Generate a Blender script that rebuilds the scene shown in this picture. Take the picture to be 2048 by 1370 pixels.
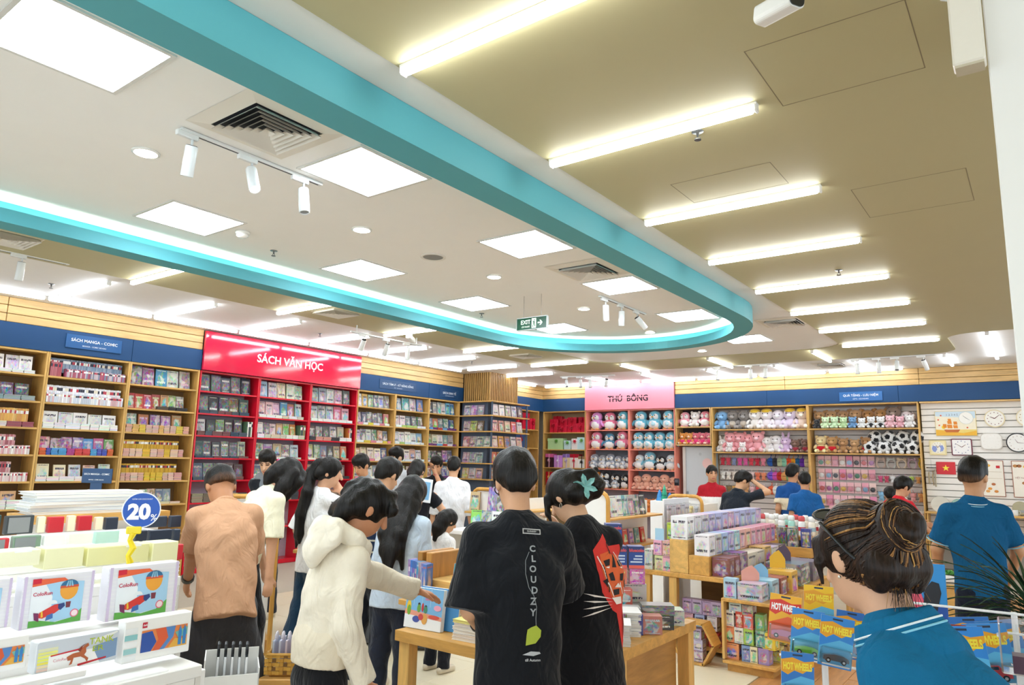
import bpy, bmesh, math, random
import numpy as np
from mathutils import Matrix, Vector, Euler
from mathutils.bvhtree import BVHTree
random.seed(7)
SC = bpy.context.scene
COL = SC.collection
for o in list(bpy.data.objects): bpy.data.objects.remove(o)
R_ = math.radians
# ------------------------------------------------------------------ camera, world, exposure
FPX = 1413.98
YAW, PIT, ROL = -0.642334, 0.165985, 0.022916
CAMH = 1.58
def _axes():
    f = np.array([math.sin(YAW)*math.cos(PIT), math.cos(YAW)*math.cos(PIT), math.sin(PIT)])
    r = np.array([math.cos(YAW), -math.sin(YAW), 0.]); u = np.cross(r, f)
    c, s = math.cos(ROL), math.sin(ROL)
    return c*r+s*u, -s*r+c*u, f
CR, CU, CF = _axes()
CC = np.array([0, 0, CAMH])
cam = bpy.data.cameras.new('camera'); camo = bpy.data.objects.new('camera', cam); COL.objects.link(camo)
cam.sensor_width = 36; cam.lens = FPX/2048*36; cam.clip_start = .05; cam.clip_end = 100
camo.matrix_world = Matrix(((CR[0], CU[0], -CF[0], 0), (CR[1], CU[1], -CF[1], 0), (CR[2], CU[2], -CF[2], CAMH), (0, 0, 0, 1)))
SC.camera = camo
world = bpy.data.worlds.new('world'); SC.world = world; world.use_nodes = True
world.node_tree.nodes['Background'].inputs[0].default_value = (.84, .93, 1, 1)
world.node_tree.nodes['Background'].inputs[1].default_value = 1.0
SC.view_settings.view_transform = 'Standard'; SC.view_settings.look = 'None'
SC.view_settings.exposure = 1.18; SC.view_settings.gamma = 1.0; SC.view_settings.use_curve_mapping = False
TUBE_E, TUBE_W, PANEL_E, COVE_E, DOWN_E = 9.5, 8.5, 10.0, 7.0, 12.0

# measuring helpers: a ray through a point of the 2048x1370 frame, met with a real plane or distance
def _ray(x, y):
    d = (x-1024)*CR-(y-685)*CU+FPX*CF
    return d/np.linalg.norm(d)
def onx(x, y, X): d = _ray(x, y); return CC+d*(X/d[0])
def ony(x, y, Y): d = _ray(x, y); return CC+d*(Y/d[1])
def onz(x, y, Z): d = _ray(x, y); return CC+d*((Z-CAMH)/d[2])
def at(x, y, D): d = _ray(x, y); return CC+d*(D/(d@CF))

# ------------------------------------------------------------------ colour and materials
def lin(h):
    if isinstance(h, str):
        h = h.lstrip('#'); c = [int(h[i:i+2], 16)/255 for i in (0, 2, 4)]
    else: c = list(h)[:3]
    return tuple(x/12.92 if x <= .04045 else ((x+.055)/1.055)**2.4 for x in c)
MATS = {}
def newmat(name):
    m = bpy.data.materials.new(name); m.use_nodes = True; nt = m.node_tree
    b = nt.nodes['Principled BSDF']; MATS[name] = m
    return m, nt, b
def N(nt, typ, **kw):
    n = nt.nodes.new(typ)
    for k, v in kw.items():
        if k == 'inp':
            for a, b in v.items(): n.inputs[a].default_value = b
        else: setattr(n, k, v)
    return n
def MIX(nt, a, b, fac=None, mode='MIX'):
    n = nt.nodes.new('ShaderNodeMix'); n.data_type = 'RGBA'; n.blend_type = mode
    for s, v in ((0, fac), (6, a), (7, b)):
        if v is None: continue
        if hasattr(v, 'is_output'): nt.links.new(v, n.inputs[s])
        else: n.inputs[s].default_value = v if s == 0 else (tuple(v)+(1,))[:4]
    return n.outputs[2]
def MATH(nt, op, a, b=0.0):
    n = nt.nodes.new('ShaderNodeMath'); n.operation = op
    for i, v in enumerate((a, b)):
        if hasattr(v, 'is_output'): nt.links.new(v, n.inputs[i])
        else: n.inputs[i].default_value = v
    return n.outputs[0]
def colour_out(nt):
    a = N(nt, 'ShaderNodeAttribute', attribute_name='Col'); o = N(nt, 'ShaderNodeObjectInfo')
    return MIX(nt, a.outputs['Color'], o.outputs['Color'], 1.0, 'MULTIPLY'), o
def base_mat(name, rough, noise=.06, nscale=30, bump=0, bscale=200, spec=.5, sheen=0, coat=0, metal=0):
    m, nt, b = newmat(name); c, o = colour_out(nt)
    if noise:
        tc = N(nt, 'ShaderNodeTexCoord'); n = N(nt, 'ShaderNodeTexNoise', inp={'Scale': nscale, 'Detail': 3})
        nt.links.new(tc.outputs['Object'], n.inputs['Vector'])
        v = N(nt, 'ShaderNodeMapRange', inp={3: 1-noise, 4: 1+noise}); nt.links.new(n.outputs['Fac'], v.inputs[0])
        c = MIX(nt, c, v.outputs[0], 1.0, 'MULTIPLY')
        if bump:
            n2 = N(nt, 'ShaderNodeTexNoise', inp={'Scale': bscale, 'Detail': 4}); nt.links.new(tc.outputs['Object'], n2.inputs['Vector'])
            bp = N(nt, 'ShaderNodeBump', inp={'Strength': bump, 'Distance': .01}); nt.links.new(n2.outputs['Fac'], bp.inputs['Height'])
            if name in ('cloth', 'knit'):
                mp = N(nt, 'ShaderNodeMapping'); mp.inputs['Scale'].default_value = (9, 9, 5); nt.links.new(tc.outputs['Object'], mp.inputs[0])
                n3 = N(nt, 'ShaderNodeTexNoise', inp={'Scale': 1.0, 'Detail': 2, 'Distortion': 2.2}); nt.links.new(mp.outputs[0], n3.inputs['Vector'])
                b3 = N(nt, 'ShaderNodeBump', inp={'Strength': .55, 'Distance': .03}); nt.links.new(n3.outputs['Fac'], b3.inputs['Height']); nt.links.new(b3.outputs[0], bp.inputs['Normal'])
            nt.links.new(bp.outputs[0], b.inputs['Normal'])
    nt.links.new(c, b.inputs['Base Color']); b.inputs['Roughness'].default_value = rough
    b.inputs['Specular IOR Level'].default_value = spec; b.inputs['Metallic'].default_value = metal
    if sheen: b.inputs['Sheen Weight'].default_value = sheen
    if coat: b.inputs['Coat Weight'].default_value = coat; b.inputs['Coat Roughness'].default_value = .08
    return m
base_mat('matte', .75); base_mat('paper', .5, .03); base_mat('gloss', .22, .02); base_mat('shiny', .12, 0, coat=.6)
base_mat('cloth', .95, .08, 18, .35, 26, spec=.15, sheen=.15)
base_mat('knit', .95, .05, 40, .25, 420, spec=.1)
base_mat('plush', 1.0, .10, 40, .6, 160, spec=.05, sheen=.4)
base_mat('skin', .5, .05, 60, .08, 300, spec=.35)
base_mat('metal', .3, .02, metal=.9); base_mat('paint', .6, .015, 6); base_mat('satin', .35, .02)
def hair_mat():
    m, nt, b = newmat('hair'); c, o = colour_out(nt)
    tc = N(nt, 'ShaderNodeTexCoord'); mp = N(nt, 'ShaderNodeMapping'); mp.inputs['Scale'].default_value = (120, 120, 9)
    n = N(nt, 'ShaderNodeTexNoise', inp={'Scale': 1.0, 'Detail': 3}); nt.links.new(tc.outputs['Object'], mp.inputs[0]); nt.links.new(mp.outputs[0], n.inputs['Vector'])
    v = N(nt, 'ShaderNodeMapRange', inp={1: .3, 2: .7, 3: .55, 4: 1.7}); nt.links.new(n.outputs['Fac'], v.inputs[0])
    nt.links.new(MIX(nt, c, v.outputs[0], 1.0, 'MULTIPLY'), b.inputs['Base Color'])
    bp = N(nt, 'ShaderNodeBump', inp={'Strength': .55, 'Distance': .006}); nt.links.new(n.outputs['Fac'], bp.inputs['Height']); nt.links.new(bp.outputs[0], b.inputs['Normal'])
    b.inputs['Roughness'].default_value = .38; b.inputs['Specular IOR Level'].default_value = .22
hair_mat()
def wood_mat(name, axis, rough=.42):
    m, nt, b = newmat(name); c, o = colour_out(nt)
    tc = N(nt, 'ShaderNodeTexCoord'); ad = N(nt, 'ShaderNodeVectorMath', operation='ADD')
    rv = N(nt, 'ShaderNodeCombineXYZ'); 
    for i in range(3): nt.links.new(MATH(nt, 'MULTIPLY', o.outputs['Random'], (7., 13., 3.)[i]), rv.inputs[i])
    nt.links.new(tc.outputs['Object'], ad.inputs[0]); nt.links.new(rv.outputs[0], ad.inputs[1])
    mp = N(nt, 'ShaderNodeMapping'); mp.inputs['Scale'].default_value = [1.1 if i == axis else 9 for i in range(3)]
    nt.links.new(ad.outputs[0], mp.inputs[0])
    n = N(nt, 'ShaderNodeTexNoise', inp={'Scale': 1.6, 'Detail': 5, 'Distortion': 1.2}); nt.links.new(mp.outputs[0], n.inputs['Vector'])
    w = N(nt, 'ShaderNodeTexNoise', inp={'Scale': 14, 'Detail': 3}); nt.links.new(mp.outputs[0], w.inputs['Vector'])
    v = N(nt, 'ShaderNodeMapRange', inp={1: .3, 2: .7, 3: .78, 4: 1.14}); nt.links.new(n.outputs['Fac'], v.inputs[0])
    v2 = N(nt, 'ShaderNodeMapRange', inp={1: .3, 2: .7, 3: .93, 4: 1.05}); nt.links.new(w.outputs['Fac'], v2.inputs[0])
    x = MIX(nt, c, v.outputs[0], 1.0, 'MULTIPLY'); x = MIX(nt, x, v2.outputs[0], 1.0, 'MULTIPLY')
    nt.links.new(x, b.inputs['Base Color']); b.inputs['Roughness'].default_value = rough
for i, a in enumerate('xyz'): wood_mat('wood_'+a, i)
def emit(name, col, s):
    m, nt, b = newmat(name); b.inputs['Base Color'].default_value = (.9, .9, .9, 1)
    b.inputs['Emission Color'].default_value = tuple(col)+(1,); b.inputs['Emission Strength'].default_value = s
emit('lamp_cool', (.82, .90, 1.0), TUBE_W); emit('lamp_warm', (.95, .97, .95), TUBE_E); emit('lamp_panel', (.84, .93, 1.0), PANEL_E)
emit('lamp_cove', (1.0, .98, .86), COVE_E); emit('lamp_down', (1.0, .95, .85), DOWN_E)
emit('sign_lit', (.7, 1, .75), .8)
def clear_mat():
    m, nt, b = newmat('clear'); nt.nodes.remove(b); out = nt.nodes['Material Output']
    t = N(nt, 'ShaderNodeBsdfTransparent', inp={0: (.97, .975, .98, 1)}); g = N(nt, 'ShaderNodeBsdfGlossy', inp={'Roughness': .12})
    lw = N(nt, 'ShaderNodeFresnel', inp={'IOR': 1.45}); mx = N(nt, 'ShaderNodeMixShader')
    fac = MATH(nt, 'ADD', MATH(nt, 'MULTIPLY', lw.outputs[0], .8), .04)
    nt.links.new(fac, mx.inputs[0]); nt.links.new(t.outputs[0], mx.inputs[1]); nt.links.new(g.outputs[0], mx.inputs[2]); nt.links.new(mx.outputs[0], out.inputs[0])
clear_mat()
def cover_mat(name, rough=.3, dark=False):
    """printed book or box front: ground colour, a picture in other hues, a line of title and a line of author"""
    m, nt, b = newmat(name); o = N(nt, 'ShaderNodeObjectInfo'); uv = N(nt, 'ShaderNodeUVMap')
    rnd = o.outputs['Random']; w = MATH(nt, 'MULTIPLY', rnd, 61.)
    sx = N(nt, 'ShaderNodeSeparateXYZ'); nt.links.new(uv.outputs[0], sx.inputs[0]); X, Y = sx.outputs[0], sx.outputs[1]
    def noise(scale, detail=2, woff=0.):
        n = N(nt, 'ShaderNodeTexNoise', noise_dimensions='4D', inp={'Scale': scale, 'Detail': detail}); nt.links.new(uv.outputs[0], n.inputs['Vector'])
        nt.links.new(MATH(nt, 'ADD', w, woff), n.inputs['W']); return n
    def step(v, lo, hi):
        r = N(nt, 'ShaderNodeMapRange', inp={1: lo, 2: hi}); nt.links.new(v, r.inputs[0]); return r.outputs[0]
    base = o.outputs['Color']
    hs = N(nt, 'ShaderNodeHueSaturation', inp={'Saturation': 1.3, 'Value': 1.0}); nt.links.new(base, hs.inputs['Color'])
    nt.links.new(MATH(nt, 'FRACT', MATH(nt, 'MULTIPLY', rnd, 17.3)), hs.inputs['Hue'])
    n1, n2, n3 = noise(3.2, 2), noise(6.5, 2, 11), noise(2.2, 1, 23)
    vs = N(nt, 'ShaderNodeHueSaturation', inp={'Saturation': 2.6, 'Value': .95}); nt.links.new(n2.outputs['Color'], vs.inputs['Color']); pic = MIX(nt, hs.outputs[0], vs.outputs[0], .5)
    pic = MIX(nt, pic, (.85, .8, .72) if not dark else (.05, .05, .07), MATH(nt, 'MULTIPLY', step(n3.outputs['Fac'], .5, .56), .55))
    dx = MATH(nt, 'SUBTRACT', X, .5); dy = MATH(nt, 'SUBTRACT', Y, .4)
    d = MATH(nt, 'SQRT', MATH(nt, 'ADD', MATH(nt, 'MULTIPLY', dx, dx), MATH(nt, 'MULTIPLY', dy, dy)))
    d = MATH(nt, 'ADD', d, MATH(nt, 'MULTIPLY', MATH(nt, 'SUBTRACT', n1.outputs['Fac'], .5), .7))
    bleed = MATH(nt, 'SUBTRACT', .9, MATH(nt, 'MULTIPLY', MATH(nt, 'GREATER_THAN', MATH(nt, 'FRACT', MATH(nt, 'MULTIPLY', rnd, 3.37)), .45), .62)); c = MIX(nt, pic, base, MATH(nt, 'MULTIPLY', step(d, .24, .40), bleed))
    bars = noise(3.0, 0, 37); mp = N(nt, 'ShaderNodeCombineXYZ'); nt.links.new(MATH(nt, 'MULTIPLY', X, 9.), mp.inputs[0]); nt.links.new(MATH(nt, 'FLOOR', MATH(nt, 'MULTIPLY', Y, 12.)), mp.inputs[1]); nt.links.new(mp.outputs[0], bars.inputs['Vector'])
    flip = MATH(nt, 'GREATER_THAN', MATH(nt, 'FRACT', MATH(nt, 'MULTIPLY', rnd, 5.7)), .55); Yf = MATH(nt, 'ADD', MATH(nt, 'MULTIPLY', flip, MATH(nt, 'SUBTRACT', 1.0, Y)), MATH(nt, 'MULTIPLY', MATH(nt, 'SUBTRACT', 1.0, flip), Y))
    def band(lo, hi): return MATH(nt, 'MULTIPLY', MATH(nt, 'GREATER_THAN', Yf, lo), MATH(nt, 'LESS_THAN', Yf, hi))
    inx = MATH(nt, 'MULTIPLY', MATH(nt, 'GREATER_THAN', X, .12), MATH(nt, 'LESS_THAN', X, .88))
    tx = MATH(nt, 'MULTIPLY', MATH(nt, 'MULTIPLY', MATH(nt, 'ADD', band(.70, .82), band(.06, .10)), inx), MATH(nt, 'GREATER_THAN', bars.outputs['Fac'], .42))
    lum = N(nt, 'ShaderNodeRGBToBW'); nt.links.new(base, lum.inputs[0])
    ink = MIX(nt, MIX(nt, (.93, .9, .82), hs.outputs[0], MATH(nt, 'FRACT', MATH(nt, 'MULTIPLY', rnd, 9.1))), (.06, .05, .08), MATH(nt, 'GREATER_THAN', lum.outputs[0], .3))
    c = MIX(nt, c, ink, tx); nt.links.new(c, b.inputs['Base Color']); b.inputs['Roughness'].default_value = rough
cover_mat('cover'); cover_mat('cover_dark', .22, True)

# ------------------------------------------------------------------ mesh builder
WHITE = (1, 1, 1)
class MB:
    def __init__(s): s.v = []; s.f = []; s.c = []; s.m = []; s.uv = {}
    def face(s, pts, col=WHITE, mi=0, uv=None):
        i = len(s.v); s.v += [tuple(map(float, p)) for p in pts]; s.f.append(tuple(range(i, i+len(pts)))); s.c.append(tuple(col)); s.m.append(mi)
        if uv: s.uv[len(s.f)-1] = uv
        return s
    def raw(s, vs, fs, col=WHITE, mi=0):
        i = len(s.v); s.v += [tuple(map(float, p)) for p in vs]
        for k, f in enumerate(fs):
            s.f.append(tuple(i+j for j in f)); s.c.append(tuple(col[k]) if isinstance(col, list) and hasattr(col[0], '__len__') else tuple(col)); s.m.append(mi)
        return s
    def box(s, c, d, col=WHITE, rot=None, mi=0, ch=0):
        hx, hy, hz = d[0]/2, d[1]/2, d[2]/2
        if ch:
            a = min(ch, hx*.9, hy*.9, hz*.9); vs = []; fs = []
            idx = {}
            for sx in (-1, 1):
                for sy in (-1, 1):
                    for sz in (-1, 1):
                        idx[sx, sy, sz, 0] = len(vs); vs.append((sx*hx, sy*(hy-a), sz*(hz-a)))
                        idx[sx, sy, sz, 1] = len(vs); vs.append((sx*(hx-a), sy*hy, sz*(hz-a)))
                        idx[sx, sy, sz, 2] = len(vs); vs.append((sx*(hx-a), sy*(hy-a), sz*hz))
            q = [(-1, -1), (1, -1), (1, 1), (-1, 1)]
            for k in (-1, 1):
                for ax in range(3):
                    o1 = [t for t in range(3) if t != ax]; f = []
                    for (p, r) in q:
                        t = [0, 0, 0]; t[ax] = k; t[o1[0]] = p; t[o1[1]] = r; f.append(idx[t[0], t[1], t[2], ax])
                    fs.append(f if (k > 0) == (ax != 1) else f[::-1])
            for a1 in range(3):
                for a2 in range(a1+1, 3):
                    a3 = 3-a1-a2
                    for k1 in (-1, 1):
                        for k2 in (-1, 1):
                            def ii(k3, w):
                                t = [0, 0, 0]; t[a1] = k1; t[a2] = k2; t[a3] = k3; return idx[t[0], t[1], t[2], w]
                            fs.append([ii(-1, a1), ii(1, a1), ii(1, a2), ii(-1, a2)])
            for sx in (-1, 1):
                for sy in (-1, 1):
                    for sz in (-1, 1): fs.append([idx[sx, sy, sz, w] for w in range(3)])
        else:
            vs = [(x*hx, y*hy, z*hz) for z in (-1, 1) for y in (-1, 1) for x in (-1, 1)]
            fs = [(0, 2, 3, 1), (4, 5, 7, 6), (0, 1, 5, 4), (2, 6, 7, 3), (0, 4, 6, 2), (1, 3, 7, 5)]
        M = Matrix.Translation(c) @ (rot.to_4x4() if rot is not None else Matrix.Identity(4))
        return s.raw([M @ Vector(p) for p in vs], fs, col, mi)
    def b2(s, lo, hi, col=WHITE, mi=0, ch=0):
        return s.box([(lo[i]+hi[i])/2 for i in range(3)], [abs(hi[i]-lo[i]) for i in range(3)], col, None, mi, ch)
    def tube(s, path, r, col=WHITE, n=8, cap=True, mi=0, flat=None):
        P = [Vector(p) for p in path]; rs = r if isinstance(r, (list, tuple)) else [r]*len(P); vs = []; fs = []
        up = None
        for i, p in enumerate(P):
            t = (P[min(i+1, len(P)-1)]-P[max(i-1, 0)]).normalized()
            if up is None: up = Vector((0, 0, 1)) if abs(t.z) < .9 else Vector((1, 0, 0))
            a = t.cross(up).normalized(); bb = a.cross(t).normalized(); up = bb
            for k in range(n):
                an = 2*math.pi*k/n; vs.append(p+a*math.cos(an)*rs[i]+bb*math.sin(an)*rs[i]*(flat or 1))
        for i in range(len(P)-1):
            for k in range(n): fs.append((i*n+k, i*n+(k+1) % n, (i+1)*n+(k+1) % n, (i+1)*n+k))
        if cap: fs += [tuple(range(n-1, -1, -1)), tuple((len(P)-1)*n+k for k in range(n))]
        return s.raw(vs, fs, col, mi)
    def lathe(s, prof, col=WHITE, n=20, M=None, mi=0, cap=True):
        vs = []; fs = []; cap = cap and not (len(prof) == 2 and prof[0][1] == prof[1][1])
        for r, z in prof:
            for k in range(n): an = 2*math.pi*k/n; vs.append((r*math.cos(an), r*math.sin(an), z))
        for i in range(len(prof)-1):
            for k in range(n): fs.append((i*n+k, i*n+(k+1) % n, (i+1)*n+(k+1) % n, (i+1)*n+k))
        if cap and prof[0][0] > 1e-6: fs.append(tuple(range(n-1, -1, -1)))
        if cap and prof[-1][0] > 1e-6: fs.append(tuple((len(prof)-1)*n+k for k in range(n)))
        if M is not None: vs = [M @ Vector(p) for p in vs]
        return s.raw(vs, fs, col, mi)
    def ell(s, c, r, col=WHITE, nu=14, nv=9, rot=None, mi=0):
        r = (r, r, r) if isinstance(r, (int, float)) else r
        vs = []; fs = []
        for j in range(nv+1):
            th = math.pi*j/nv
            for k in range(nu):
                an = 2*math.pi*k/nu; vs.append(Vector((r[0]*math.sin(th)*math.cos(an), r[1]*math.sin(th)*math.sin(an), r[2]*math.cos(th))))
        for j in range(nv):
            for k in range(nu): fs.append((j*nu+k, (j+1)*nu+k, (j+1)*nu+(k+1) % nu, j*nu+(k+1) % nu))
        if rot is not None: vs = [rot @ v for v in vs]
        return s.raw([v+Vector(c) for v in vs], fs, col, mi)
    def prism(s, poly, z0, z1, col=WHITE, M=None, mi=0, side=None):
        n = len(poly); T = M or Matrix.Identity(4)
        a = [T @ Vector((x, y, z0)) for x, y in poly]; b = [T @ Vector((x, y, z1)) for x, y in poly]
        fs = [tuple(range(n-1, -1, -1)), tuple(n+i for i in range(n))]+[(i, (i+1) % n, n+(i+1) % n, n+i) for i in range(n)]
        cols = [col, col]+[side or col]*n
        return s.raw(a+b, fs, cols, mi)
    def flat(s, poly, P, col, lift=0.0006, mi=0):
        """a printed shape lying on plane P=(origin, right, up): points are in plane coordinates"""
        o, u, v = (Vector(x) for x in P); n = u.cross(v).normalized()
        return s.face([o+u*x+v*y+n*lift for x, y in poly], col, mi)
    def build(s, name, mat, parent=None, loc=None, smooth=False, rz=0, merge=False):
        ob = bpy.data.objects.new(name, s.mesh(name, mat, smooth, merge)); COL.objects.link(ob)
        if parent is not None: ob.parent = parent
        if loc is not None: ob.location = loc
        if rz: ob.rotation_euler = (0, 0, rz)
        return ob
    def mesh(s, name, mat, smooth=False, merge=False):
        me = bpy.data.meshes.new(name); me.from_pydata(s.v, [], s.f)
        for mm in (mat if isinstance(mat, (list, tuple)) else [mat]): me.materials.append(MATS[mm])
        at_ = me.color_attributes.new('Col', 'FLOAT_COLOR', 'CORNER')
        lt = np.array([len(f) for f in s.f]); cc = np.repeat(np.array([tuple(c)+(1.,) for c in s.c], dtype=np.float32), lt, axis=0)
        at_.data.foreach_set('color', cc.ravel())
        me.polygons.foreach_set('material_index', np.array(s.m, dtype=np.int32))
        if s.uv:
            ul = me.uv_layers.new(name='UVMap'); arr = np.zeros((len(cc), 2), dtype=np.float32); st = np.concatenate([[0], np.cumsum(lt)])
            for k, q in s.uv.items(): arr[st[k]:st[k+1]] = q
            ul.data.foreach_set('uv', arr.ravel())
        if merge:
            bm = bmesh.new(); bm.from_mesh(me); bmesh.ops.remove_doubles(bm, verts=bm.verts, dist=1e-5); bm.to_mesh(me); bm.free()
        if smooth:
            me.polygons.foreach_set('use_smooth', np.ones(len(me.polygons), dtype=bool))
        me.update()
        return me
def tag(o, label=None, cat=None, group=None, kind=None):
    for k, v in (('label', label), ('category', cat), ('group', group), ('kind', kind)):
        if v: o[k] = v
    return o
def thing(name, label, cat, loc=(0, 0, 0), rz=0, group=None, rx=0):
    o = bpy.data.objects.new(name, None); COL.objects.link(o); o.empty_display_size = .05
    o.location = loc; o.rotation_euler = (rx, 0, rz); return tag(o, label, cat, group)
def inst(me, name, parent=None, loc=(0, 0, 0), rot=(0, 0, 0), scale=(1, 1, 1), col=None):
    o = bpy.data.objects.new(name, me); COL.objects.link(o)
    if parent is not None: o.parent = parent
    o.location = loc; o.rotation_euler = rot; o.scale = (scale,)*3 if isinstance(scale, (int, float)) else scale
    if col is not None: o.color = tuple(col)[:3]+(1,)
    return o
def struct(mb, name, mat, parent=None, smooth=False):
    o = mb.build(name, mat, parent, smooth=smooth)
    if parent is None: o['kind'] = 'structure'
    return o
_tc = {}
def text_geo(body, bold=0.0):
    key = (body, bold)
    if key not in _tc:
        cu = bpy.data.curves.new('lettering', 'FONT'); cu.body = body; cu.align_x = 'CENTER'; cu.align_y = 'CENTER'; cu.offset = bold; cu.resolution_u = 3; cu.fill_mode = 'FRONT'
        ob = bpy.data.objects.new('lettering', cu); COL.objects.link(ob); dg = bpy.context.evaluated_depsgraph_get(); dg.update()
        me = bpy.data.meshes.new_from_object(ob.evaluated_get(dg)); V = np.array([v.co[:2] for v in me.vertices]).reshape(-1, 2); F = [tuple(p.vertices) for p in me.polygons]
        bpy.data.objects.remove(ob); bpy.data.curves.remove(cu); bpy.data.meshes.remove(me)
        lo, hi = V.min(0), V.max(0); V = V-(lo+hi)/2
        _tc[key] = (V, F, hi-lo)
    return _tc[key]
def letter(mb, body, P, w=None, h=None, col=WHITE, bold=0.0, lift=.0012, off=(0, 0), mi=0):
    """lettering on plane P=(origin,right,up), centred at off, fitted to width w (or height h)"""
    V, F, D = text_geo(body, bold); sx = w/D[0] if w else h/D[1]; sy = h/D[1] if h else sx
    o, u, v = (Vector(x) for x in P); n = u.cross(v).normalized()
    return mb.raw([o+u*(x*sx+off[0])+v*(y*sy+off[1])+n*lift for x, y in V], F, col, mi)
def circ(cx, cy, r, n=20, ry=None): return [(cx+r*math.cos(2*math.pi*k/n), cy+(ry or r)*math.sin(2*math.pi*k/n)) for k in range(n)]
def rrect(x0, y0, x1, y1, r, n=5):
    out = []
    for cx, cy, a in ((x1-r, y1-r, 0), (x0+r, y1-r, 90), (x0+r, y0+r, 180), (x1-r, y0+r, 270)):
        out += [(cx+r*math.cos(R_(a+90*k/n)), cy+r*math.sin(R_(a+90*k/n))) for k in range(n+1)]
    return out
def ordw(i): return ['first', 'second', 'third', 'fourth', 'fifth', 'sixth', 'seventh', 'eighth', 'ninth', 'tenth', 'eleventh', 'twelfth', 'thirteenth', 'fourteenth', 'fifteenth', 'sixteenth'][i]
import colorsys
def cname(c):
    h, l, s = colorsys.rgb_to_hls(*c)
    if l > .86 and s < .5: return 'white'
    if l < .13: return 'black'
    if s < .16: return 'pale grey' if l > .62 else 'grey' if l > .33 else 'dark grey'
    hh = h*360
    n = 'red' if hh < 14 or hh > 345 else 'orange' if hh < 38 else 'yellow' if hh < 66 else 'green' if hh < 165 else 'teal' if hh < 195 else 'blue' if hh < 250 else 'purple' if hh < 295 else 'pink'
    if n == 'orange' and l < .45: n = 'brown'
    if n == 'orange' and l > .72: return 'cream'
    return ('pale ' if l > .72 else 'dark ' if l < .3 else '')+n
# ------------------------------------------------------------------ room shell
WX, WY, ZC = -9.2, 13.53, 3.28          # shelf fronts on the left and back walls, ceiling height
ZS, ZN = 2.715, 2.995                   # top of the shelving, top of the navy band
cW, cTEAL = lin('#f1efeb'), lin('#52a4ae')
OAK, OAKL, NAVY = lin('#d6a75c'), lin('#d9b172'), lin('#07406f')
fl = MB(); fl.b2((-9.8, -5, -.08), (5, 14.3, -.006), lin('#b9ae9c')); floor = struct(fl, 'floor', 'matte')
tm = MB().box((0, 0, -.004), (.597, .597, .012), lin('#e6d9bd'), ch=.003).mesh('tile', 'satin')
for i in range(-12, -3):
    for j in range(2, 17):
        x, y = i*.6+.22, j*.6+.1
        if x+.3 < -1.86: inst(tm, 'tile', floor, (x, y, 0))
pm = MB().box((0, 0, -.003), (.178, 1.17, .012), lin('#c98f58'), ch=.002).mesh('plank', 'wood_y')
for i in range(14):
    for j in range(8): inst(pm, 'plank', floor, (-1.78+i*.18, 2.0+j*1.18+(i % 3)*.35, 0))
wl = MB(); wl.b2((-9.8, -3, 0), (-9.62, 14.2, 3.5), lin('#d8d3cb')); wall_left = struct(wl, 'wall_left', 'paint')
wb = MB(); wb.b2((-9.8, 13.95, 0), (5, 14.2, 3.5), lin('#d8d3cb')); wall_back = struct(wb, 'wall_back', 'paint')
def planks(y0, y1, parent, wall):
    for k in range(3):
        z0 = ZN+k*(ZC-ZN)/3
        L = y1-y0; n = max(1, round(L/2.1))
        for q in range(n):
            a, b = y0+L*q/n+.003, y0+L*(q+1)/n-.003
            m = MB(); zc, h = z0+(ZC-ZN)/6, (ZC-ZN)/3-.006
            if wall == 'l': m.box((0, 0, 0), (.05, b-a, h), OAKL, ch=.004); m.build('plank', 'wood_y', parent, (WX-.03, (a+b)/2, zc))
            else: m.box((0, 0, 0), (b-a, .05, h), OAKL, ch=.004); m.build('plank', 'wood_x', parent, ((a+b)/2, WY+.03, zc))
planks(.5, 5.18, wall_left, 'l'); planks(8.0, 10.715, wall_left, 'l'); planks(11.6, 13.56, wall_left, 'l')
planks(-9.23, -8.04, wall_back, 'b'); planks(-5.945, .6, wall_back, 'b')
bk = MB(); bk.b2((-9.62, .5, ZN-.01), (WX-.06, 13.9, 3.3), lin('#3a3630')); bk.build('backing', 'matte', wall_left)
bk = MB(); bk.b2((-9.2, WY+.06, ZN-.01), (.6, 13.9, 3.3), lin('#3a3630')); bk.build('backing', 'matte', wall_back)
# navy fascia
def fascia(n, segs, wall, label):
    t = tag(bpy.data.objects.new('trim_%d' % n, None), None, None, None, 'structure'); COL.objects.link(t); t['label'] = label
    for a, b in segs:
        m = MB()
        if wall == 'l': m.box((0, 0, 0), (.05, b-a-.004, ZN-ZS-.002), NAVY, ch=.003); m.build('fascia_board', 'paint', t, (WX-.02, (a+b)/2, (ZN+ZS)/2))
        else: m.box((0, 0, 0), (b-a-.004, .05, ZN-ZS-.002), NAVY, ch=.003); m.build('fascia_board', 'paint', t, ((a+b)/2, WY+.02, (ZN+ZS)/2))
fascia(1, [(.6, 2.4), (2.4, 4.24), (4.24, 5.18)], 'l', 'navy fascia band above the manga shelves')
fascia(2, [(8.0, 9.72), (9.72, 10.715)], 'l', 'navy fascia band above the psychology shelves')
fascia(3, [(11.6, 13.555)], 'l', 'short navy fascia band behind the slatted column')
fascia(4, [(-9.22, -8.04)], 'b', 'navy fascia band above the gift boxes')
fascia(5, [(-5.945, -4.1), (-4.1, -1.9), (-1.9, .55)], 'b', 'navy fascia band above the gift and souvenir wall')
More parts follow.
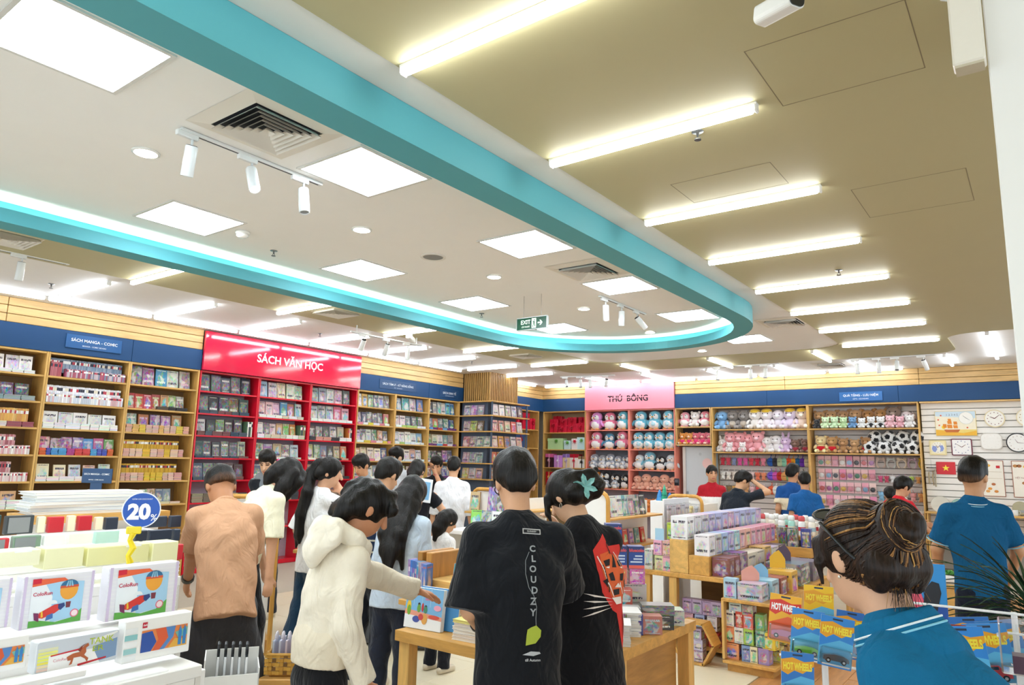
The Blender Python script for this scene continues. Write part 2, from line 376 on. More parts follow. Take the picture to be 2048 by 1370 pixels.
# ceiling: one plane, the hung teal ring, the brown painted band
cx0, cr, cy1, cy0 = -4.017, 1.672, 7.1, -1.2
def stad(r, cyt=cy1, cyb=cy0, n=28):
    out = [(cx0+r*math.cos(math.pi*k/n), cyt+r*math.sin(math.pi*k/n)) for k in range(n+1)]
    return out+[(cx0-r*math.cos(math.pi*k/n), cyb-r*math.sin(math.pi*k/n)) for k in range(n+1)]
ce = MB(); ce.face([(-9.8, -5, ZC), (-9.8, 14.2, ZC), (5, 14.2, ZC), (5, -5, ZC)], cW); ce.face([(-9.8, -5, ZC+.1), (5, -5, ZC+.1), (5, 14.2, ZC+.1), (-9.8, 14.2, ZC+.1)], cW)
ceiling = struct(ce, 'ceiling', 'paint')
def arc(cx, cy, r, a0, a1, n=8): return [(cx+r*math.cos(R_(a0+(a1-a0)*k/n)), cy+r*math.sin(R_(a0+(a1-a0)*k/n))) for k in range(n+1)]
brown = [(-7.13, -5), (-7.16, 11.2)]+arc(-6.7, 11.25, .46, 180, 90)+[(-1.35, 11.88)]+arc(-1.25, 11.5, .38, 90, 0)[1:]+[(-.87, 11.0)]+arc(-.5, 10.6, .38, 180, 270)[1:]+[(5, 10.21), (5, -5), (-2.13, -5), (-2.13, 10.2)]+arc(-2.6, 10.2, .48, 0, 90)[1:]+[(-5.5, 10.68)]+arc(-5.55, 10.2, .48, 90, 180)[1:]+[(-6.03, -5)]
bb = MB(); bb.prism(brown, ZC-.012, ZC-.001, lin('#bdb68f')); bo = bb.build('brown_band', 'paint', ceiling)
bp_ = MB()
for (x0, y0, x1, y1) in ((-.86, 2.70, -.27, 3.25), (-.82, 4.53, -.22, 5.13), (-1.7, 3.85, -1.1, 4.22)):
    for a, b, c, d in ((x0, y0, x1, y0+.004), (x0, y1-.004, x1, y1), (x0, y0, x0+.004, y1), (x1-.004, y0, x1, y1)): bp_.b2((a, b, ZC-.0128), (c, d, ZC-.011), lin('#857a62'))
bp_.build('access_hatch', 'paint', ceiling)
ring = tag(bpy.data.objects.new('ceiling_ring', None), 'long turquoise hung ceiling ring with rounded end and hidden light', 'ceiling ring', None, None); COL.objects.link(ring); ring.location = (cx0, cy1, 3.09)
def ringpart(name, prof, mat, col, ring=ring):
    m = MB(); loops = [[(x-cx0, y-cy1, z-3.09) for x, y in stad(cr-o)] for o, z in prof]; n = len(loops[0])
    for a, b in zip(loops[:-1], loops[1:]): m.raw(a+b, [(k, (k+1) % n, n+(k+1) % n, n+k) for k in range(n)], col)
    return m.build(name, mat, ring)
ringpart('outer_face', [(0, ZC-.001), (0, 3.09)], 'paint', cTEAL)
ringpart('underside', [(0, 3.09), (.2, 3.09)], 'paint', cTEAL)
ringpart('inner_lip', [(.2, 3.09), (.2, 3.185), (.185, 3.185), (.185, 3.13), (.02, 3.13)], 'paint', cTEAL)
ringpart('cove_back', [(.02, 3.13), (.02, ZC-.001)], 'paint', cTEAL)
ringpart('light_strip', [(.168, 3.135), (.168, 3.15), (.14, 3.15), (.14, 3.135)], 'lamp_cove', WHITE)
# right-hand pillar
pl_ = MB(); pl_.box((.46, 2.83, 1.64), (1.0, .76, 3.27), lin('#f4f3f0'), ch=.004); pillar = struct(pl_, 'wall_right', 'paint')
ab = thing('junction_box', 'white wall box high on the white pillar edge', 'box', (-.085, 2.42, 2.80))
MB().box((0, 0, .14), (.085, .07, .28), lin('#efe9dd'), ch=.006).build('case', 'gloss', ab); MB().box((0, 0, -.004), (.075, .06, .008), lin('#c9bfa8')).build('shaded_underside', 'matte', ab)  # beige slab under the case: the shade of its bottom face as colour
MB().tube([(-.04, 0, .24), (-.06, 0, .25), (-.062, 0, .3), (-.05, 0, .38)], .003, lin('#dcdcdc'), 6).build('cable', 'gloss', ab)
# ------------------------------------------------------------------ lamps
def tube_mesh(L):
    h = MB().box((0, 0, -.006), (L, .04, .012), lin('#f2f2f0')); d = MB().box((0, 0, -.029), (L-.03, .042, .034), WHITE, ch=.012)
    e = MB().box((0, 0, -.027), (.014, .046, .04), lin('#f0efec'), ch=.008)
    return h.mesh('housing', 'gloss'), {k: d.mesh('diffuser', k) for k in ('lamp_warm', 'lamp_cool')}, e.mesh('end_cap', 'gloss')
TL = tube_mesh(1.165)
def tube(x, y, rz, kind, label, group, z=ZC-.001, L=1.165):
    t = thing('tube_light', label, 'tube light', (x, y, z), rz, group); s = (L/1.165, 1, 1)
    inst(TL[0], 'housing', t, scale=s); inst(TL[1][kind], 'diffuser', t, scale=s)
    for q in (-1, 1): inst(TL[2], 'end_cap', t, (q*(L/2-.007), 0, 0))
ZB = ZC-.0125
for k in range(-2, 8):
    y = (.8-.0, 1.98)[1]+(k)*1.19 if k < 0 else (1.98, 3.15, 4.35, 5.53, 6.73, 7.92, 9.15, 10.42)[k]
    if k >= 0: tube(-1.53, y, 0, 'lamp_warm', 'warm tube light on the wide brown ceiling, %s from the camera' % ordw(k), 'tube lights on the brown ceiling', ZB)
    else: tube(-1.53, y, 0, 'lamp_warm', 'warm tube light on brown ceiling %s the camera' % ('just behind' if k == -1 else 'farther behind'), 'tube lights behind the camera', ZB)
for k, y in enumerate((3.22, 4.91, 6.62, 8.3, 10.14)):
    tube(-6.57, y, 0, 'lamp_warm', 'warm tube light left of the turquoise ring, %s from the camera' % ordw(k), 'tube lights beside the turquoise ring', ZB)
for k in range(8):
    tube(-8.0, 3.12+1.163*k, 0, 'lamp_cool', 'cold tube light pointing at the left wall, %s from the camera' % ordw(k), 'cross tubes by the left wall')
for k in range(7):
    tube(-8.8, 2.47+1.185*k, R_(90), 'lamp_cool', 'cold tube light running along the left wall, %s from the camera' % ordw(k), 'tube lights along the left wall')
for k, x in enumerate((-5.7, -4.15, -2.58)):
    tube(x, 11.28, R_(90), 'lamp_warm', 'tube light across the far brown band, %s from the left' % ordw(k), 'tube lights across the far brown band', ZB, 1.12)
for k, x in enumerate((-7.2, -5.98, -4.7, -3.52, -2.3, -1.06)):
    tube(x, 12.65, R_(90), 'lamp_cool', 'cold tube light pointing at the back wall, %s from the left' % ordw(k), 'cross tubes by the back wall')
for k in range(6):
    tube(-8.4+1.21*k, 13.3, 0, 'lamp_cool', 'cold tube light running along the back wall, %s from the left' % ordw(k), 'tube lights along the back wall')
tube(-9.03, 12.4, R_(90), 'lamp_cool', 'cold tube light in the corner beyond the slatted column', None)
for k, y in enumerate((10.9, 12.1)): tube(-.44, y, R_(90), 'lamp_cool', 'cold tube light by the white pillar, %s of two in line' % ('nearer', 'farther')[k], 'two tubes in line at far right')
pf = MB(); 
for a, b, c, d in ((-.285, -.285, .285, -.265), (-.285, .265, .285, .285), (-.285, -.265, -.265, .265), (.265, -.265, .285, .265)): pf.b2((a, b, -.008), (c, d, 0), lin('#d9d7d2'))
pfm = pf.mesh('frame', 'paint'); pdm = MB().box((0, 0, -.003), (.53, .53, .006), WHITE).mesh('diffuser', 'lamp_panel')
def panel(x, y, label, group='square panel lights inside the ring'):
    t = thing('panel_light', label, 'panel light', (x, y, ZC-.001), 0, group); inst(pfm, 'frame', t); inst(pdm, 'diffuser', t)
for k, y in enumerate((-.55, 1.09, 2.70, 4.39, 5.95, 7.6)):
    panel(-3.16, y, 'square panel light beside the ring\'s right side, %s from the camera' % ordw(max(k-1, 0)) if k else 'square panel light behind the camera')
for k, y in enumerate((-.7, .91, 2.56, 4.23, 5.84, 7.52)):
    panel(-4.89, y, 'square panel light near the ring\'s left side, %s from the camera' % ordw(max(k-1, 0)) if k else 'second square panel light behind the camera')
panel(-3.1, 9.43, 'square panel light just beyond the ring\'s rounded end', None)
drm = MB().lathe([(.062, 0), (.075, -.002), (.075, -.009), (.062, -.012)], lin('#f1efea'), 24, cap=False).mesh('rim', 'gloss', True); ddm = MB().lathe([(0.0001, -.008), (.062, -.008)], WHITE, 24).mesh('diffuser', 'lamp_down')
for k, y in enumerate((1.79, 3.41, 5.03, 6.66, 8.33, 10.1)):
    t = thing('downlight', 'round downlight %s' % ('beyond the rounded end of the ring' if k == 5 else 'down the middle of the ring, %s from the camera' % ordw(k)), 'downlight', (-3.99, y, ZC-.001), 0, 'round downlights in a line'); inst(drm, 'rim', t); inst(ddm, 'diffuser', t)
# air vents
vb = MB().box((0, 0, -.002), (.40, .40, .004), lin('#171c26')).mesh('duct_shade_sheet', 'matte')  # dark sheet instead of an open duct, shade behind the louvres put in colour
vf = MB()
for a in range(4):
    rot = Matrix.Rotation(a*math.pi/2, 3, 'Z'); q = [(-.29, -.29, -.001), (.29, -.29, -.001), (.20, -.20, -.012), (-.20, -.20, -.012)]
    vf.face([rot @ Vector(p) for p in q], lin('#e3ddd2'))
vfm = vf.mesh('frame', 'paint'); vl = []
for k in range(6):
    r1 = .196-.033*k; r0 = r1-.024; m = MB()
    for a in range(4):
        rot = Matrix.Rotation(a*math.pi/2, 3, 'Z')
        m.face([rot @ Vector(p) for p in [(-r1, -r1, -.034), (r1, -r1, -.034), (r0, -r0, -.008), (-r0, -r0, -.008)]], lin('#e6e0d6'))
        m.face([rot @ Vector(p) for p in [(-r0, -r0, -.0065), (r0, -r0, -.0065), (r1, -r1, -.0325), (-r1, -r1, -.0325)]], lin('#e6e0d6'))
    vl.append(m.mesh('louvre', 'paint'))
def vent(x, y, label, s=1):
    t = thing('air_vent', label, 'air vent', (x, y, ZC-.0015), 0, 'square ceiling air vents'); t.scale = (s, s, 1); inst(vfm, 'frame', t); inst(vb, 'duct_shade_sheet', t)
    for m in vl: inst(m, 'louvre', t)
vent(-3.13, 2.0, 'square air vent beside the near spotlight track'); vent(-3.13, 5.3, 'square air vent beside the far spotlight track')
vent(-2.34, 8.5, 'square air vent right of the ring\'s rounded end', .95); vent(-2.7, 12.45, 'square air vent near the back wall', .95)
vent(-6.6, 1.95, 'square air vent cut by the left picture edge'); vent(-6.6, 5.33, 'square air vent left of the ring between tube lights'); vent(-6.6, 9.2, 'square air vent left of the ring, farthest along')
# spotlights
hd = MB().lathe([(.030, .16), (.032, .155), (.032, .0), (.028, -.004), (.026, .004)], lin('#eef1f2'), 18, cap=False).mesh('spotlight', 'gloss', True)
hb = MB().lathe([(.0001, .163), (.028, .163), (.030, .158)], lin('#12151a'), 18).mesh('rear_cap', 'matte'); hl = MB().lathe([(.0001, .004), (.026, .004)], WHITE, 18).mesh('lens', 'lamp_down'); hl0 = MB().lathe([(.0001, .004), (.026, .004)], lin('#8a8d90'), 18).mesh('lens', 'gloss')
ad_ = MB().box((0, 0, -.03), (.028, .12, .03), lin('#eef0f0'), ch=.004).tube([(0, .03, -.04), (0, .03, -.085)], .007, lin('#dfe3e4'), 8).mesh('adapter', 'gloss')
def track(x, y0, y1, spots, label, group=None, rz=0, z=ZC-.001, drop=0):
    t = thing('track_light', label, 'track light', (x, y0, z), rz, group); L = y1-y0
    MB().box((0, L/2, -.009-drop), (.034, L, .018), lin('#eceeee'), ch=.003).build('rail', 'gloss', t); MB().box((0, L/2, -.0185-drop), (.008, L-.05, .002), lin('#30343a')).build('rail_slot', 'matte', t)
    if drop:
        for q in (.1, L-.1): MB().tube([(0, q, 0), (0, q, -drop)], .008, lin('#eceeee'), 6).build('hanger', 'gloss', t)
    for (p, ax, az, lit) in spots:
        inst(ad_, 'adapter', t, (0, p, -drop))
        e = Euler((ax, 0, az)); h = inst(hd, 'spotlight', t, Vector((0, p+.03, -.09-drop))-(e.to_matrix() @ Vector((0, 0, .15))), e); inst(hb, 'rear_cap', h); inst(hl if lit else hl0, 'lens', h)
track(-3.52, 1.74, 2.66, [(.04, R_(18), R_(75), 1), (.40, R_(-28), R_(80), 1), (.76, R_(-12), R_(85), 0)], 'white three-spot track light under the near ceiling panels')
track(-3.53, 6.2, 7.25, [(.10, R_(4), 0, 1), (.45, R_(2), R_(60), 0), (.82, R_(45), R_(-30), 0)], 'white three-spot track light under the far ceiling panels')
track(-7.05, 1.3, 2.6, [(.1, R_(5), R_(90), 0), (.9, R_(8), R_(90), 0)], 'white track light cut by the left picture edge')
track(-7.0, 5.9, 7.2, [(.2, R_(40), R_(70), 0), (.62, R_(30), R_(80), 0), (1.0, R_(4), R_(40), 0)], 'white track light hanging beside the red sign', drop=.1)
track(-7.7, 11.95, 13.1, [(.1, R_(35), R_(-60), 0), (.4, R_(20), R_(-60), 0), (.6, R_(10), R_(-50), 0), (.95, R_(-35), R_(-60), 0)], 'white track light in the corner above the gifts', rz=R_(-80))
track(-4.5, 11.9, 13.0, [(.05, R_(-12), R_(90), 0), (.60, R_(3), R_(90), 0), (.85, R_(-12), R_(90), 0)], 'white track light above the plush door bay', rz=R_(-88))
track(-2.3, 11.95, 13.1, [(.05, R_(3), R_(90), 0), (.35, R_(3), R_(90), 0), (.6, R_(-30), R_(90), 0), (.95, R_(30), R_(60), 0)], 'white track light left of the far right tubes', rz=R_(-88))
# small ceiling devices
sp = thing('ceiling_speaker', 'grey round speaker grille set in the ceiling', 'speaker', (-4.04, 4.25, ZC-.001)); MB().lathe([(.0001, -.004), (.085, -.004)], lin('#8b8b88'), 28).build('grille', 'matte', sp); MB().lathe([(.085, -.004), (.09, -.008), (.108, -.006), (.11, 0)], lin('#e2ded6'), 28, cap=False).build('rim', 'paint', sp, smooth=True)
sd = thing('smoke_detector', 'white smoke detector dome beside a panel light', 'smoke detector', (-4.83, 2.95, ZC-.001)); MB().lathe([(.055, 0), (.055, -.015), (.048, -.02)], lin('#efece6'), 24).build('base', 'gloss', sd, smooth=True); MB().lathe([(.045, -.02), (.045, -.035), (.03, -.048), (.0001, -.052)], lin('#f3f1ec'), 24).build('dome', 'gloss', sd, smooth=True)
spr = MB().lathe([(.03, 0), (.03, -.004), (.008, -.006), (.006, -.03), (.0001, -.03)], lin('#8d9296'), 14).mesh('rosette', 'metal', True); sprd = MB().lathe([(.0001, -.044), (.018, -.044), (.018, -.047), (.0001, -.047)], lin('#74797c'), 12).tube([(.012, 0, -.028), (.012, 0, -.045)], .002, lin('#74797c'), 5).tube([(-.012, 0, -.028), (-.012, 0, -.045)], .002, lin('#74797c'), 5).mesh('deflector', 'metal')
for x, y, l in ((-5.06, 3.39, 'sprinkler head near the smoke detector'), (-5.16, 6.29, 'sprinkler head near the hanging exit sign'), (-1.29, 3.27, 'sprinkler head beside the near brown ceiling tubes'), (-1.29, 6.4, 'sprinkler head between the middle brown ceiling tubes'), (-8.1, 2.85, 'sprinkler head by the left wall tubes'), (-8.0, 6.2, 'sprinkler head above the red sign'), (-7.9, 9.4, 'sprinkler head above the psychology shelves')):
    t = thing('sprinkler', l, 'sprinkler', (x, y, (ZB if -2 < x else ZC)-.001), 0, 'ceiling sprinklers'); inst(spr, 'rosette', t); inst(sprd, 'deflector', t)
def cctv(p, rz, rx, label):
    t = thing('security_camera', label, 'security camera', p, rz); e = Euler((rx, 0, 0)).to_matrix().to_4x4() @ Matrix.Translation((0, 0, -.1)) @ Matrix.Rotation(R_(90), 4, 'X')
    MB().lathe([(.04, .0), (.04, -.02), (.012, -.03), (.012, -.1)], lin('#eef0ee'), 16).build('mount', 'gloss', t, smooth=True)
    b = MB(); b.prism(rrect(-.035, -.035, .035, .035, .02), -.09, .08, lin('#f0f1ef'), e); b.build('housing', 'gloss', t)
    MB().prism(rrect(-.031, -.031, .031, .031, .018), .08, .084, lin('#10151d'), e).build('lens_window', 'shiny', t)
cctv((-.60, 2.33, ZB), R_(-120+180), R_(10), 'white security camera hanging at the top picture edge'); cctv((-6.75, 6.75, ZC-.001), R_(200), R_(15), 'white security camera beside the ring near the red sign')
# exit sign
ex = thing('exit_sign', 'green hanging exit sign with running figure and arrow', 'exit sign', (-4.115, 5.84, 2.92)); w, h = .37, .12
MB().box((0, 0, h/2), (w, .02, h), lin('#0e5a3d'), ch=.002).build('panel', 'gloss', ex)
fr = MB()
for a, b in (((-w/2-.008, -.014, 0), (-w/2, .014, h)), ((w/2, -.014, 0), (w/2+.008, .014, h)), ((-w/2, -.014, h), (w/2, .014, h+.008)), ((-w/2, -.014, -.006), (w/2, .014, 0))): fr.b2(a, b, lin('#c8ccc9'))
fr.build('frame', 'metal', ex)
PX = ((0, -.0105, h/2), (1, 0, 0), (0, 0, 1)); m = MB(); letter(m, 'EXIT', PX, h=.042, col=lin('#e8f5e6'), bold=.01, off=(-.075, .018)); letter(m, 'LỐI THOÁT', PX, w=.10, col=lin('#bfe3c9'), off=(-.075, -.028))
m.build('lettering', 'sign_lit', ex)
m = MB(); m.flat([(.0, -.05), (.055, -.05), (.055, .05), (0, .05)], PX, lin('#e8f5e6')); m.build('pictogram_ground', 'sign_lit', ex)
m = MB(); g = lin('#0e5a3d'); m.flat(circ(.034, .032, .008, 10), PX, g, .002); m.flat([(.022, .022), (.04, .022), (.036, -.008), (.022, -.008)], PX, g, .002); m.flat([(.022, -.006), (.03, -.006), (.018, -.04), (.006, -.04)], PX, g, .002); m.flat([(.028, -.006), (.036, -.006), (.047, -.028), (.037, -.04)], PX, g, .002); m.flat([(.012, .02), (.022, .022), (.02, .012), (.006, .006)], PX, g, .002); m.build('running_figure', 'paint', ex)
m = MB(); m.flat([(.075, -.006), (.115, -.006), (.098, -.026), (.112, -.026), (.134, 0), (.112, .026), (.098, .026), (.115, .006), (.075, .006)], PX, lin('#e8f5e6')); m.build('arrow', 'sign_lit', ex)
m = MB(); m.tube([(-.11, 0, h), (-.11, 0, ZC-2.92)], .0018, lin('#6d6d6a'), 5); m.tube([(.11, 0, h), (.11, 0, ZC-2.92)], .0018, lin('#6d6d6a'), 5); m.build('hanging_wire', 'metal', ex)
# ------------------------------------------------------------------ wall shelving
rnd = random.Random(11)
def wall_empty(name, label, cat, wall, s, group=None, d=0, z=0):
    loc = (WX-d, s, z) if wall == 'l' else (s, WY+d, z)
    return thing(name, label, cat, loc, R_(90) if wall == 'l' else 0, group)
def wpt(wall, s, d, z): return (WX-d, s, z) if wall == 'l' else (s, WY+d, z)
ROWS = [2.44, 2.135, 1.835, 1.53, 1.23, .93, .55]
def bay(name, label, wall, s0, s1, rows, col, back, group, depth=.34, top=ZS, sides=(1, 1), zb=0, cols2=None, mat=('wood_x', 'wood_z', 'matte')):
    t = wall_empty(name, label, 'bookcase' if 'book' in name else 'display shelf', wall, (s0+s1)/2, group); W = s1-s0; pt = .022
    for q, on in zip((-1, 1), sides):
        if on: MB().box((q*(W/2-pt/2), depth/2, (top+zb)/2), (pt-.002, depth, top-zb), cols2 or col, ch=.002).build('side_panel', mat[1], t)
    for z in rows: MB().box((0, depth/2+.004, z-.011), (W-2*pt, depth-.01, .022), col, ch=.002).build('shelf_board', mat[0], t)
    MB().box((0, depth/2, top-.012), (W-2*pt, depth-.01, .024), col, ch=.002).build('top_board', mat[0], t)
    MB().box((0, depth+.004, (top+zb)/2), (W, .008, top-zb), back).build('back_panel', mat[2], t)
    if zb == 0: MB().box((0, depth/2+.03, .03), (W-2*pt, depth-.06, .06), cols2 or col).build('plinth', mat[0], t)
    return t
OAKW, RED, GREYB = lin('#d9ab60'), lin('#d8132c'), lin('#b9b3ae')
LB = [(2.38, 3.31), (3.31, 4.24), (4.24, 5.17)]; LN = ['left', 'middle', 'right']
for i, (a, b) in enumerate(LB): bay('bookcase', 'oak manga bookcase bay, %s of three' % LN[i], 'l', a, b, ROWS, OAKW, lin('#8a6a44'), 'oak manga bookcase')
RB = [(5.18, 6.11), (6.11, 7.04), (7.04, 7.99)]
for i, (a, b) in enumerate(RB): bay('bookcase', 'glossy red bookcase bay under the red sign, %s of three' % LN[i], 'l', a, b, ROWS, RED, lin('#b8aebb'), 'red literature bookcase', mat=('gloss', 'gloss', 'matte'))
WB = [(8.0, 8.88), (8.88, 9.75), (9.75, 10.63)]
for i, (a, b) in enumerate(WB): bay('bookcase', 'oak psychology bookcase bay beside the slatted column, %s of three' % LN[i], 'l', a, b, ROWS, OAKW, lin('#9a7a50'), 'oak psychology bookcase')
bay('bookcase', 'narrow oak shelf behind the slatted column with red gifts', 'l', 12.0, 13.4, [2.29, 1.88, 1.46, 1.05, .6], OAKW, lin('#a5906a'), None)
# --- books: one mesh, scaled and coloured per copy
bm_ = MB(); c0 = lin('#f1ede2')
bm_.face([(-.5, -.5, 0), (.5, -.5, 0), (.5, -.5, 1), (-.5, -.5, 1)], WHITE, 0, [(0, 0), (1, 0), (1, 1), (0, 1)])
bm_.face([(.5, .5, 0), (-.5, .5, 0), (-.5, .5, 1), (.5, .5, 1)], WHITE, 0, [(.02, .5)]*4); bm_.face([(-.5, .5, 0), (-.5, -.5, 0), (-.5, -.5, 1), (-.5, .5, 1)], WHITE, 0, [(.02, .5)]*4)
for q in ([(.5, -.44, .005), (.5, .44, .005), (.5, .44, .995), (.5, -.44, .995)], [(-.5, -.44, 1), (.5, -.44, 1), (.5, .44, 1), (-.5, .44, 1)], [(-.5, .5, 0), (.5, .5, 0), (.5, -.5, 0), (-.5, -.5, 0)]): bm_.face(q, c0, 1)
for y in (-.47, .47): bm_.face([(.503, y-.03, 0), (.503, y+.03, 0), (.503, y+.03, 1), (.503, y-.03, 1)], WHITE, 0, [(.02, .5)]*4)
BOOK, BOOKD = bm_.mesh('book', ['cover', 'paper']), bm_.mesh('book_dark', ['cover_dark', 'paper'])
nbooks = 0
def book(loc, w, h, t, col, rz, label, tilt=.14, dark=False, name='book', group=None, cat='book', rzx=0):
    global nbooks; nbooks += 1
    o = inst(BOOKD if dark else BOOK, name, None, loc, (-tilt, 0, rz+rzx), (w, t, h), lin(col) if isinstance(col, str) else col)
    return tag(o, label, cat, group)
ST = MB()      # past what can be picked apart: thin spines and flat piles
def srgb(c): return tuple(int(c[i:i+2], 16)/255 for i in (1, 3, 5))
def spines(wall, s0, s1, z, cols, h, t=(.012, .02), d=.03, dep=.13):
    s = s0
    while s < s1-.01:
        w = rnd.uniform(*t); c = rnd.choice(cols); k = rnd.uniform(.85, 1.1); hh = h*rnd.uniform(.97, 1.0)
        a = wpt(wall, s, d, z); b = wpt(wall, s+w-.0012, d+dep, z+hh); ST.b2(a, b, [min(1, x*k) for x in lin(c)])
        a2 = wpt(wall, s, d-.0006, z+hh*.66); b2 = wpt(wall, s+w-.0012, d+.001, z+hh*.86); ST.b2(a2, b2, lin(rnd.choice(['#ffffff', '#333344', '#c23b4b', '#e9dfc8'])))
        s += w
def piles(wall, s0, s1, z, cols, h=.05, w=(.10, .17), d=.005, dep=.05):
    s = s0
    while s < s1-.07:
        ww = min(rnd.uniform(*w), s1-s); n = max(1, round(h/.014)); c = rnd.choice(cols)
        for k in range(n):
            j = rnd.uniform(-.004, .004); cc = [min(1, x*rnd.uniform(.85, 1.1)) for x in lin(c)]
            ST.b2(wpt(wall, s+j, d+rnd.uniform(0, .004), z+k*h/n), wpt(wall, s+ww-.008+j, d+dep, z+(k+1)*h/n-.002), cc)
        s += ww
def covers(wall, s0, s1, z, cols, h, where, row, d=.075, w=None, dark=False, lift=0, cat='book', name='book', gap=.012):
    n = len(cols); step = (s1-s0)/n; rz = R_(90) if wall == 'l' else 0
    for i, c in enumerate(cols):
        ww = w or min(step-gap, h*.74); hh = h*rnd.uniform(.94, 1.04); s = s0+step*(i+.5)+rnd.uniform(-.006, .006)
        book(wpt(wall, s, d+rnd.uniform(0, .01), z+lift+.001), ww, hh, .018, c, rz, '%s cover, %s from left, %s shelf from top, %s' % (cname(srgb(c)), ordw(i), ordw(row), where), tilt=rnd.uniform(.08, .17), dark=dark, group='face-out books on the wall shelves', name=name, rzx=rnd.uniform(-.05, .05))
def wb(where): return where
A, B = LB[0]; w_ = 'left oak manga bay'
covers('l', A+.1, B-.12, ROWS[0], ['#f1e4e6', '#ecd6da', '#f4ece4', '#f0e0e6', '#f3ebe6'], .21, w_, 0); piles('l', A+.05, B-.06, ROWS[0], ['#f2f0ee'], .04)
covers('l', A+.05, B-.12, ROWS[1], ['#3c4a5a', '#22344a', '#c9b187', '#9c2b36', '#54463f'], .2, w_, 1, dark=True); piles('l', A+.05, B-.06, ROWS[1], ['#8ea6ad', '#9aa7ab'], .055)
spines('l', A+.04, B-.1, ROWS[2]+.03, ['#ecb75c', '#f0c77a', '#e8a55a'], .18, d=.07); piles('l', A+.05, B-.05, ROWS[2], ['#f4efe6', '#eee0d6', '#a0535f'], .06)
for r in (3, 4): spines('l', A+.04, B-.2, ROWS[r]+.03, ['#d99aa0', '#cd8a8f', '#e6c2bd', '#b96b73'], .19, d=.08); spines('l', A+.04, B-.06, ROWS[r], ['#e9d3d2', '#dba7ac', '#ece6e2'], .1, d=.01, dep=.05)
covers('l', A+.1, B-.1, ROWS[5], ['#e9d9c2', '#d8b78d', '#efe3d2', '#dfae6e'], .2, w_, 5); piles('l', A+.04, B-.08, ROWS[5], ['#f5f3f0'], .1)
A, B = LB[1]; w_ = 'middle oak manga bay'
spines('l', A+.04, B-.06, ROWS[0]+.05, ['#7d93a8', '#8e9fb0', '#6f8498', '#9aa3b4'], .17, d=.08); spines('l', A+.04, A+.16, ROWS[0], ['#a8505a', '#b86a72'], .17, d=.02); spines('l', A+.2, B-.04, ROWS[0], ['#b05a6c', '#7f8aa0', '#c9b7bd', '#a04b68'], .1, d=.005, dep=.06)
spines('l', A+.03, B-.05, ROWS[1]+.02, ['#f2f1f0', '#e8e6e8', '#eceaf0'], .185, t=(.018, .024), d=.06); spines('l', A+.03, B-.05, ROWS[1], ['#f0eff0', '#dcd6da', '#d8b0b4', '#cfd6e2'], .11, t=(.018, .024), d=.006, dep=.05)
covers('l', A+.04, B-.06, ROWS[2], ['#f3f2ef', '#efeeec', '#f4eeec', '#f0efe6', '#f2eff0'], .195, w_, 2, w=.155); piles('l', A+.03, B-.06, ROWS[2], ['#f4f3f2'], .07)
covers('l', A+.04, B-.06, ROWS[3], ['#d9822e', '#8c3f9e', '#3f5fc0', '#6a4fb5', '#4a8fd0', '#c94f8c', '#5a9a4a'], .185, w_, 3, w=.115, lift=.02); piles('l', A+.03, B-.04, ROWS[3], ['#4b58b8', '#d8483f', '#4b9bd8', '#b93f8a', '#e8d14a', '#d85f2e'], .08, w=(.05, .09))
covers('l', A+.04, B-.06, ROWS[4], ['#efe0b8', '#f0e2bc', '#efdcc0', '#ecd79c', '#f0dfc6'], .19, w_, 4, w=.13); piles('l', A+.03, B-.05, ROWS[4], ['#f6f2e8'], .055)
covers('l', A+.04, B-.06, ROWS[5], ['#e8c04f', '#c65b4b', '#efe3c2', '#d8cfe0', '#7a86b8', '#cbd7e6', '#93b878'], .19, w_, 5, w=.115); piles('l', A+.03, B-.05, ROWS[5], ['#f2ece0'], .05)
A, B = LB[2]; w_ = 'right oak manga bay'
covers('l', A+.03, B-.08, ROWS[0], ['#2d2f3a', '#7d2233', '#2f86b5', '#b8ccd0', '#4f9d78'], .235, w_, 0, w=.15)
covers('l', A+.02, B-.14, ROWS[1], ['#b8252f', '#c02a34', '#bd2b35', '#a02631', '#c58a54', '#c8905c', '#3f6a48'], .2, w_, 1, w=.105); piles('l', A+.4, B-.1, ROWS[1], ['#2e2a2c', '#5b4b3c'], .045)
covers('l', A+.05, B-.14, ROWS[2], ['#c07a3c', '#b8702f', '#a86a3a', '#c98a4a', '#b5763e'], .21, w_, 2, w=.13, lift=.03); piles('l', A+.03, B-.03, ROWS[2], ['#d9a68f', '#e2b46a', '#d8b3a3', '#e0c04e'], .1, w=(.06, .1))
for r in (3, 4):
    spines('l', A+.04, B-.14, ROWS[r]+.06, ['#d9ad2f', '#cf9f25', '#e0b53a'], .15, d=.1); piles('l', A+.03, B-.06, ROWS[r], ['#e2bfae', '#d8b49c', '#e3bd3c', '#d9a99a'], .1, w=(.06, .11))
covers('l', A+.02, B-.2, ROWS[5], ['#c98435', '#d08f3f', '#b8672d', '#c98a4f', '#a95f34', '#5c6f8c', '#7d8a9c'], .19, w_, 5, w=.1); piles('l', A+.03, B-.05, ROWS[5], ['#e0c9a8'], .03)
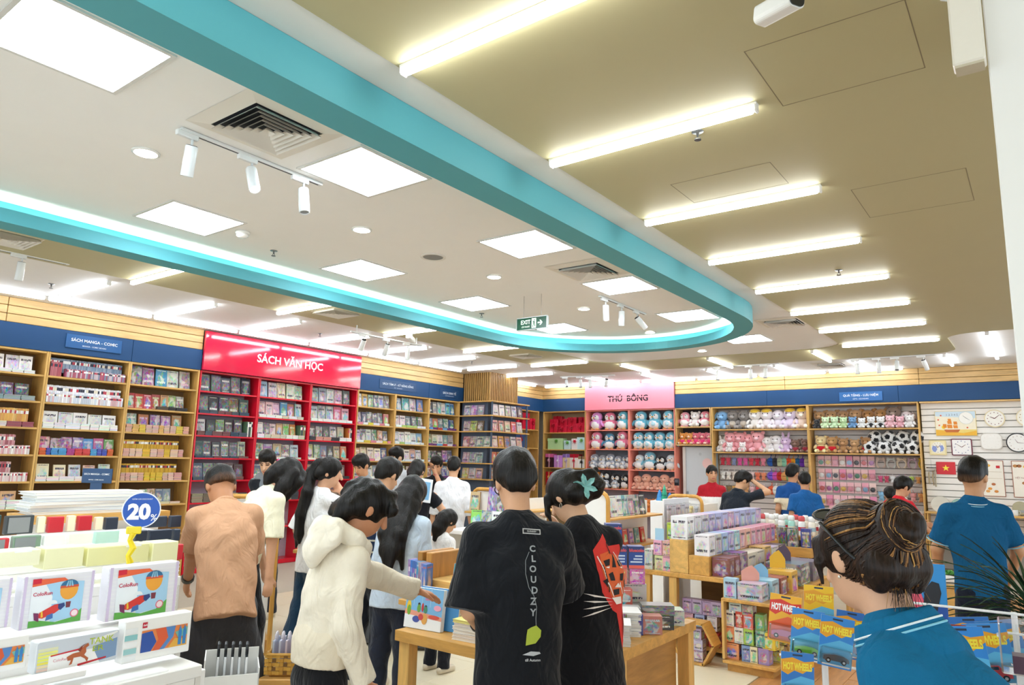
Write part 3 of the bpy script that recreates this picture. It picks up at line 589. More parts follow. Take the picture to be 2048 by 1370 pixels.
# red bookcase
pal = [[['#1f3a55', '#18233d', '#141c33', '#1c2436', '#1a2133'], ['#4b5058', '#24262e', '#33363e', '#7d2b2e', '#2e4c49'], ['#cfcfcf', '#2a2a2e', '#8e4a45', '#3d3836', '#262d3a'], ['#27494a', '#2b2628', '#4b4f55', '#6c6660', '#5a3330', '#a9c2a8'], ['#3c4f6a', '#5a4f6b', '#2e3f5a', '#5a3a3a', '#4b2f2e']],
       [['#9cc4d8', '#c9bfae', '#d8c9a0', '#e0d6c0', '#c08f78'], ['#e8cdb2', '#e3b8b8', '#dcb0c4', '#3f86b8', '#b5784f', '#d9a083'], ['#efe9e2', '#39525e', '#e3d2b5', '#d8b078', '#c08a4c', '#cf7a2f'], ['#8a3a32', '#7389a8', '#c0a878', '#4f6f66', '#b8c9d2'], ['#5a6a8a', '#40444f', '#3d3a3c', '#c9b79a', '#6a4a3a']],
       [['#8aa0ad', '#93a8b0', '#d8d2c4', '#c2b28c', '#2f3c38'], ['#b5c4cc', '#a8a98c', '#c9bd86', '#c2485c', '#d08894'], ['#4a2a2c', '#3c2a2e', '#3a3c40', '#9cb0ba', '#c0b096'], ['#b9c26a', '#4f8a94', '#6f7f9a', '#38302c', '#b09a78', '#d8743a'], ['#c2a97c', '#8d98a0', '#5a4a44', '#a8876a', '#7c5c58']]]
for i, (a, b) in enumerate(RB):
    for r in range(5):
        w_ = '%s red bay' % LN[i]
        covers('l', a+.05, b-.10-(.0 if r != 2 else .08), ROWS[r], pal[i][r], .235 if r < 2 else .215, w_, r, dark=(i == 0), lift=0 if r == 0 else .012)
        if r > 0: piles('l', a+.04, b-.06, ROWS[r], [['#4b5560', '#394a5c', '#7a4a4c'], ['#f0eeea', '#d8cdb8'], ['#eeece8', '#3a3a3c', '#d89a86']][i], .03+.015*(r % 3))
        if r == 2: spines('l', b-.14, b-.05, ROWS[r], ['#e6e2d8', '#3a4248', '#c9722f', '#5a7a5a'], .22, d=.02)
    piles('l', a+.05, b-.05, ROWS[5], ['#3b3f48', '#7a6a5c', '#a08c78'], .12)
pal = [[['#e8e4d4', '#e0b43a', '#4fa39a', '#3f4f5a', '#e8d431', '#1f3c5e'], ['#3c3f66', '#33365a', '#2c2e4a', '#4a2f4a', '#20202a', '#c25a6a'], ['#a9c4d8', '#4a3a4c', '#c9d2c2', '#3c5a70', '#d6b06a', '#2c4a68'], ['#c9544a', '#e27a78', '#d9c9b4', '#efe6c4', '#244c84'], ['#d89a6a', '#b8584a', '#e2d2b0', '#8a9aa0', '#caa45a']],
       [['#3f6f9c', '#3a9aa0', '#7fc0b4', '#3c72b4'], ['#e8dcd4', '#e6cfc4', '#5c6a70', '#2f3a40', '#3a464a'], ['#e4ead0', '#eceae4', '#efe8dc', '#cdd8d2', '#7fb0d2'], ['#e9e4d8', '#dcd7ce', '#e6dcc8', '#d8a98c', '#c9ccd2'], ['#b8a088', '#c95a4a', '#d8cbb0', '#7a8a94']],
       [['#3a3a40', '#8a8a86', '#c22a5c', '#e6e0d2', '#6fb4dc', '#2f6fb8'], ['#7a3a78', '#d86a5c', '#6a4a7c', '#5c8a86', '#2c4a94'], ['#b8485c', '#e6dcc0', '#efe4dc', '#7a9aa0', '#a8b4ac'], ['#33505a', '#3a3a3e', '#4a3f3c', '#d0a088', '#5c6a84'], ['#a86a5c', '#3c6aa0', '#c2503f', '#4a8ab0', '#b8c0c4']]]
for i, (a, b) in enumerate(WB):
    for r in range(5):
        covers('l', a+.04, b-.08, ROWS[r], pal[i][r], .225 if r == 0 else .2, '%s psychology bay' % LN[i], r, lift=0 if r == 0 else .02)
        if r: piles('l', a+.04, b-.06, ROWS[r], [['#f2eee6', '#e88a9a', '#e8d24a', '#f0f0ee'], ['#dcecf0', '#b8d878', '#eef0ee'], ['#7a3f86', '#d84a4a', '#eef0f2', '#6fb0e0']][i], .04)
    piles('l', a+.05, b-.05, ROWS[5], ['#d8cdb8', '#a0685a', '#5c7a94'], .12)
# --- slatted column and the grey shelf around it
X1 = -8.51; Y0, Y1 = 10.70, 11.62
colm = tag(bpy.data.objects.new('wall_column', None), None, None, None, 'structure'); COL.objects.link(colm); colm['label'] = 'slatted wooden column casing above the corner bookshelf'
MB().b2((-9.6, Y0+.045, 0), (X1-.045, Y1, ZC), lin('#2c2116')).build('core', 'matte', colm)
sl1 = MB().box((0, .01, (ZC-ZS)/2), (.026, .05, ZC-ZS), lin('#b98f52'), ch=.002).mesh('slat', 'wood_z')
for k in range(13): inst(sl1, 'slat', colm, (-9.16+k*.0525, Y0+.015, ZS))
for k in range(17): inst(sl1, 'slat', colm, (X1-.015, Y0+.03+k*.054, ZS), (0, 0, R_(90)))
cs = thing('corner_bookshelf', 'grey bookshelf with oak boards wrapping the slatted column', 'bookshelf', (-8.75, 11.2, 0))
GR = lin('#4f5b6e')
MB().b2((-.45, -.50, 0), (.20, .42, ZS-.02), GR).build('back_panel', 'matte', cs)
for q, p in enumerate(((.37, -.585), (.37, .56))): MB().box((p[0], p[1], ZS/2), (.03, .03, ZS), GR, ch=.003).build('post', 'matte', cs)
for z in ROWS[:6]+[ZS]:
    if z != ZS: z -= .0
    MB().prism([(-.45, -.62), (.40, -.62), (.40, .62), (.19, .62), (.19, -.49), (-.45, -.49)], z-.022, z, OAKW).build('shelf_board', 'wood_y', cs)
fp = [['#cfc3b2', '#4f82bf', '#9a8aa0'], ['#b89aa6', '#c9a840', '#6a5a44'], ['#c07a5a', '#8fa4bc', '#93a6a8', '#a9b088'], ['#c9b08c', '#a0b0a8', '#8fa0b4'], ['#c94f4a', '#b8c4c8', '#caa78a']]
sp_ = [['#d8c9cc', '#e6dad6', '#7fa39c', '#d28aa4', '#3c3f44'], ['#d8998a', '#cf8a7c', '#e2c2a8', '#d6664e', '#c9dfe6'], ['#e8c9b4', '#d8a24a', '#b0845c', '#d9d4cc', '#e0b0a4'], ['#c95a4a', '#e0a050', '#b8c8b0', '#d8cbb4'], ['#b07a5a', '#c2ccd2', '#e0c9b8']]
for r in range(5):
    for i, c in enumerate(fp[r]):
        book((-9.1+.17*i+.06, 10.66, ROWS[r]+.001), .16, .2, .02, c, 0, '%s cover, %s from left on grey column face, %s shelf down' % (cname(srgb(c)), ordw(i), ordw(r)), group='face-out books on the wall shelves')
    for i, c in enumerate(sp_[r]):
        book((-8.42, 10.78+.2*i, ROWS[r]+.001), .165, .215, .02, c, R_(90), '%s cover, %s from left on shop side of column, %s shelf down' % (cname(srgb(c)), ordw(i), ordw(r)), group='face-out books on the wall shelves')
sto = ST.build('thin_book_spines', 'paper'); tag(sto, 'rows of thin spines and flat piles of books on the wall shelves', 'book spines', None, 'stuff')
# ------------------------------------------------------------------ wall signs
def sign(name, label, wall, s0, s1, z0, z1, col, d=-.012, mat='satin', th=.012):
    t = wall_empty(name, label, 'sign', wall, (s0+s1)/2, None, d, (z0+z1)/2)
    MB().box((0, th/2, 0), (s1-s0, th, z1-z0), col, ch=.002).build('panel', mat, t)
    return t, ((0, -.0008, 0), (1, 0, 0), (0, 0, 1))
def lettering(t, P, items, name='lettering', mat='paint'):
    for k, (body, w, off, col, bold) in enumerate(items): m = MB(); letter(m, body, P, w=w, col=lin(col), bold=bold, off=off); m.build(name if k == 0 else 'small_lettering', mat, t)
t, P = sign('wall_sign', 'blue sign reading SÁCH MANGA - COMIC on the navy band', 'l', 3.46, 4.10, 2.79, 2.955, lin('#1b568f'), -.02)
lettering(t, P, [('SÁCH MANGA - COMIC', .53, (0, .022), '#ffffff', .008), ('MANGA - COMIC BOOKS', .27, (0, -.045), '#e4ecf6', .004)])
t, P = sign('wall_sign', 'glossy red sign board reading SÁCH VĂN HỌC', 'l', 5.18, 7.99, 2.72, 3.262, lin('#d9103f'), -.05, 'shiny', .04)
m = MB(); V, F, D = text_geo('SÁCH VĂN HỌC', .02); s = 1.19/D[0]
m.raw([(x*s+.01, -.004, y*s+.0) for x, y in V], F, lin('#ffffff'))
m.build('lettering', 'paint', t)
t, P = sign('wall_sign', 'navy sign reading SÁCH TÂM LÝ - KỸ NĂNG SỐNG', 'l', 8.46, 9.36, 2.78, 2.94, lin('#12426f'), -.012)
lettering(t, P, [('SÁCH TÂM LÝ - KỸ NĂNG SỐNG', .76, (0, .02), '#e8eff6', .008), ('SELF - HELP BOOKS', .2, (0, -.045), '#b9c9da', .004)])
t, P = sign('wall_sign', 'navy sign reading SÁCH KINH TẾ', 'l', 10.02, 10.56, 2.76, 2.92, lin('#12426f'), -.012)
lettering(t, P, [('SÁCH KINH TẾ', .38, (0, .02), '#e8eff6', .008), ('ECONOMICS BOOKS', .24, (0, -.045), '#b9c9da', .004)])
t, P = sign('wall_sign', 'blue sign reading QUÀ TẶNG - LƯU NIỆM on the navy band', 'b', -2.83, -2.14, 2.75, 2.91, lin('#2a65a3'), -.02)
lettering(t, P, [('QUÀ TẶNG - LƯU NIỆM', .56, (0, .022), '#ffffff', .008), ('GIFTS - SOUVENIRS', .25, (0, -.042), '#e4ecf6', .004)])
t, P = sign('wall_sign', 'pink sign board reading THÚ BÔNG in cut black letters', 'b', -8.04, -5.945, 2.715, 3.268, lin('#f28c9a'), -.05, 'satin', .04)
lettering(t, P, [('THÚ  BÔNG', .95, (0, -.03), '#1c1320', .03)])
m = MB(); o_, u_, v_ = P; m.flat([(-.5, -.045), (.5, -.025), (.5, -.012), (-.5, -.032)], P, lin('#f7a0ab'), .004); m.build('letter_cut', 'satin', t)
# ------------------------------------------------------------------ back wall units
SAL = lin('#f08f7c')
bay('gift_shelf', 'oak gift shelf bay beside the corner', 'b', -9.18, -8.05, [2.24, 1.86, 1.46, 1.05, .6], OAKW, lin('#b9a27c'), None)
for i, (a, b) in enumerate(((-8.04, -6.99), (-6.99, -5.955))): bay('plush_shelf', 'salmon plush shelf bay under the pink sign, %s one' % ('left', 'right')[i], 'b', a, b, [2.29, 1.88, 1.46, 1.05, .55], SAL, lin('#9aa0aa'), 'salmon plush shelf', depth=.40, mat=('satin', 'satin', 'matte'))
bay('plush_shelf', 'narrow oak plush shelf above the white door', 'b', -5.945, -5.20, [2.34, 1.985], OAKL, lin('#3a3438'), None, zb=1.96)
BB = [(-5.19, -3.385), (-3.385, -1.62)]
for i, (a, b) in enumerate(BB): bay('plush_shelf', 'wide oak plush shelf with slatted back, %s one' % ('left', 'right')[i], 'b', a, b, [2.28, 1.845, .45], OAKW, lin('#b5a9a4'), 'wide oak plush shelf')
dr = tag(bpy.data.objects.new('door_1', None), 'pale grey service door with faint round sticker', None, None, 'structure'); COL.objects.link(dr); dr.location = (-5.51, WY+.2, 0)
MB().box((0, .02, .97), (.60, .04, 1.94), lin('#cfd4da'), ch=.003).build('leaf', 'satin', dr)
for x in (-.325, .325): MB().box((x, 0, .97), (.05, .1, 1.94), lin('#9fb0b4') if x > 0 else lin('#dfd8d4')).build('jamb', 'satin', dr)
for (x, z, r, c) in ((.14, 1.62, .10, '#f2c9c6'), (0, 1.80, .03, '#bcc2c8')): MB().lathe([(.0001, 0), (r, 0)], lin(c), 24, M=Matrix.Translation((x, -.002, z)) @ Matrix.Rotation(R_(90), 4, 'X')).build('sticker', 'paper', dr)
MB().box((.1, -.003, 1.12), (.14, .004, .10), lin('#f2e6a8'), Matrix.Rotation(.3, 3, 'Y')).build('notice', 'paper', dr); MB().box((-.27, -.02, 1.0), (.02, .03, .12), lin('#9aa0a6'), ch=.004).build('door_handle', 'metal', dr)
cr_ = thing('card_reader', 'small black card reader on the salmon shelf edge', 'card reader', (-5.92, WY-.02, 1.17)); MB().box((0, 0, .07), (.10, .03, .14), lin('#23262c'), ch=.006).build('case', 'gloss', cr_); MB().box((0, -.016, .09), (.07, .004, .06), lin('#5c636c')).build('screen', 'shiny', cr_)
sp2 = MB()
def slats(s0, s1, z0, z1, parent, col, n=None, y=WY+.30, th=.014, pitch=.1):
    z = z0
    me = MB().box((0, 0, pitch/2), (s1-s0, th, pitch-.012), col, ch=.003).mesh('slat', 'satin')
    while z < z1-.03: inst(me, 'slat', parent, ((s0+s1)/2, y, z)); z += pitch
slatw = tag(bpy.data.objects.new('trim_6', None), 'grey slatwall behind hanging plush and cards', None, None, 'structure'); COL.objects.link(slatw)
for a, b in BB: slats(a+.03, b-.03, .5, 1.82, slatw, lin('#c6bcb8')); slats(a+.03, b-.03, 1.87, 2.66, slatw, lin('#cbc4c0'))
slatc = tag(bpy.data.objects.new('trim_7', None), 'white slatwall behind the clocks', None, None, 'structure'); COL.objects.link(slatc)
MB().b2((-1.6, WY+.17, .4), (.6, WY+.2, 2.7), lin('#b8b2ac')).build('backing', 'matte', slatc); slats(-1.6, .6, .45, 2.68, slatc, lin('#f4f0ea'), y=WY+.15, th=.02, pitch=.102)
ob = thing('clock_rail', 'thin oak board above the clocks', 'board', (-.5, WY+.1, ZS-.03)); MB().box((0, 0, .012), (2.2, .24, .024), OAKL, ch=.003).build('board', 'wood_x', ob)
# --- gift boxes
def bowgeo(s=1.):
    m = MB()
    for k in range(7):
        a = 2*math.pi*k/7; m.tube([(0, 0, 0), (.35*math.cos(a), -.12, .35*math.sin(a)), (.62*math.cos(a+.25), -.2, .62*math.sin(a+.25)), (.3*math.cos(a+.5), -.3, .3*math.sin(a+.5)), (0, -.25, 0)], [.05, .16, .2, .16, .05], WHITE, 6, flat=.35)
    return m.ell((0, -.25, 0), .16, WHITE, 8, 6)
BOW = bowgeo().mesh('bow', 'gloss', True); UB = MB().box((0, 0, .5), (1, 1, 1), WHITE, ch=.012).mesh('body', 'satin'); UL = MB().box((0, 0, .5), (1, 1, 1), WHITE, ch=.03).mesh('lid', 'satin'); UR = MB().box((0, 0, .5), (1, 1, 1), WHITE).mesh('ribbon', 'gloss')
ng = [0]
def gift(x, d, z, w, h, dp, c, lc, rc, label, bow=(0, .6), bs=.07, wall='b', rib=True, rz=0):
    t = wall_empty('gift_box', label, 'gift box', wall, x, 'gift boxes on the oak shelf', d, z); t.rotation_euler.z += rz
    inst(UB, 'body', t, (0, 0, 0), scale=(w, dp, h*.74), col=lin(c)); inst(UL, 'lid', t, (0, 0, h*.74), scale=(w*1.05, dp*1.05, h*.26), col=lin(lc))
    if rib: inst(UR, 'ribbon', t, (bow[0]*w, 0, 0), scale=(.02, dp*1.07, h*1.01), col=lin(rc))
    if bow: inst(BOW, 'bow', t, (bow[0]*w, -dp*.53, h*bow[1]), scale=bs, col=lin(rc))
R0, R1 = '#d01f3c', '#c21834'
for i, (x, d, z, w, h) in enumerate([(-8.93, .15, 2.24, .2, .30), (-8.93, .30, 2.24, .22, .38), (-8.68, .12, 2.24, .22, .15), (-8.70, .2, 2.39, .2, .16), (-8.44, .14, 2.24, .24, .17), (-8.47, .2, 2.41, .22, .17), (-8.2, .13, 2.24, .22, .2), (-8.2, .2, 2.44, .2, .14)]):
    gift(x, d, z+.001, w, h, .17, (R0, R1)[i % 2], R1, '#b3122c', 'red gift box with red bow on top gift shelf, %s' % ['tall one at left', 'tall one behind at left', 'lower left of the pile', 'upper left of the pile', 'lower middle of the pile', 'upper middle of the pile', 'lower right of the pile', 'upper right of the pile'][i], (0, .55), .075)
for i, (x, w, h, c, rc) in enumerate([(-8.87, .40, .25, '#bfe6a8', '#5f9e3a'), (-8.55, .17, .20, '#cfeef2', '#69b04a'), (-8.36, .15, .24, '#f3f0ee', '#d0213a'), (-8.19, .19, .27, '#c9ecf0', '#74b657')]):
    gift(x, .13, 1.861, w, h, .17, c, c, rc, '%s gift box with %s bow, second gift shelf, %s from left' % (cname(srgb(c)), cname(srgb(rc)), ordw(i)), (.1, .72), .07, rib=False)
for i, (x, w, h, c, lc, rc) in enumerate([(-9.02, .2, .30, '#3a2228', '#e66aa8', '#e8b8c8'), (-8.78, .22, .27, '#d79ae6', '#d48fe2', '#f4e0f4'), (-8.56, .19, .30, '#e6cfa0', '#8a6ab8', '#c9b8e0'), (-8.36, .22, .30, '#f0e4dc', '#b01f30', '#d0213a'), (-8.16, .18, .26, '#eceae6', '#9a7a5a', '#3a3438')]):
    gift(x, .12, 1.461, w, h, .17, c, lc, rc, '%s gift box with %s lid, third gift shelf, %s from left' % (cname(srgb(c)), cname(srgb(lc)), ordw(i)), (0, .5), .06)
for i, (x, w, h, c, lc) in enumerate([(-9.02, .17, .31, '#d2182c', '#c01226'), (-8.8, .2, .22, '#7a4a38', '#6a3a2c'), (-8.58, .18, .24, '#b02030', '#a01a28'), (-8.38, .19, .22, '#9a5a3c', '#8a4a30'), (-8.18, .17, .20, '#d02a3a', '#c02030')]):
    gift(x, .12, 1.051, w, h, .17, c, lc, '#e8c878', '%s gift box on the fourth gift shelf, %s from left' % (cname(srgb(c)), ordw(i)), (0, .6), .05)
for i, (s, z, w, h, c) in enumerate([(12.55, 2.291, .3, .32, R0), (12.95, 2.291, .26, .36, R1), (13.2, 2.291, .2, .25, R0), (12.75, 1.881, .34, .30, '#2b4a7a'), (12.6, 1.461, .26, .3, '#cf1f2c'), (13.0, 1.461, .22, .28, '#d83a3a')]):
    gift(s, .14, z, w, h, .2, c, c, '#b01028', '%s gift behind the slatted column, %s' % (cname(srgb(c)), ['top left', 'top middle', 'top right', 'second shelf', 'third shelf left', 'third shelf right'][i]), (0, .6), .08, 'l')
# --- plush toys: unit meshes, about one unit tall
def _m(name, fn, mat='plush'):
    m = MB(); fn(m); return m.mesh(name, mat, True)
G = {'pen_body': _m('body', lambda m: m.ell((0, 0, .33), (.36, .30, .34)).ell((0, 0, .72), (.31, .28, .28))), 'pen_belly': _m('belly', lambda m: m.ell((0, -.07, .29), (.31, .26, .28))),
     'pen_face': _m('face', lambda m: m.ell((-.10, -.09, .69), (.16, .20, .19)).ell((.10, -.09, .69), (.16, .20, .19))), 'pen_wing': _m('wing', lambda m: m.ell((0, -.02, -.13), (.07, .12, .19))),
     'eyes': _m('eyes', lambda m: m.ell((-.12, -.285, .74), .028, nu=8, nv=6).ell((.12, -.285, .74), .028, nu=8, nv=6), 'gloss'), 'beak': _m('beak', lambda m: m.ell((0, -.30, .66), (.06, .06, .035), nu=8, nv=6)),
     'foot': _m('foot', lambda m: m.ell((0, 0, 0), (.11, .16, .06), nu=10, nv=6)),
     'bear_body': _m('body', lambda m: m.ell((0, 0, .27), (.27, .23, .28))), 'bear_head': _m('head', lambda m: m.ell((0, -.02, .70), (.32, .26, .27))), 'bear_ear': _m('ear', lambda m: m.ell((0, 0, 0), (.1, .06, .1), nu=10, nv=6)),
     'arm': _m('arm', lambda m: m.ell((0, 0, -.08), (.09, .09, .17), nu=10, nv=7)), 'leg': _m('leg', lambda m: m.ell((0, 0, 0), (.12, .20, .12), nu=10, nv=7)), 'snout': _m('snout', lambda m: m.ell((0, -.25, .64), (.11, .09, .08), nu=10, nv=6)),
     'long_ear': _m('ear', lambda m: m.ell((0, 0, .16), (.075, .05, .24), nu=10, nv=7)), 'sole': _m('sole', lambda m: m.ell((0, -.19, 0), (.075, .02, .075), nu=8, nv=5)), 'cap': _m('cap', lambda m: m.ell((0, -.01, .86), (.27, .24, .15), nu=12, nv=7).ell((0, -.2, .82), (.2, .14, .03), nu=10, nv=5)),
     'shirt': _m('shirt', lambda m: m.ell((0, -.005, .27), (.285, .245, .22)), 'cloth'), 'pouch': _m('pouch', lambda m: m.ell((.06, -.33, .28), (.12, .05, .11), nu=10, nv=6).tube([(-.3, -.1, .48), (0, -.32, .40), (.3, -.1, .48)], .02, n=6))}
BK = lin('#16141a')
def penguin(p, h, c, label, belly='#f6f4f2', rz=0, wall='b', pouch=None, hat=None, group='plush toys on the shelves', beak='#e8a23c'):
    t = thing('plush_penguin', label, 'plush toy', p, rz, group); t.scale = (h*1.12, h*1.05, h*1.04); c = lin(c)
    inst(G['pen_body'], 'body', t, col=c); inst(G['pen_belly'], 'belly', t, col=lin(belly)); inst(G['pen_face'], 'face', t, col=lin(belly)); inst(G['eyes'], 'eyes', t, col=BK); inst(G['beak'], 'beak', t, col=lin(beak))
    for q in (-1, 1): inst(G['pen_wing'], 'wing', t, (q*.36, -.03, .46), (0, -q*.45, 0), col=c); inst(G['foot'], 'foot', t, (q*.15, -.16, .05), col=lin(beak) if beak != '#e8a23c' else lin('#e9b070'))
    if pouch: inst(G['pouch'], 'pouch', t, col=lin(pouch))
    if hat: inst(G['cap'], 'cap', t, (0, 0, .03), col=lin(hat))
def bear(p, h, c, label, rz=0, ears='r', snout=None, cap=None, shirt=None, belly=None, group='plush toys on the shelves', name='plush_bear'):
    t = thing(name, label, 'plush toy', p, rz, group); t.scale = (h, h, h); c = lin(c); pale = lin(snout) if snout else [min(1, x*1.35+.05) for x in c]
    inst(G['bear_body'], 'body', t, col=c); inst(G['bear_head'], 'head', t, col=c); inst(G['snout'], 'snout', t, col=pale); inst(G['eyes'], 'eyes', t, (0, .005, 0), col=BK)
    for q in (-1, 1):
        if ears == 'r': inst(G['bear_ear'], 'ear', t, (q*.24, 0, .92), col=c)
        elif ears == 'l': inst(G['long_ear'], 'ear', t, (q*.13, 0, .88), (0, q*.2, 0), col=c)
        elif ears == 'd': inst(G['long_ear'], 'ear', t, (q*.30, 0, .86), (0, q*2.7, 0), col=c)
        inst(G['arm'], 'arm', t, (q*.27, -.08, .42), (-.5, -q*.5, 0), col=c); inst(G['leg'], 'leg', t, (q*.19, -.22, .12), (0, 0, q*.3), col=c); inst(G['sole'], 'sole', t, (q*.24, -.23, .12), col=pale)
    if cap: inst(G['cap'], 'cap', t, col=lin(cap))
    if shirt: inst(G['shirt'], 'shirt', t, col=lin(shirt))
    if belly: inst(G['pen_belly'], 'belly', t, (0, .0, .05), scale=(.7, .85, .75), col=lin(belly))
def P3(x, z, d=.15): return (x, WY+d, z+.001)
PEN = [(2.29, -8.0, -7.02, [('#e79be0', .38), ('#ef7d9d', .37), ('#62c2d6', .39)], None, 'left salmon bay, top shelf'), (1.88, -8.0, -7.05, [('#ef86a4', .36), ('#4f94b8', .33), ('#ef86a4', .37)], None, 'left salmon bay, second shelf'),
       (1.46, -7.99, -7.02, [('#9aa0ad', .30), ('#a9adb8', .28), ('#8f97a6', .31), ('#a3a7b2', .27), ('#5f6878', .29)], None, 'left salmon bay, third shelf'), (1.05, -7.98, -7.02, [('#f0a24a', .34), ('#1f1f26', .36), ('#23232a', .31), ('#1c1c22', .30)], None, 'left salmon bay, fourth shelf'),
       (2.29, -6.93, -5.98, [('#6fc3dc', .38)]*3, '#bfe6f0', 'right salmon bay, top shelf'), (1.88, -6.95, -5.98, [('#6cbfd9', .35)]*4, '#bfe6f0', 'right salmon bay, second shelf'),
       (1.46, -6.93, -5.98, [('#dfeaf0', .3), ('#79bcd2', .36), ('#26262c', .29), ('#d8e6ee', .31)], None, 'right salmon bay, third shelf')]
for z, a, b, items, pouch, where in PEN:
    n = len(items)
    for i, (c, h) in enumerate(items):
        x = a+(b-a)*(i+.5)/n
        penguin(P3(x, z, .15), h, c, '%s and white plush penguin, %s from left, %s' % (cname(srgb(c)), ordw(i), where), rz=rnd.uniform(-.3, .3), pouch=pouch, hat='#ee8f2e' if (z == 1.05 and i == 0) else None)
for i in range(4): penguin(P3(-7.88+.24*i, 1.46, .05), .17, ['#a9aeb8', '#c9ccd4', '#9aa2b0', '#b8bcc6'][i], 'small grey plush penguin in front row, %s from left, salmon bay' % ordw(i), rz=rnd.uniform(-.3, .3))
for i in range(3): penguin(P3(-7.75+.2*i, 1.05, .05), .17, '#aeb4be', 'small pale grey plush penguin below the black ones, %s from left' % ordw(i), rz=rnd.uniform(-.3, .3))
for i in range(5): bear(P3(-6.85+.2*i, 1.05, .14), .30+.04*(i % 2), '#f4b59c', 'peach plush toy on the fourth salmon shelf, %s from left' % ordw(i), ears='n', snout='#f6c2ac', name='plush_dinosaur')
for i in range(4): bear(P3(-6.8+.22*i, .55, .12), .33, ['#f2c4a4', '#e8853a', '#f0d0b0', '#f0b48c'][i], '%s plush toy on the lowest salmon shelf, %s from left' % (cname(srgb(['#f2c4a4', '#e8853a', '#f0d0b0', '#f0b48c'][i])), ordw(i)))
penguin(P3(-5.79, 2.34), .29, '#f2a3b2', 'pink and white plush penguin left above the door', beak='#f0a0b0'); bear(P3(-5.57, 2.34), .31, '#f7f4f0', 'white plush cat in the middle above the door', snout='#ffffff'); penguin(P3(-5.36, 2.34), .3, '#f0899c', 'pink and white plush penguin right above the door', beak='#f0a0b0')
for i in range(5): bear(P3(-5.83+.14*i, 1.985, .12), .24, ['#f2a04a', '#f2a556', '#f0788c', '#ef8090', '#f28a9a'][i], 'small plush bear in pink shirt above the door, %s from left' % ordw(i), shirt='#e63a7c', snout='#ffe0c8')
X0 = -5.02
for i, (c, cap, e, bl) in enumerate([('#7fb0dd', None, 'd', None), ('#8c8580', None, 'r', '#c2b4a4'), ('#8a8480', None, 'r', '#c0b2a2'), ('#f2ece6', '#eac43a', 'n', None), ('#f3e9ec', '#eec63c', 'n', None), ('#f1e8f2', None, 'n', None), ('#e9d9ef', '#ebc53a', 'n', None), ('#f0d8c8', '#e9c23a', 'n', None)]):
    bear(P3(X0+.215*i, 2.28, .16), .37 if not cap else .39, c, '%s plush %s, top shelf, %s from left, wide left bay' % (cname(srgb(c)), 'toy in yellow cap' if cap else 'toy', ordw(i)), ears=e, cap=cap, belly=bl)
for i, (c, h, e, sh) in enumerate([('#f6f2f0', .26, 'l', None), ('#f4a6ac', .39, 'r', None), ('#f4a6ac', .39, 'r', None), ('#f2a0a8', .36, 'r', None), ('#f7b0b8', .40, 'r', None), ('#f6f1ef', .30, 'd', None), ('#f5f0f2', .33, 'd', None), ('#e3c4ea', .30, 'l', None), ('#8a6a5c', .25, 'r', '#a83a4a'), ('#85655a', .26, 'r', '#9a3444')]):
    bear(P3(-5.03+.172*i, 1.845, .16), h, c, '%s plush %s, second shelf, %s from left, wide left bay' % (cname(srgb(c)), 'bear' if h < .27 else 'animal', ordw(i)), ears=e, shirt=sh)
for i in range(2): bear(P3(-4.85+.25*i, 1.845, .04), .19, '#f4ecea', 'small white plush in front of the pink pigs, %s of two' % ('left', 'right')[i])
for i, (c, h, e) in enumerate([('#b58a5c', .33, 'r'), ('#b0855a', .34, 'r'), ('#a97f56', .34, 'r'), ('#b4895e', .35, 'r'), ('#a5733f', .34, 'r'), ('#aa7a45', .35, 'r'), ('#8a7466', .38, 'r'), ('#e8d8d8', .30, 'd')]):
    bear(P3(-3.22+.2*i, 2.28, .2), h, c, '%s plush bear, back of top shelf, %s from left, wide right bay' % (cname(srgb(c)), ordw(i)), ears=e)
for i, (c, h) in enumerate([('#2a2a2e', .17), ('#d6ecc0', .21), ('#cfeabf', .21), ('#c8e6b0', .2), ('#6f9cc8', .2), ('#f0f0ee', .18), ('#f2f2f0', .2), ('#f2f2f0', .2), ('#f3c0c8', .22), ('#f2b8c2', .2), ('#f2eeec', .22)]):
    bear(P3(-3.24+.148*i, 2.28, .05), h, c, '%s small plush, front of top shelf, %s from left, wide right bay' % (cname(srgb(c)), ordw(i)), belly='#26262a' if i in (6, 7) else None)
for i, (c, h, sh) in enumerate([('#ecd29a', .31, '#cf2030'), ('#c09058', .30, '#d02434'), ('#b88a5c', .27, None), ('#c79c6c', .25, None), ('#a87848', .29, '#c02030')]):
    bear(P3(-3.2+.185*i, 1.845, .12), h, c, '%s plush bear left of the footballs, %s from left on second shelf' % (cname(srgb(c)), ordw(i)), shirt=sh)
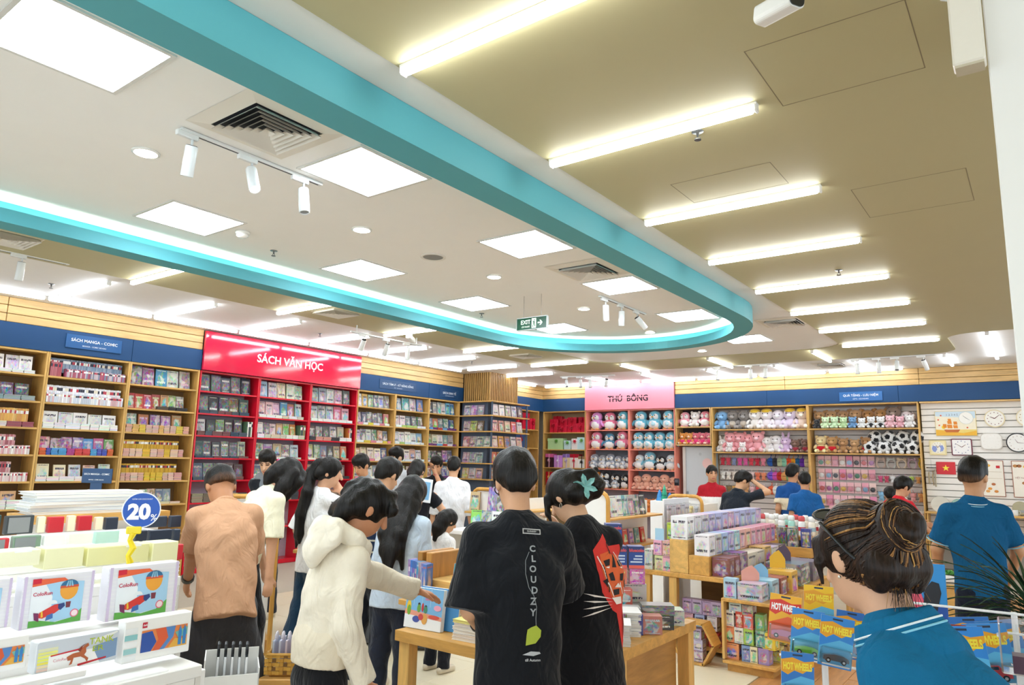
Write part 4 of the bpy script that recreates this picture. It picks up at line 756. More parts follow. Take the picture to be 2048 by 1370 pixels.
# football plush
ico = [Vector(v).normalized() for v in [(0, s1*1, s2*1.618) for s1 in (-1, 1) for s2 in (-1, 1)]+[(s1*1, s2*1.618, 0) for s1 in (-1, 1) for s2 in (-1, 1)]+[(s2*1.618, 0, s1*1) for s1 in (-1, 1) for s2 in (-1, 1)]]
def ballmesh():
    m = MB(); m.ell((0, 0, 0), 1, WHITE, 40, 26); me = m.v
    m.c = []
    for f in m.f:
        cdir = sum((Vector(m.v[i]) for i in f), Vector())/len(f); cdir.normalize(); m.c.append(lin('#17171b') if max(cdir.dot(q) for q in ico) > .935 else lin('#f1f0ee'))
    return m.mesh('ball', 'plush', True)
BALL = ballmesh(); FT = MB().ell((0, 0, 0), 1, lin('#f4f3f1'), 10, 7).mesh('foot', 'plush', True)
bi = 0
for row, (n, x0, z, r, d) in enumerate([(4, -2.40, 1.96, .115, .12), (4, -2.33, 2.13, .118, .2)]):
    for i in range(n):
        x = x0+.215*i; t = thing('plush_football', 'black and white football plush, %s row, %s from left' % (('lower', 'upper')[row], ordw(i)), 'plush toy', (x, WY+d, z), rnd.uniform(0, 6), 'football plush toys'); inst(BALL, 'ball', t, rot=(rnd.uniform(0, 3), rnd.uniform(0, 3), 0), scale=r)
        t.rotation_euler.z = 0
        if row == 0:
            for q in (-1, 1): inst(FT, 'foot', t, (q*.06, -.09, -.09), scale=(.035, .03, .03))
# --- hanging things on the slatwall
KC = MB().ell((0, 0, -.02), (.5, .42, .45), nu=12, nv=8).ell((0, -.02, -.62), (.38, .34, .42), nu=10, nv=7).ell((-.38, 0, .3), .17, nu=8, nv=5).ell((.38, 0, .3), .17, nu=8, nv=5).ell((-.3, -.1, -.95), .16, nu=8, nv=5).ell((.3, -.1, -.95), .16, nu=8, nv=5).tube([(0, 0, .4), (0, -.05, .8), (0, .3, .9)], .04, n=5).mesh('plush_keychain', 'plush', True)
PO = MB().ell((0, 0, -.2), (.5, .3, .55), nu=12, nv=8).tube([(0, 0, .3), (.1, 0, .6), (0, .3, .75)], .05, n=5).box((0, -.28, -.15), (.5, .04, .06), lin('#888888')).mesh('hanging_pouch', 'cloth', True)
CD = MB().box((0, 0, -.5), (.8, .02, 1), WHITE).mesh('card', 'paper'); CI = MB().ell((0, -.06, -.62), (.32, .1, .22), nu=10, nv=6).mesh('item', 'gloss', True); CB = MB().box((0, -.1, -.62), (.72, .16, .56), WHITE, ch=.05).mesh('bubble', 'clear'); HK = MB().tube([(0, .1, .02), (0, -.2, .02), (0, -.22, .06)], .012, lin('#c9ccd0'), 5).mesh('hook', 'metal')
def hang(mesh, name, x, z, s, c, label, grp, d=.22, cat='keychain'):
    o = inst(mesh, name, None, (x, WY+d, z), (0, 0, rnd.uniform(-.35, .35)), s, lin(c)); tag(o, label, cat, grp)
def card(x, z, w, h, c, ic, label, grp='carded accessories on the slatwall'):
    t = thing('accessory_card', label, 'accessory card', (x, WY+.25, z), rnd.uniform(-.12, .12), grp); t.scale = (w, .12, h); inst(CD, 'card', t, col=lin(c)); inst(CI, 'item', t, col=lin(ic)); inst(CB, 'bubble', t)
kc = [['#d3344c', '#e0506a', '#8f9cc8', '#e85aa8', '#ea66b0', '#e8485c', '#cc2a44', '#f08aa0'], ['#f0f0ee', '#f4efe8', '#f2e6da', '#f4e8e0', '#f0ece6', '#f2d8d8', '#ef7d5a', '#f0926a'], ['#f2d6c8', '#8a7048', '#e8b05a', '#efe3d4', '#d6a06a', '#f0c2c8', '#e04a4a', '#f2b4bc']]
for r in range(3):
    for i, c in enumerate(kc[r]): hang(KC, 'plush_keychain', -5.06+.112*i, (1.70, 1.43, 1.16)[r], .098, c, '%s plush keychain, %s row under wide left bay, %s from left' % (cname(srgb(c)), ('upper', 'middle', 'lower')[r], ordw(i)), 'hanging plush keychains')
pc = [['#2f5fb0', '#3c3c44', '#b8c4a0', '#8fd0b8', '#e8552e', '#e8a02e', '#2c6a9c', '#6a35a8', '#cfc0a0'], ['#7a5ad0', '#d05ab0', '#c0302e', '#e0a060', '#7aa870', '#8a4a34', '#c98a4a', '#5a3a30', '#d0b48a'], ['#e0603a', '#f0f0ee', '#9ac080', '#d8c8b0', '#7a9a6a', '#caa070', '#b89a7a', '#e0c0a0', '#a07a5a']]
for r in range(3):
    for i, c in enumerate(pc[r]): hang(PO, 'hanging_pouch', -4.14+.082*i, (1.70, 1.44, 1.18)[r], .15, c, '%s hanging pouch, %s row under wide left bay, %s from left' % (cname(srgb(c)), ('upper', 'middle', 'lower')[r], ordw(i)), 'hanging plush pouches', cat='pouch')
cc = ['#efb9c2', '#f1c5c8', '#eda8ba', '#f2d0cc', '#e890b4', '#f0bfc4']; ic = ['#4a8a6a', '#f4f0ee', '#d85a5a', '#e8c060', '#9ac0e0', '#c070b0', '#f0a0b0', '#404048']
for r in range(4):
    for i in range(8): card(-3.25+.118*i, 1.80-.23*r, .135, .185, cc[(i+r) % 6], ic[(i*3+r) % 8], 'pink accessory card, %s row under wide right bay, %s from left' % (ordw(r), ordw(i)))
HB = MB(); HB.tube([(.42*math.cos(a), 0, .5*math.sin(a)) for a in [R_(k) for k in range(-60, 245, 15)]], .09, WHITE, 8).ell((-.3, 0, .5), .17, nu=8, nv=6).ell((.3, 0, .5), .17, nu=8, nv=6); HBM = HB.mesh('plush_headband', 'plush', True)
for i, c in enumerate(['#d8c0b4', '#cfd0cc', '#e2d0b8', '#c4a8bc', '#d8b030']): hang(HBM, 'plush_headband', -2.27+.16*i, 1.68, .16, c, '%s plush headband hanging under the footballs, %s from left' % (cname(srgb(c)), ordw(i)), 'plush headbands', cat='headband')
for i, c in enumerate(['#d85a8a', '#d04a6a', '#f0f0f2', '#9a7ac0', '#e070a8', '#b8d868', '#e0a060', '#3a3a40']): hang(KC, 'plush_keychain', -2.29+.095*i, 1.44, .075, c, '%s plush keychain below the headbands, %s from left' % (cname(srgb(c)), ordw(i)), 'hanging plush keychains')
for i, c in enumerate(['#8fc4ea', '#9accee', '#c8d8e8', '#f0ead8', '#e8a0a0', '#d8945a']): hang(KC, 'plush_keychain', -2.29+.12*i, 1.16, .10, c, '%s larger hanging plush under the small keychains, %s from left' % (cname(srgb(c)), ordw(i)), 'hanging plush keychains')
for i, c in enumerate(['#2a2a2e', '#f0f0ee', '#2c2c30', '#d86a7a', '#34343a', '#e8e4e0']): hang(KC, 'plush_keychain', -2.2+.1*i, .88, .075, c, '%s low hanging plush right of the boy in red, %s from left' % (cname(srgb(c)), ordw(i)), 'hanging plush keychains')
for i in range(6): card(-3.1+.15*i, .93, .13, .16, cc[i % 6], ic[(i*5) % 8], 'pink accessory card in the lowest row of wide right bay, %s from left' % ordw(i))
# --- clocks
YB_ = WY+.135
def clock(x, z, label, shape, rim, dial, hands=None, ticks='#555555', rs=.02):
    t = thing('wall_clock', label, 'wall clock', (x, YB_, z), 0); M = Matrix.Rotation(R_(90), 4, 'X')
    MB().prism(shape(0), 0, .035, lin(rim), M).build('case', 'satin', t); MB().prism(shape(rs), .035, .037, lin(dial), M).build('dial', 'paper', t)
    Pl = ((0, -.0375, 0), (1, 0, 0), (0, 0, 1)); m = MB(); r = shape(rs); R1 = max(p[0] for p in r)*.8
    for k in range(12):
        a = R_(30*k); dx, dz = math.sin(a), math.cos(a); m.flat([(R1*dx-.006*dz-.0*dx, R1*dz+.006*dx), (R1*dx+.006*dz, R1*dz-.006*dx), (R1*.88*dx+.006*dz, R1*.88*dz-.006*dx), (R1*.88*dx-.006*dz, R1*.88*dz+.006*dx)], Pl, lin(ticks), .0005)
    m.build('hour_marks', 'paint', t)
    if hands:
        for (a, L, w) in hands:
            a = R_(a); dx, dz = math.sin(a), math.cos(a); m = MB(); m.flat([(-w*dz, w*dx), (w*dz, -w*dx), (L*dx+w*.5*dz, L*dz-w*.5*dx), (L*dx-w*.5*dz, L*dz+w*.5*dx)], Pl, lin('#6a2030'), .002); m.build('clock_hand', 'paint', t)
    return t, Pl
def sc(r): return lambda i: circ(0, 0, r-i, 32)
def sr(w, h, rr): return lambda i: rrect(-w+i, -h+i, w-i, h-i, max(.004, rr-i*.5))
clock(-.58, 2.42, 'round cream wall clock with dark red hands', sc(.14), '#e6d6ac', '#f7f3ea', [(-65, .07, .006), (50, .09, .005)], '#8a4a50', .014); clock(-.16, 2.43, 'round cream wall clock cut by the picture edge', sc(.14), '#ecdcb4', '#f7f2e6', [(-60, .07, .006), (120, .08, .005)], '#b89a60', .014)
clock(-.65, 2.06, 'plain rounded square wall clock in pale beige', sr(.145, .13, .07), '#d9d2c8', '#f5f2ec', None, '#efeae2', .012); clock(-.31, 2.04, 'round white wall clock with thick black rim', sc(.15), '#1d1d22', '#f6f4f0', [(-30, .06, .003), (95, .08, .003)], '#c8b8b0', .016)
clock(-1.055, 1.965, 'square white wall clock with dark red frame', sr(.145, .135, .02), '#6e2238', '#f6f3f1', [(-55, .10, .004), (55, .07, .005)], '#6a6a9a', .016)
t, Pl = clock(-1.39, 1.955, 'small yellow square wall clock with blue map dial', sr(.12, .12, .012), '#ead9a0', '#f1e6bc', [(-30, .05, .004), (40, .07, .003)], '#c0b080', .02)
m = MB(); m.flat(circ(0, 0, .093, 28), Pl, lin('#f3efe4'), .0003); m.flat([(-.085, -.02), (-.07, .03), (-.02, .02), (-.01, -.03), (-.04, -.075), (-.07, -.06)], Pl, lin('#8f9fd8'), .0006); m.flat([(.02, .03), (.07, .04), (.088, -.01), (.07, -.055), (.03, -.06), (.04, -.01)], Pl, lin('#8f9fd8'), .0006); m.build('map_print', 'paper', t)
t = thing('picture_clock', 'yellow picture clock showing an orange sailing ship', 'wall clock', (-1.115, YB_, 2.35)); MB().box((0, -.012, 0), (.57, .024, .40), lin('#f3d779'), ch=.004).build('board', 'paper', t)
Pl = ((0, -.0245, 0), (1, 0, 0), (0, 0, 1)); m = MB(); m.flat([(-.28, .0), (.28, .0), (.28, .195), (-.28, .195)], Pl, lin('#cfe3ee'), .0004); m.flat([(-.28, -.1), (.28, -.1), (.28, .08), (-.28, .12)], Pl, lin('#f6ecd2'), .0006); m.flat([(-.28, -.195), (.28, -.195), (.28, -.12), (.1, -.16), (-.1, -.13), (-.28, -.1)], Pl, lin('#f2b83a'), .0009)
for (x, y, w, h) in ((-.08, -.08, .07, .06), (-.08, -.01, .06, .05), (-.08, .04, .045, .035), (0, -.08, .06, .05), (0, -.02, .05, .05), (-.15, -.07, .05, .06)): m.flat([(x-w/2, y), (x+w/2, y), (x+w*.4, y+h), (x-w*.6, y+h)], Pl, lin('#e88a24'), .0012)
m.flat([(-.17, -.10), (.06, -.10), (.03, -.145), (-.14, -.145)], Pl, lin('#c96a2a'), .0012); m.flat(circ(-.17, -.06, .03, 14), Pl, lin('#f5d02c'), .0011)
for x, y in ((-.24, .06), (-.23, -.03), (.16, -.07), (-.2, .13)): m.flat(circ(x, y, .014, 6), Pl, lin('#e2643a'), .0013)
letter(m, '1 2 3 4 5', Pl, w=.16, col=lin('#6a7a8a'), off=(-.04, .14)); m.build('ship_print', 'paper', t)
m = MB(); m.flat(circ(.15, .085, .10, 32), Pl, lin('#b8c0b8'), .0014); m.flat(circ(.15, .085, .096, 32), Pl, lin('#f8f6ee'), .0018); m.flat([(.146, .083), (.152, .088), (.20, .05), (.198, .047)], Pl, lin('#8a8a8a'), .0024); m.flat([(.148, .08), (.154, .085), (.11, .125), (.106, .122)], Pl, lin('#8a8a8a'), .0024); m.build('dial', 'paper', t)
t = thing('wall_flag', 'red wall plaque with yellow star', 'plaque', (-1.30, YB_, 1.625)); MB().box((0, -.01, 0), (.27, .02, .2), lin('#d4202e'), ch=.003).build('board', 'satin', t); m = MB(); m.flat([(.055*(1 if k % 2 == 0 else .40)*math.sin(R_(36*k)), .055*(1 if k % 2 == 0 else .40)*math.cos(R_(36*k))) for k in range(10)], ((0, -.0205, 0), (1, 0, 0), (0, 0, 1)), lin('#f6e03a')); m.build('star', 'satin', t)
for i, (x, w) in enumerate(((-.67, .30), (-.27, .30))):
    t = thing('wall_chart', 'cream framed wall chart with small figures, %s one' % ('left', 'right')[i], 'wall chart', (x, YB_, 1.48)); MB().box((0, -.008, 0), (w, .016, .56), lin('#a86a50'), ch=.003).build('frame', 'satin', t); MB().box((0, -.017, 0), (w-.02, .003, .54), lin('#f8f1e4')).build('sheet', 'paper', t)
    Pl = ((0, -.0187, 0), (1, 0, 0), (0, 0, 1)); m = MB()
    if i == 0:
        for (a, b, c, d, cc_) in ((.05, .16, .10, .20, '#d4202e'), (-.09, .10, .12, .105, '#cbb79a'), (-.09, .0, .12, .004, '#cbb79a')): m.flat([(a, b), (c, b), (c, d), (a, d)], Pl, lin(cc_))
        for x1, y1, c in ((-.05, .2, '#e8b04a'), (.0, -.09, '#b86a3a'), (-.05, -.16, '#e89a3a'), (.03, -.20, '#d88a3a'), (-.08, -.2, '#e8a85a')): m.flat(circ(x1, y1, .03, 7, .022), Pl, lin(c))
    else:
        for x1, y1, c in ((-.05, .2, '#a8683a'), (.03, .19, '#f0c040'), (-.1, .2, '#c98a4a'), (0, -.06, '#b87a4a'), (.05, -.17, '#c07a40'), (.07, -.2, '#e0a050')): m.flat(circ(x1, y1, .035, 7, .025), Pl, lin(c))
        letter(m, 'VIỆT NAM', Pl, w=.15, col=lin('#a05a4a'), off=(-.04, .02))
    m.build('print', 'paper', t)
t = thing('wind_chime', 'wind chime of brass tubes hanging beside the oak post', 'wind chime', (-1.5, YB_-.08, 1.30)); MB().lathe([(.0001, .32), (.07, .32), (.07, .335), (.0001, .335)], lin('#2c2a2e'), 20).build('top_disc', 'gloss', t)
for k in range(5): MB().tube([(.05*math.cos(k*1.26), .05*math.sin(k*1.26), .3-.02*k), (.05*math.cos(k*1.26), .05*math.sin(k*1.26), .02+.02*k)], .009, lin('#a8987a'), 8).build('chime_tube', 'metal', t)
MB().tube([(0, 0, .33), (0, 0, .46)], .002, lin('#888888'), 5).build('cord', 'matte', t)
# low shelf under the charts: plates, pots, small things
ls = thing('souvenir_shelf', 'oak souvenir ledge below the wall charts', 'display shelf', (-.55, WY-.05, 0))
for z in (.93, .5): MB().box((0, 0, z-.012), (2.1, .4, .024), OAKW, ch=.003).build('shelf_board', 'wood_x', ls)
for x in (-1.03, -.35, .35, 1.0): MB().box((x, .05, .46), (.024, .3, .92), OAKW, ch=.002).build('upright', 'wood_z', ls)
PLT = MB().lathe([(.0001, 0), (.06, 0), (.12, .02), (.13, .024), (.12, .027), (.06, .008), (.0001, .007)], WHITE, 28, cap=False).mesh('decor_plate', 'gloss', True)
for i, (x, c, s) in enumerate([(-1.40, '#cfcabc', 1.05), (-1.15, '#8ab0a4', .8), (-1.05, '#eceae4', .75), (-.35, '#b0a88a', .8)]):
    tag(inst(PLT, 'decor_plate', None, (x, WY-.02, 1.04), (R_(78), 0, 0), s, lin(c)), '%s decorative plate standing on the souvenir ledge, %s from left' % (cname(srgb(c)), ordw(i)), 'plate', 'decorative plates')
MUG = MB().lathe([(.0001, 0), (.04, 0), (.042, .01), (.042, .09), (.039, .09), (.039, .012), (.0001, .01)], WHITE, 18, cap=False).tube([(.042, 0, .02), (.07, 0, .03), (.07, 0, .065), (.042, 0, .075)], .005, WHITE, 6).mesh('mug', 'gloss', True)
for i in range(9): tag(inst(MUG, 'mug', None, (-.42+.1*i, WY-.06+.05*(i % 2), .931), (0, 0, i*1.3), .95, lin(['#e8e6e2', '#9a9a98', '#f0eeea', '#5a5f66', '#e2dcd0'][i % 5])), '%s mug on the souvenir ledge, %s from left' % (cname(srgb(['#e8e6e2', '#9a9a98', '#f0eeea', '#5a5f66', '#e2dcd0'][i % 5])), ordw(i)), 'mug', 'mugs on the souvenir ledge')
for i, c in enumerate(['#e8c8a0', '#c98a6a', '#d8d4cc', '#b8a890', '#d8a890', '#e4dccc']): tag(inst(MUG, 'jar', None, (-1.45+.16*i, WY-.06, .501), (0, 0, i), 1.5, lin(c)), '%s pottery jar on the lower souvenir ledge, %s from left' % (cname(srgb(c)), ordw(i)), 'jar', 'pottery jars')
# ------------------------------------------------------------------ tables and floor displays
PINE = lin('#d9a557'); PINEL = lin('#e4b76c')
bxm = MB()
for f, uv in (([(-.5, -.5, 0), (.5, -.5, 0), (.5, -.5, 1), (-.5, -.5, 1)], 1), ([(.5, -.5, 0), (.5, .5, 0), (.5, .5, 1), (.5, -.5, 1)], 1), ([(.5, .5, 0), (-.5, .5, 0), (-.5, .5, 1), (.5, .5, 1)], 1), ([(-.5, .5, 0), (-.5, -.5, 0), (-.5, -.5, 1), (-.5, .5, 1)], 1), ([(-.5, -.5, 1), (.5, -.5, 1), (.5, .5, 1), (-.5, .5, 1)], 0), ([(-.5, .5, 0), (.5, .5, 0), (.5, -.5, 0), (-.5, -.5, 0)], 0)):
    bxm.face(f, WHITE, 0, [(0, 0), (1, 0), (1, 1), (0, 1)] if uv else [(.03, .5)]*4)
PBOX = bxm.mesh('product_box', 'cover')
def pbox(p, d, col, label, rz=0, group=None, name='product_box', cat='product box'):
    return tag(inst(PBOX, name, None, p, (0, 0, rz), d, lin(col)), label, cat, group)
# --- picture-book table
tb = thing('book_table', 'pine table carrying picture books and boxed pencils', 'table', (-2.18, 3.34, 0)); Z0 = .72
MB().prism([(-.54, -.64), (.06, -.64), (.06, -.26), (.535, -.26), (.535, .645), (-.54, .645)], Z0-.05, Z0, PINE).build('table_top', 'wood_x', tb)
for x, y in ((-.50, -.58), (.02, -.58), (.49, -.20), (-.50, .60), (.49, .60)): MB().box((x, y, (Z0-.05)/2), (.07, .07, Z0-.05), PINEL, ch=.004).build('leg', 'wood_z', tb)
MB().box((-.24, -.0, .22), (.48, 1.1, .03), PINE, ch=.003).build('lower_shelf', 'wood_x', tb); MB().box((-.25, .3, .45), (.45, .03, .44), lin('#a87c44')).build('back_panel', 'wood_x', tb); MB().box((.44, .2, .42), (.02, .72, .50), lin('#b98a4c'), ch=.003).build('side_panel', 'wood_y', tb)
st = thing('book_riser', 'stepped pine riser for picture books on the table', 'display riser', (-2.55, 3.1, Z0))
MB().box((-.02, .10, .095), (.58, .22, .19), PINEL, ch=.004).build('upper_step', 'wood_x', st); MB().box((.12, -.12, .045), (.40, .18, .09), PINE, ch=.004).build('lower_step', 'wood_x', st); MB().box((-.33, .14, .16), (.045, .28, .34), lin('#c98f45'), ch=.004).build('side_panel', 'wood_z', st); MB().box((-.40, .14, .16), (.04, .28, .34), lin('#bb843e'), ch=.004).build('side_panel', 'wood_z', st)
def flatbook(name, label, p, w, h, t, rz, art, tilt=.16, spine='#ffffff', group=None):
    o = thing(name, label, 'book', p, rz, group, -tilt); MB().box((0, 0, h/2), (w, t, h), lin(spine), ch=.002).build('cover', 'satin', o)
    m = MB(); art(m, ((0, -t/2-.0004, h/2), (1, 0, 0), (0, 0, 1)), w/2, h/2); m.build('cover_print', 'satin', o); return o
def bg(m, P, w, h, c): m.flat([(-w, -h), (w, -h), (w, h), (-w, h)], P, lin(c), .0002)
def art_big(m, P, w, h):
    bg(m, P, w*.97, h*.95, '#8ab8dc'); m.flat(circ(-w*.55, h*.05, h*.62, 20), P, lin('#f0c23a'), .0005); m.flat(circ(-w*.52, 0, h*.48, 20), P, lin('#a4b8e6'), .0008); m.flat(circ(-w*.5, -h*.3, h*.3, 16, h*.16), P, lin('#d85a86'), .0011); m.flat(circ(-w*.52, h*.05, h*.17, 14), P, lin('#f2d0c6'), .0012); m.flat(circ(-w*.52, h*.15, h*.19, 14, h*.12), P, lin('#7a9ad8'), .0014)
    for x, y, r, c in ((.05, .55, .2, '#d65aa0'), (.2, -.45, .3, '#f2e6b8'), (.22, -.4, .17, '#7a4aa8'), (.6, .35, .42, '#6f86cc'), (.62, .1, .4, '#f0c6a8'), (.8, -.3, .36, '#f2cf7a'), (.45, .6, .2, '#e8a05a'), (.9, .5, .25, '#9ad0b0'), (.85, -.05, .2, '#f0a8b4')): m.flat(circ(w*x, h*y, h*r, 14), P, lin(c), .0015+.0001*len(m.f))
    m.flat([(-w*.95, -h*.93), (-w*.2, -h*.93), (-w*.2, -h*.5), (-w*.95, -h*.5)], P, lin('#b8d890'), .0006); letter(m, 'BALLET', P, w=w*.6, col=lin('#d8482e'), bold=.03, off=(-w*.58, -h*.72), lift=.002)
def art_teal(m, P, w, h):
    bg(m, P, w, h, '#3f8f9a'); m.flat([(-w*.2, h*.75), (w*.55, h*.9), (w*.7, h*.35), (w*.1, h*.1), (-w*.3, h*.45)], P, lin('#f4ead0'), .0006); letter(m, 'Thần', P, w=w*.6, col=lin('#8a7ab0'), bold=.03, off=(w*.18, h*.6), lift=.0012); letter(m, 'thoại', P, w=w*.5, col=lin('#b89a60'), bold=.02, off=(w*.15, h*.36), lift=.0012)
    for x, y, r, c in ((-.7, -.55, .35, '#eef2f4'), (-.4, -.8, .3, '#f4f6f6'), (.8, -.7, .4, '#eef2f2'), (-.2, -.35, .28, '#7ab83a'), (.75, -.2, .3, '#8ac44a'), (.25, -.45, .42, '#f2b82e'), (.55, -.6, .3, '#f0c84a'), (.15, -.25, .24, '#f6cc4a'), (.0, -.85, .3, '#f4d878')): m.flat(circ(w*x, h*y, w*r, 14), P, lin(c), .0008+.0001*len(m.f))
def art_fam(m, P, w, h):
    bg(m, P, w, h, '#7fb9e6'); m.flat([(-w, -h), (w, -h), (w, -h*.45), (-w, -h*.2)], P, lin('#eef4fa'), .0005); m.flat([(-w, -h*.1), (w, -h*.3), (w, -h*.5), (-w, -h*.35)], P, lin('#e8a08a'), .0008)
    for x, y, a, b, c in ((-.8, .0, .12, .35, '#f0c83a'), (-.78, -.15, .1, .25, '#7ab03a'), (-.25, .18, .07, .08, '#2a2024'), (-.25, -.02, .1, .2, '#6fa84a'), (-.05, .05, .06, .22, '#c83a3a'), (.12, .1, .07, .08, '#2a2024'), (.12, -.05, .1, .18, '#4a8a6a'), (-.35, -.55, .2, .16, '#4a5aa8'), (.1, -.5, .16, .26, '#e0a85a'), (-.1, -.42, .14, .16, '#c84a4a'), (.6, -.35, .3, .1, '#d8584a'), (-.6, .6, .25, .06, '#f2b8a0'), (.75, .1, .2, .14, '#f0a8c0')): m.flat(circ(w*x, h*y, w*a, 12, h*b), P, lin(c), .0010+.0001*len(m.f))
    letter(m, 'GIA ĐÌNH', P, w=w*.7, col=lin('#e87a9a'), bold=.03, off=(w*.4, h*.5), lift=.0026)
    for x in (-.55, -.1, .35): m.flat([(w*x-.001, h*.1), (w*x+.001, h*.1), (w*x+.001, h), (w*x-.001, h)], P, lin('#c8e2f4'), .0009)
flatbook('picture_book', 'large picture book with blue pastel cover and orange spine', (-2.44, 3.10, Z0+.20), .36, .235, .05, R_(4), art_big, spine='#f0a83a'); flatbook('picture_book', 'blue-spined picture book behind the large pastel one', (-2.50, 3.17, Z0+.20), .36, .22, .03, R_(4), lambda m, P, w, h: bg(m, P, w, h, '#5aa8d8'), spine='#5ab0dc')
flatbook('picture_book', 'teal picture book with yellow animals and cloud title', (-2.42, 2.93, Z0+.10), .25, .22, .03, R_(4), art_teal, spine='#e8d8c8'); flatbook('picture_book', 'orange-spined picture book behind the teal one', (-2.45, 2.965, Z0+.10), .26, .215, .02, R_(4), lambda m, P, w, h: bg(m, P, w, h, '#e88a5a'), spine='#e8804a')
flatbook('picture_book', 'picture book with family on blue window cover', (-2.62, 2.80, Z0+.001), .235, .20, .03, R_(6), art_fam, .12); flatbook('picture_book', 'second blue picture book behind the family one', (-2.56, 2.85, Z0+.001), .25, .20, .03, R_(6), lambda m, P, w, h: bg(m, P, w, h, '#4a90cc'), .12)
def stack(name, label, p, n, w, d, t, cols, rz=0, jit=.006, top=None, group=None, cat='book'):
    for k in range(n):
        j = lambda: rnd.uniform(-jit, jit)
        o = inst(UBK, name, None, (p[0]+j(), p[1]+j(), p[2]+k*t+.0005), (0, 0, rz+rnd.uniform(-.06, .06)), (w, d, t-.0015), lin(cols[k % len(cols)]) if not (top and k == n-1) else lin(top))
        tag(o, '%s, %s' % (label, 'topmost of its pile' if k == n-1 else 'lowest of its pile' if k == 0 else '%s from the bottom of its pile' % ordw(k)), cat, group)
UBK = MB().box((0, 0, .08), (1, 1, .16), WHITE).box((0, 0, .92), (1, 1, .16), WHITE).box((.0, 0, .5), (.985, .97, .68), lin('#f4f1ea')).mesh('closed_book', 'paper')
stack('activity_book', 'white spiral picture book by the man in black', (-2.27, 2.84, Z0), 6, .22, .17, .016, ['#f2ece4', '#ece2da', '#f4efe8'], .1, top='#e8dc8a', group='piled picture books')
stack('notebook', 'spiral notebook piled under the table top', (-2.28, 2.92, .24), 7, .24, .18, .022, ['#d8d8d4', '#b8bab8', '#e6e6e2'], .2, group='notebooks under the table')
for k in range(9): tag(inst(MB().box((0, 0, .5), (1, 1, 1), WHITE, ch=.02).mesh('folder', 'gloss') if k == 0 else bpy.data.meshes['folder'], 'folder', None, (-2.66+.014*k, 3.36+.004*k, Z0+.2), (0, 0, .5), (.008, .2, .30), lin('#a9c4ec')), 'translucent pale blue folder in the row, %s from left' % ordw(k), 'folder', 'pale blue folders')
for k in range(8): pbox((-3.02+.028*k, 3.12-.012*k, Z0+.06), (.024, .07, .22), ['#2f6fc0', '#3a7cd0', '#2a66b4'][k % 3], 'blue plastic pack beside the pine riser, %s from left' % ordw(k), .2, 'blue packs', 'blue_pack', 'stationery pack')
bs = thing('pack_shelf', 'small pine ledge holding the blue packs', 'display shelf', (-2.92, 3.12, Z0)); MB().box((0, 0, .045), (.28, .14, .03), PINE, ch=.003).build('board', 'wood_x', bs); MB().box((-.0, .0, .015), (.2, .1, .03), PINEL).build('foot', 'wood_x', bs)
tag(MB().ell((0, 0, .09), (.14, .11, .1), lin('#b9bbbd'), 16, 10).box((0, 0, .19), (.08, .02, .04), lin('#a9abad')).build('plastic_bag', 'gloss', None, (-2.5, 2.78, .235), True), 'grey plastic bag lying on the lower shelf', 'bag')
# right half of the table: boxed pencils and white piles
def art_blue(m, P, w, h):
    bg(m, P, w, h, '#2f4f9c'); m.flat([(-w, h*.45), (w, h*.45), (w, h*.98), (-w, h*.98)], P, lin('#34457e'), .0004); letter(m, 'bluecolo', P, w=w*1.85, col=lin('#ef5a5a'), bold=.03, off=(0, h*.66), lift=.001)
    for y, x, ww in ((.15, .3, .5), (-.12, .2, .6), (-.38, .0, .8)): m.flat([(w*(x-ww), h*y-h*.07), (w*(x+ww*.9), h*y-h*.07), (w*(x+ww*.9), h*y+h*.07), (w*(x-ww), h*y+h*.07)], P, lin('#c9d8f0'), .0008)
    m.flat([(-w, -h*.98), (w, -h*.98), (w, -h*.68), (-w, -h*.68)], P, lin('#ef6a5e'), .0006)
def artbox(name, label, p, d, col, rz, art, group=None, mat='satin'):
    o = thing(name, label, 'product box', p, rz, group); MB().box((0, 0, d[2]/2), d, lin(col), ch=.002).build('carton', mat, o)
    if art: m = MB(); art(m, ((0, -d[1]/2-.0004, d[2]/2), (1, 0, 0), (0, 0, 1)), d[0]/2, d[2]/2); m.build('front_print', mat, o)
    return o
for k, (x, y, z, lab) in enumerate([(-2.0, 3.67, 1.122, 'upper'), (-1.985, 3.70, 1.0, 'lower left'), (-1.908, 3.762, 1.0, 'lower right')]): artbox('pencil_box', 'blue pencil carton with large pink lettering, %s one' % lab, (x, y, z), (.088, .09, .121), '#2c488c', R_(38), art_blue, 'blue pencil cartons')
for k, (x, y, z, c) in enumerate([(-1.985, 3.70, .918, '#e2705a'), (-1.905, 3.765, .918, '#e2705a'), (-1.93, 3.66, .82, '#d8604c')]): pbox((x, y, z), (.085, .09, .081), c, 'red and grey carton under the blue pencil cartons, %s of three' % ['left', 'right', 'front'][k], R_(38), 'red grey cartons')
for k, (x, y, z) in enumerate([(-1.95, 3.745, .721), (-1.955, 3.75, .82)]): pbox((x, y, z), (.20, .12, .097), ['#b4b6b8', '#c4b8b4'][k], 'grey carton under the red ones, %s' % ('lowest', 'upper')[k], R_(38), 'grey cartons')
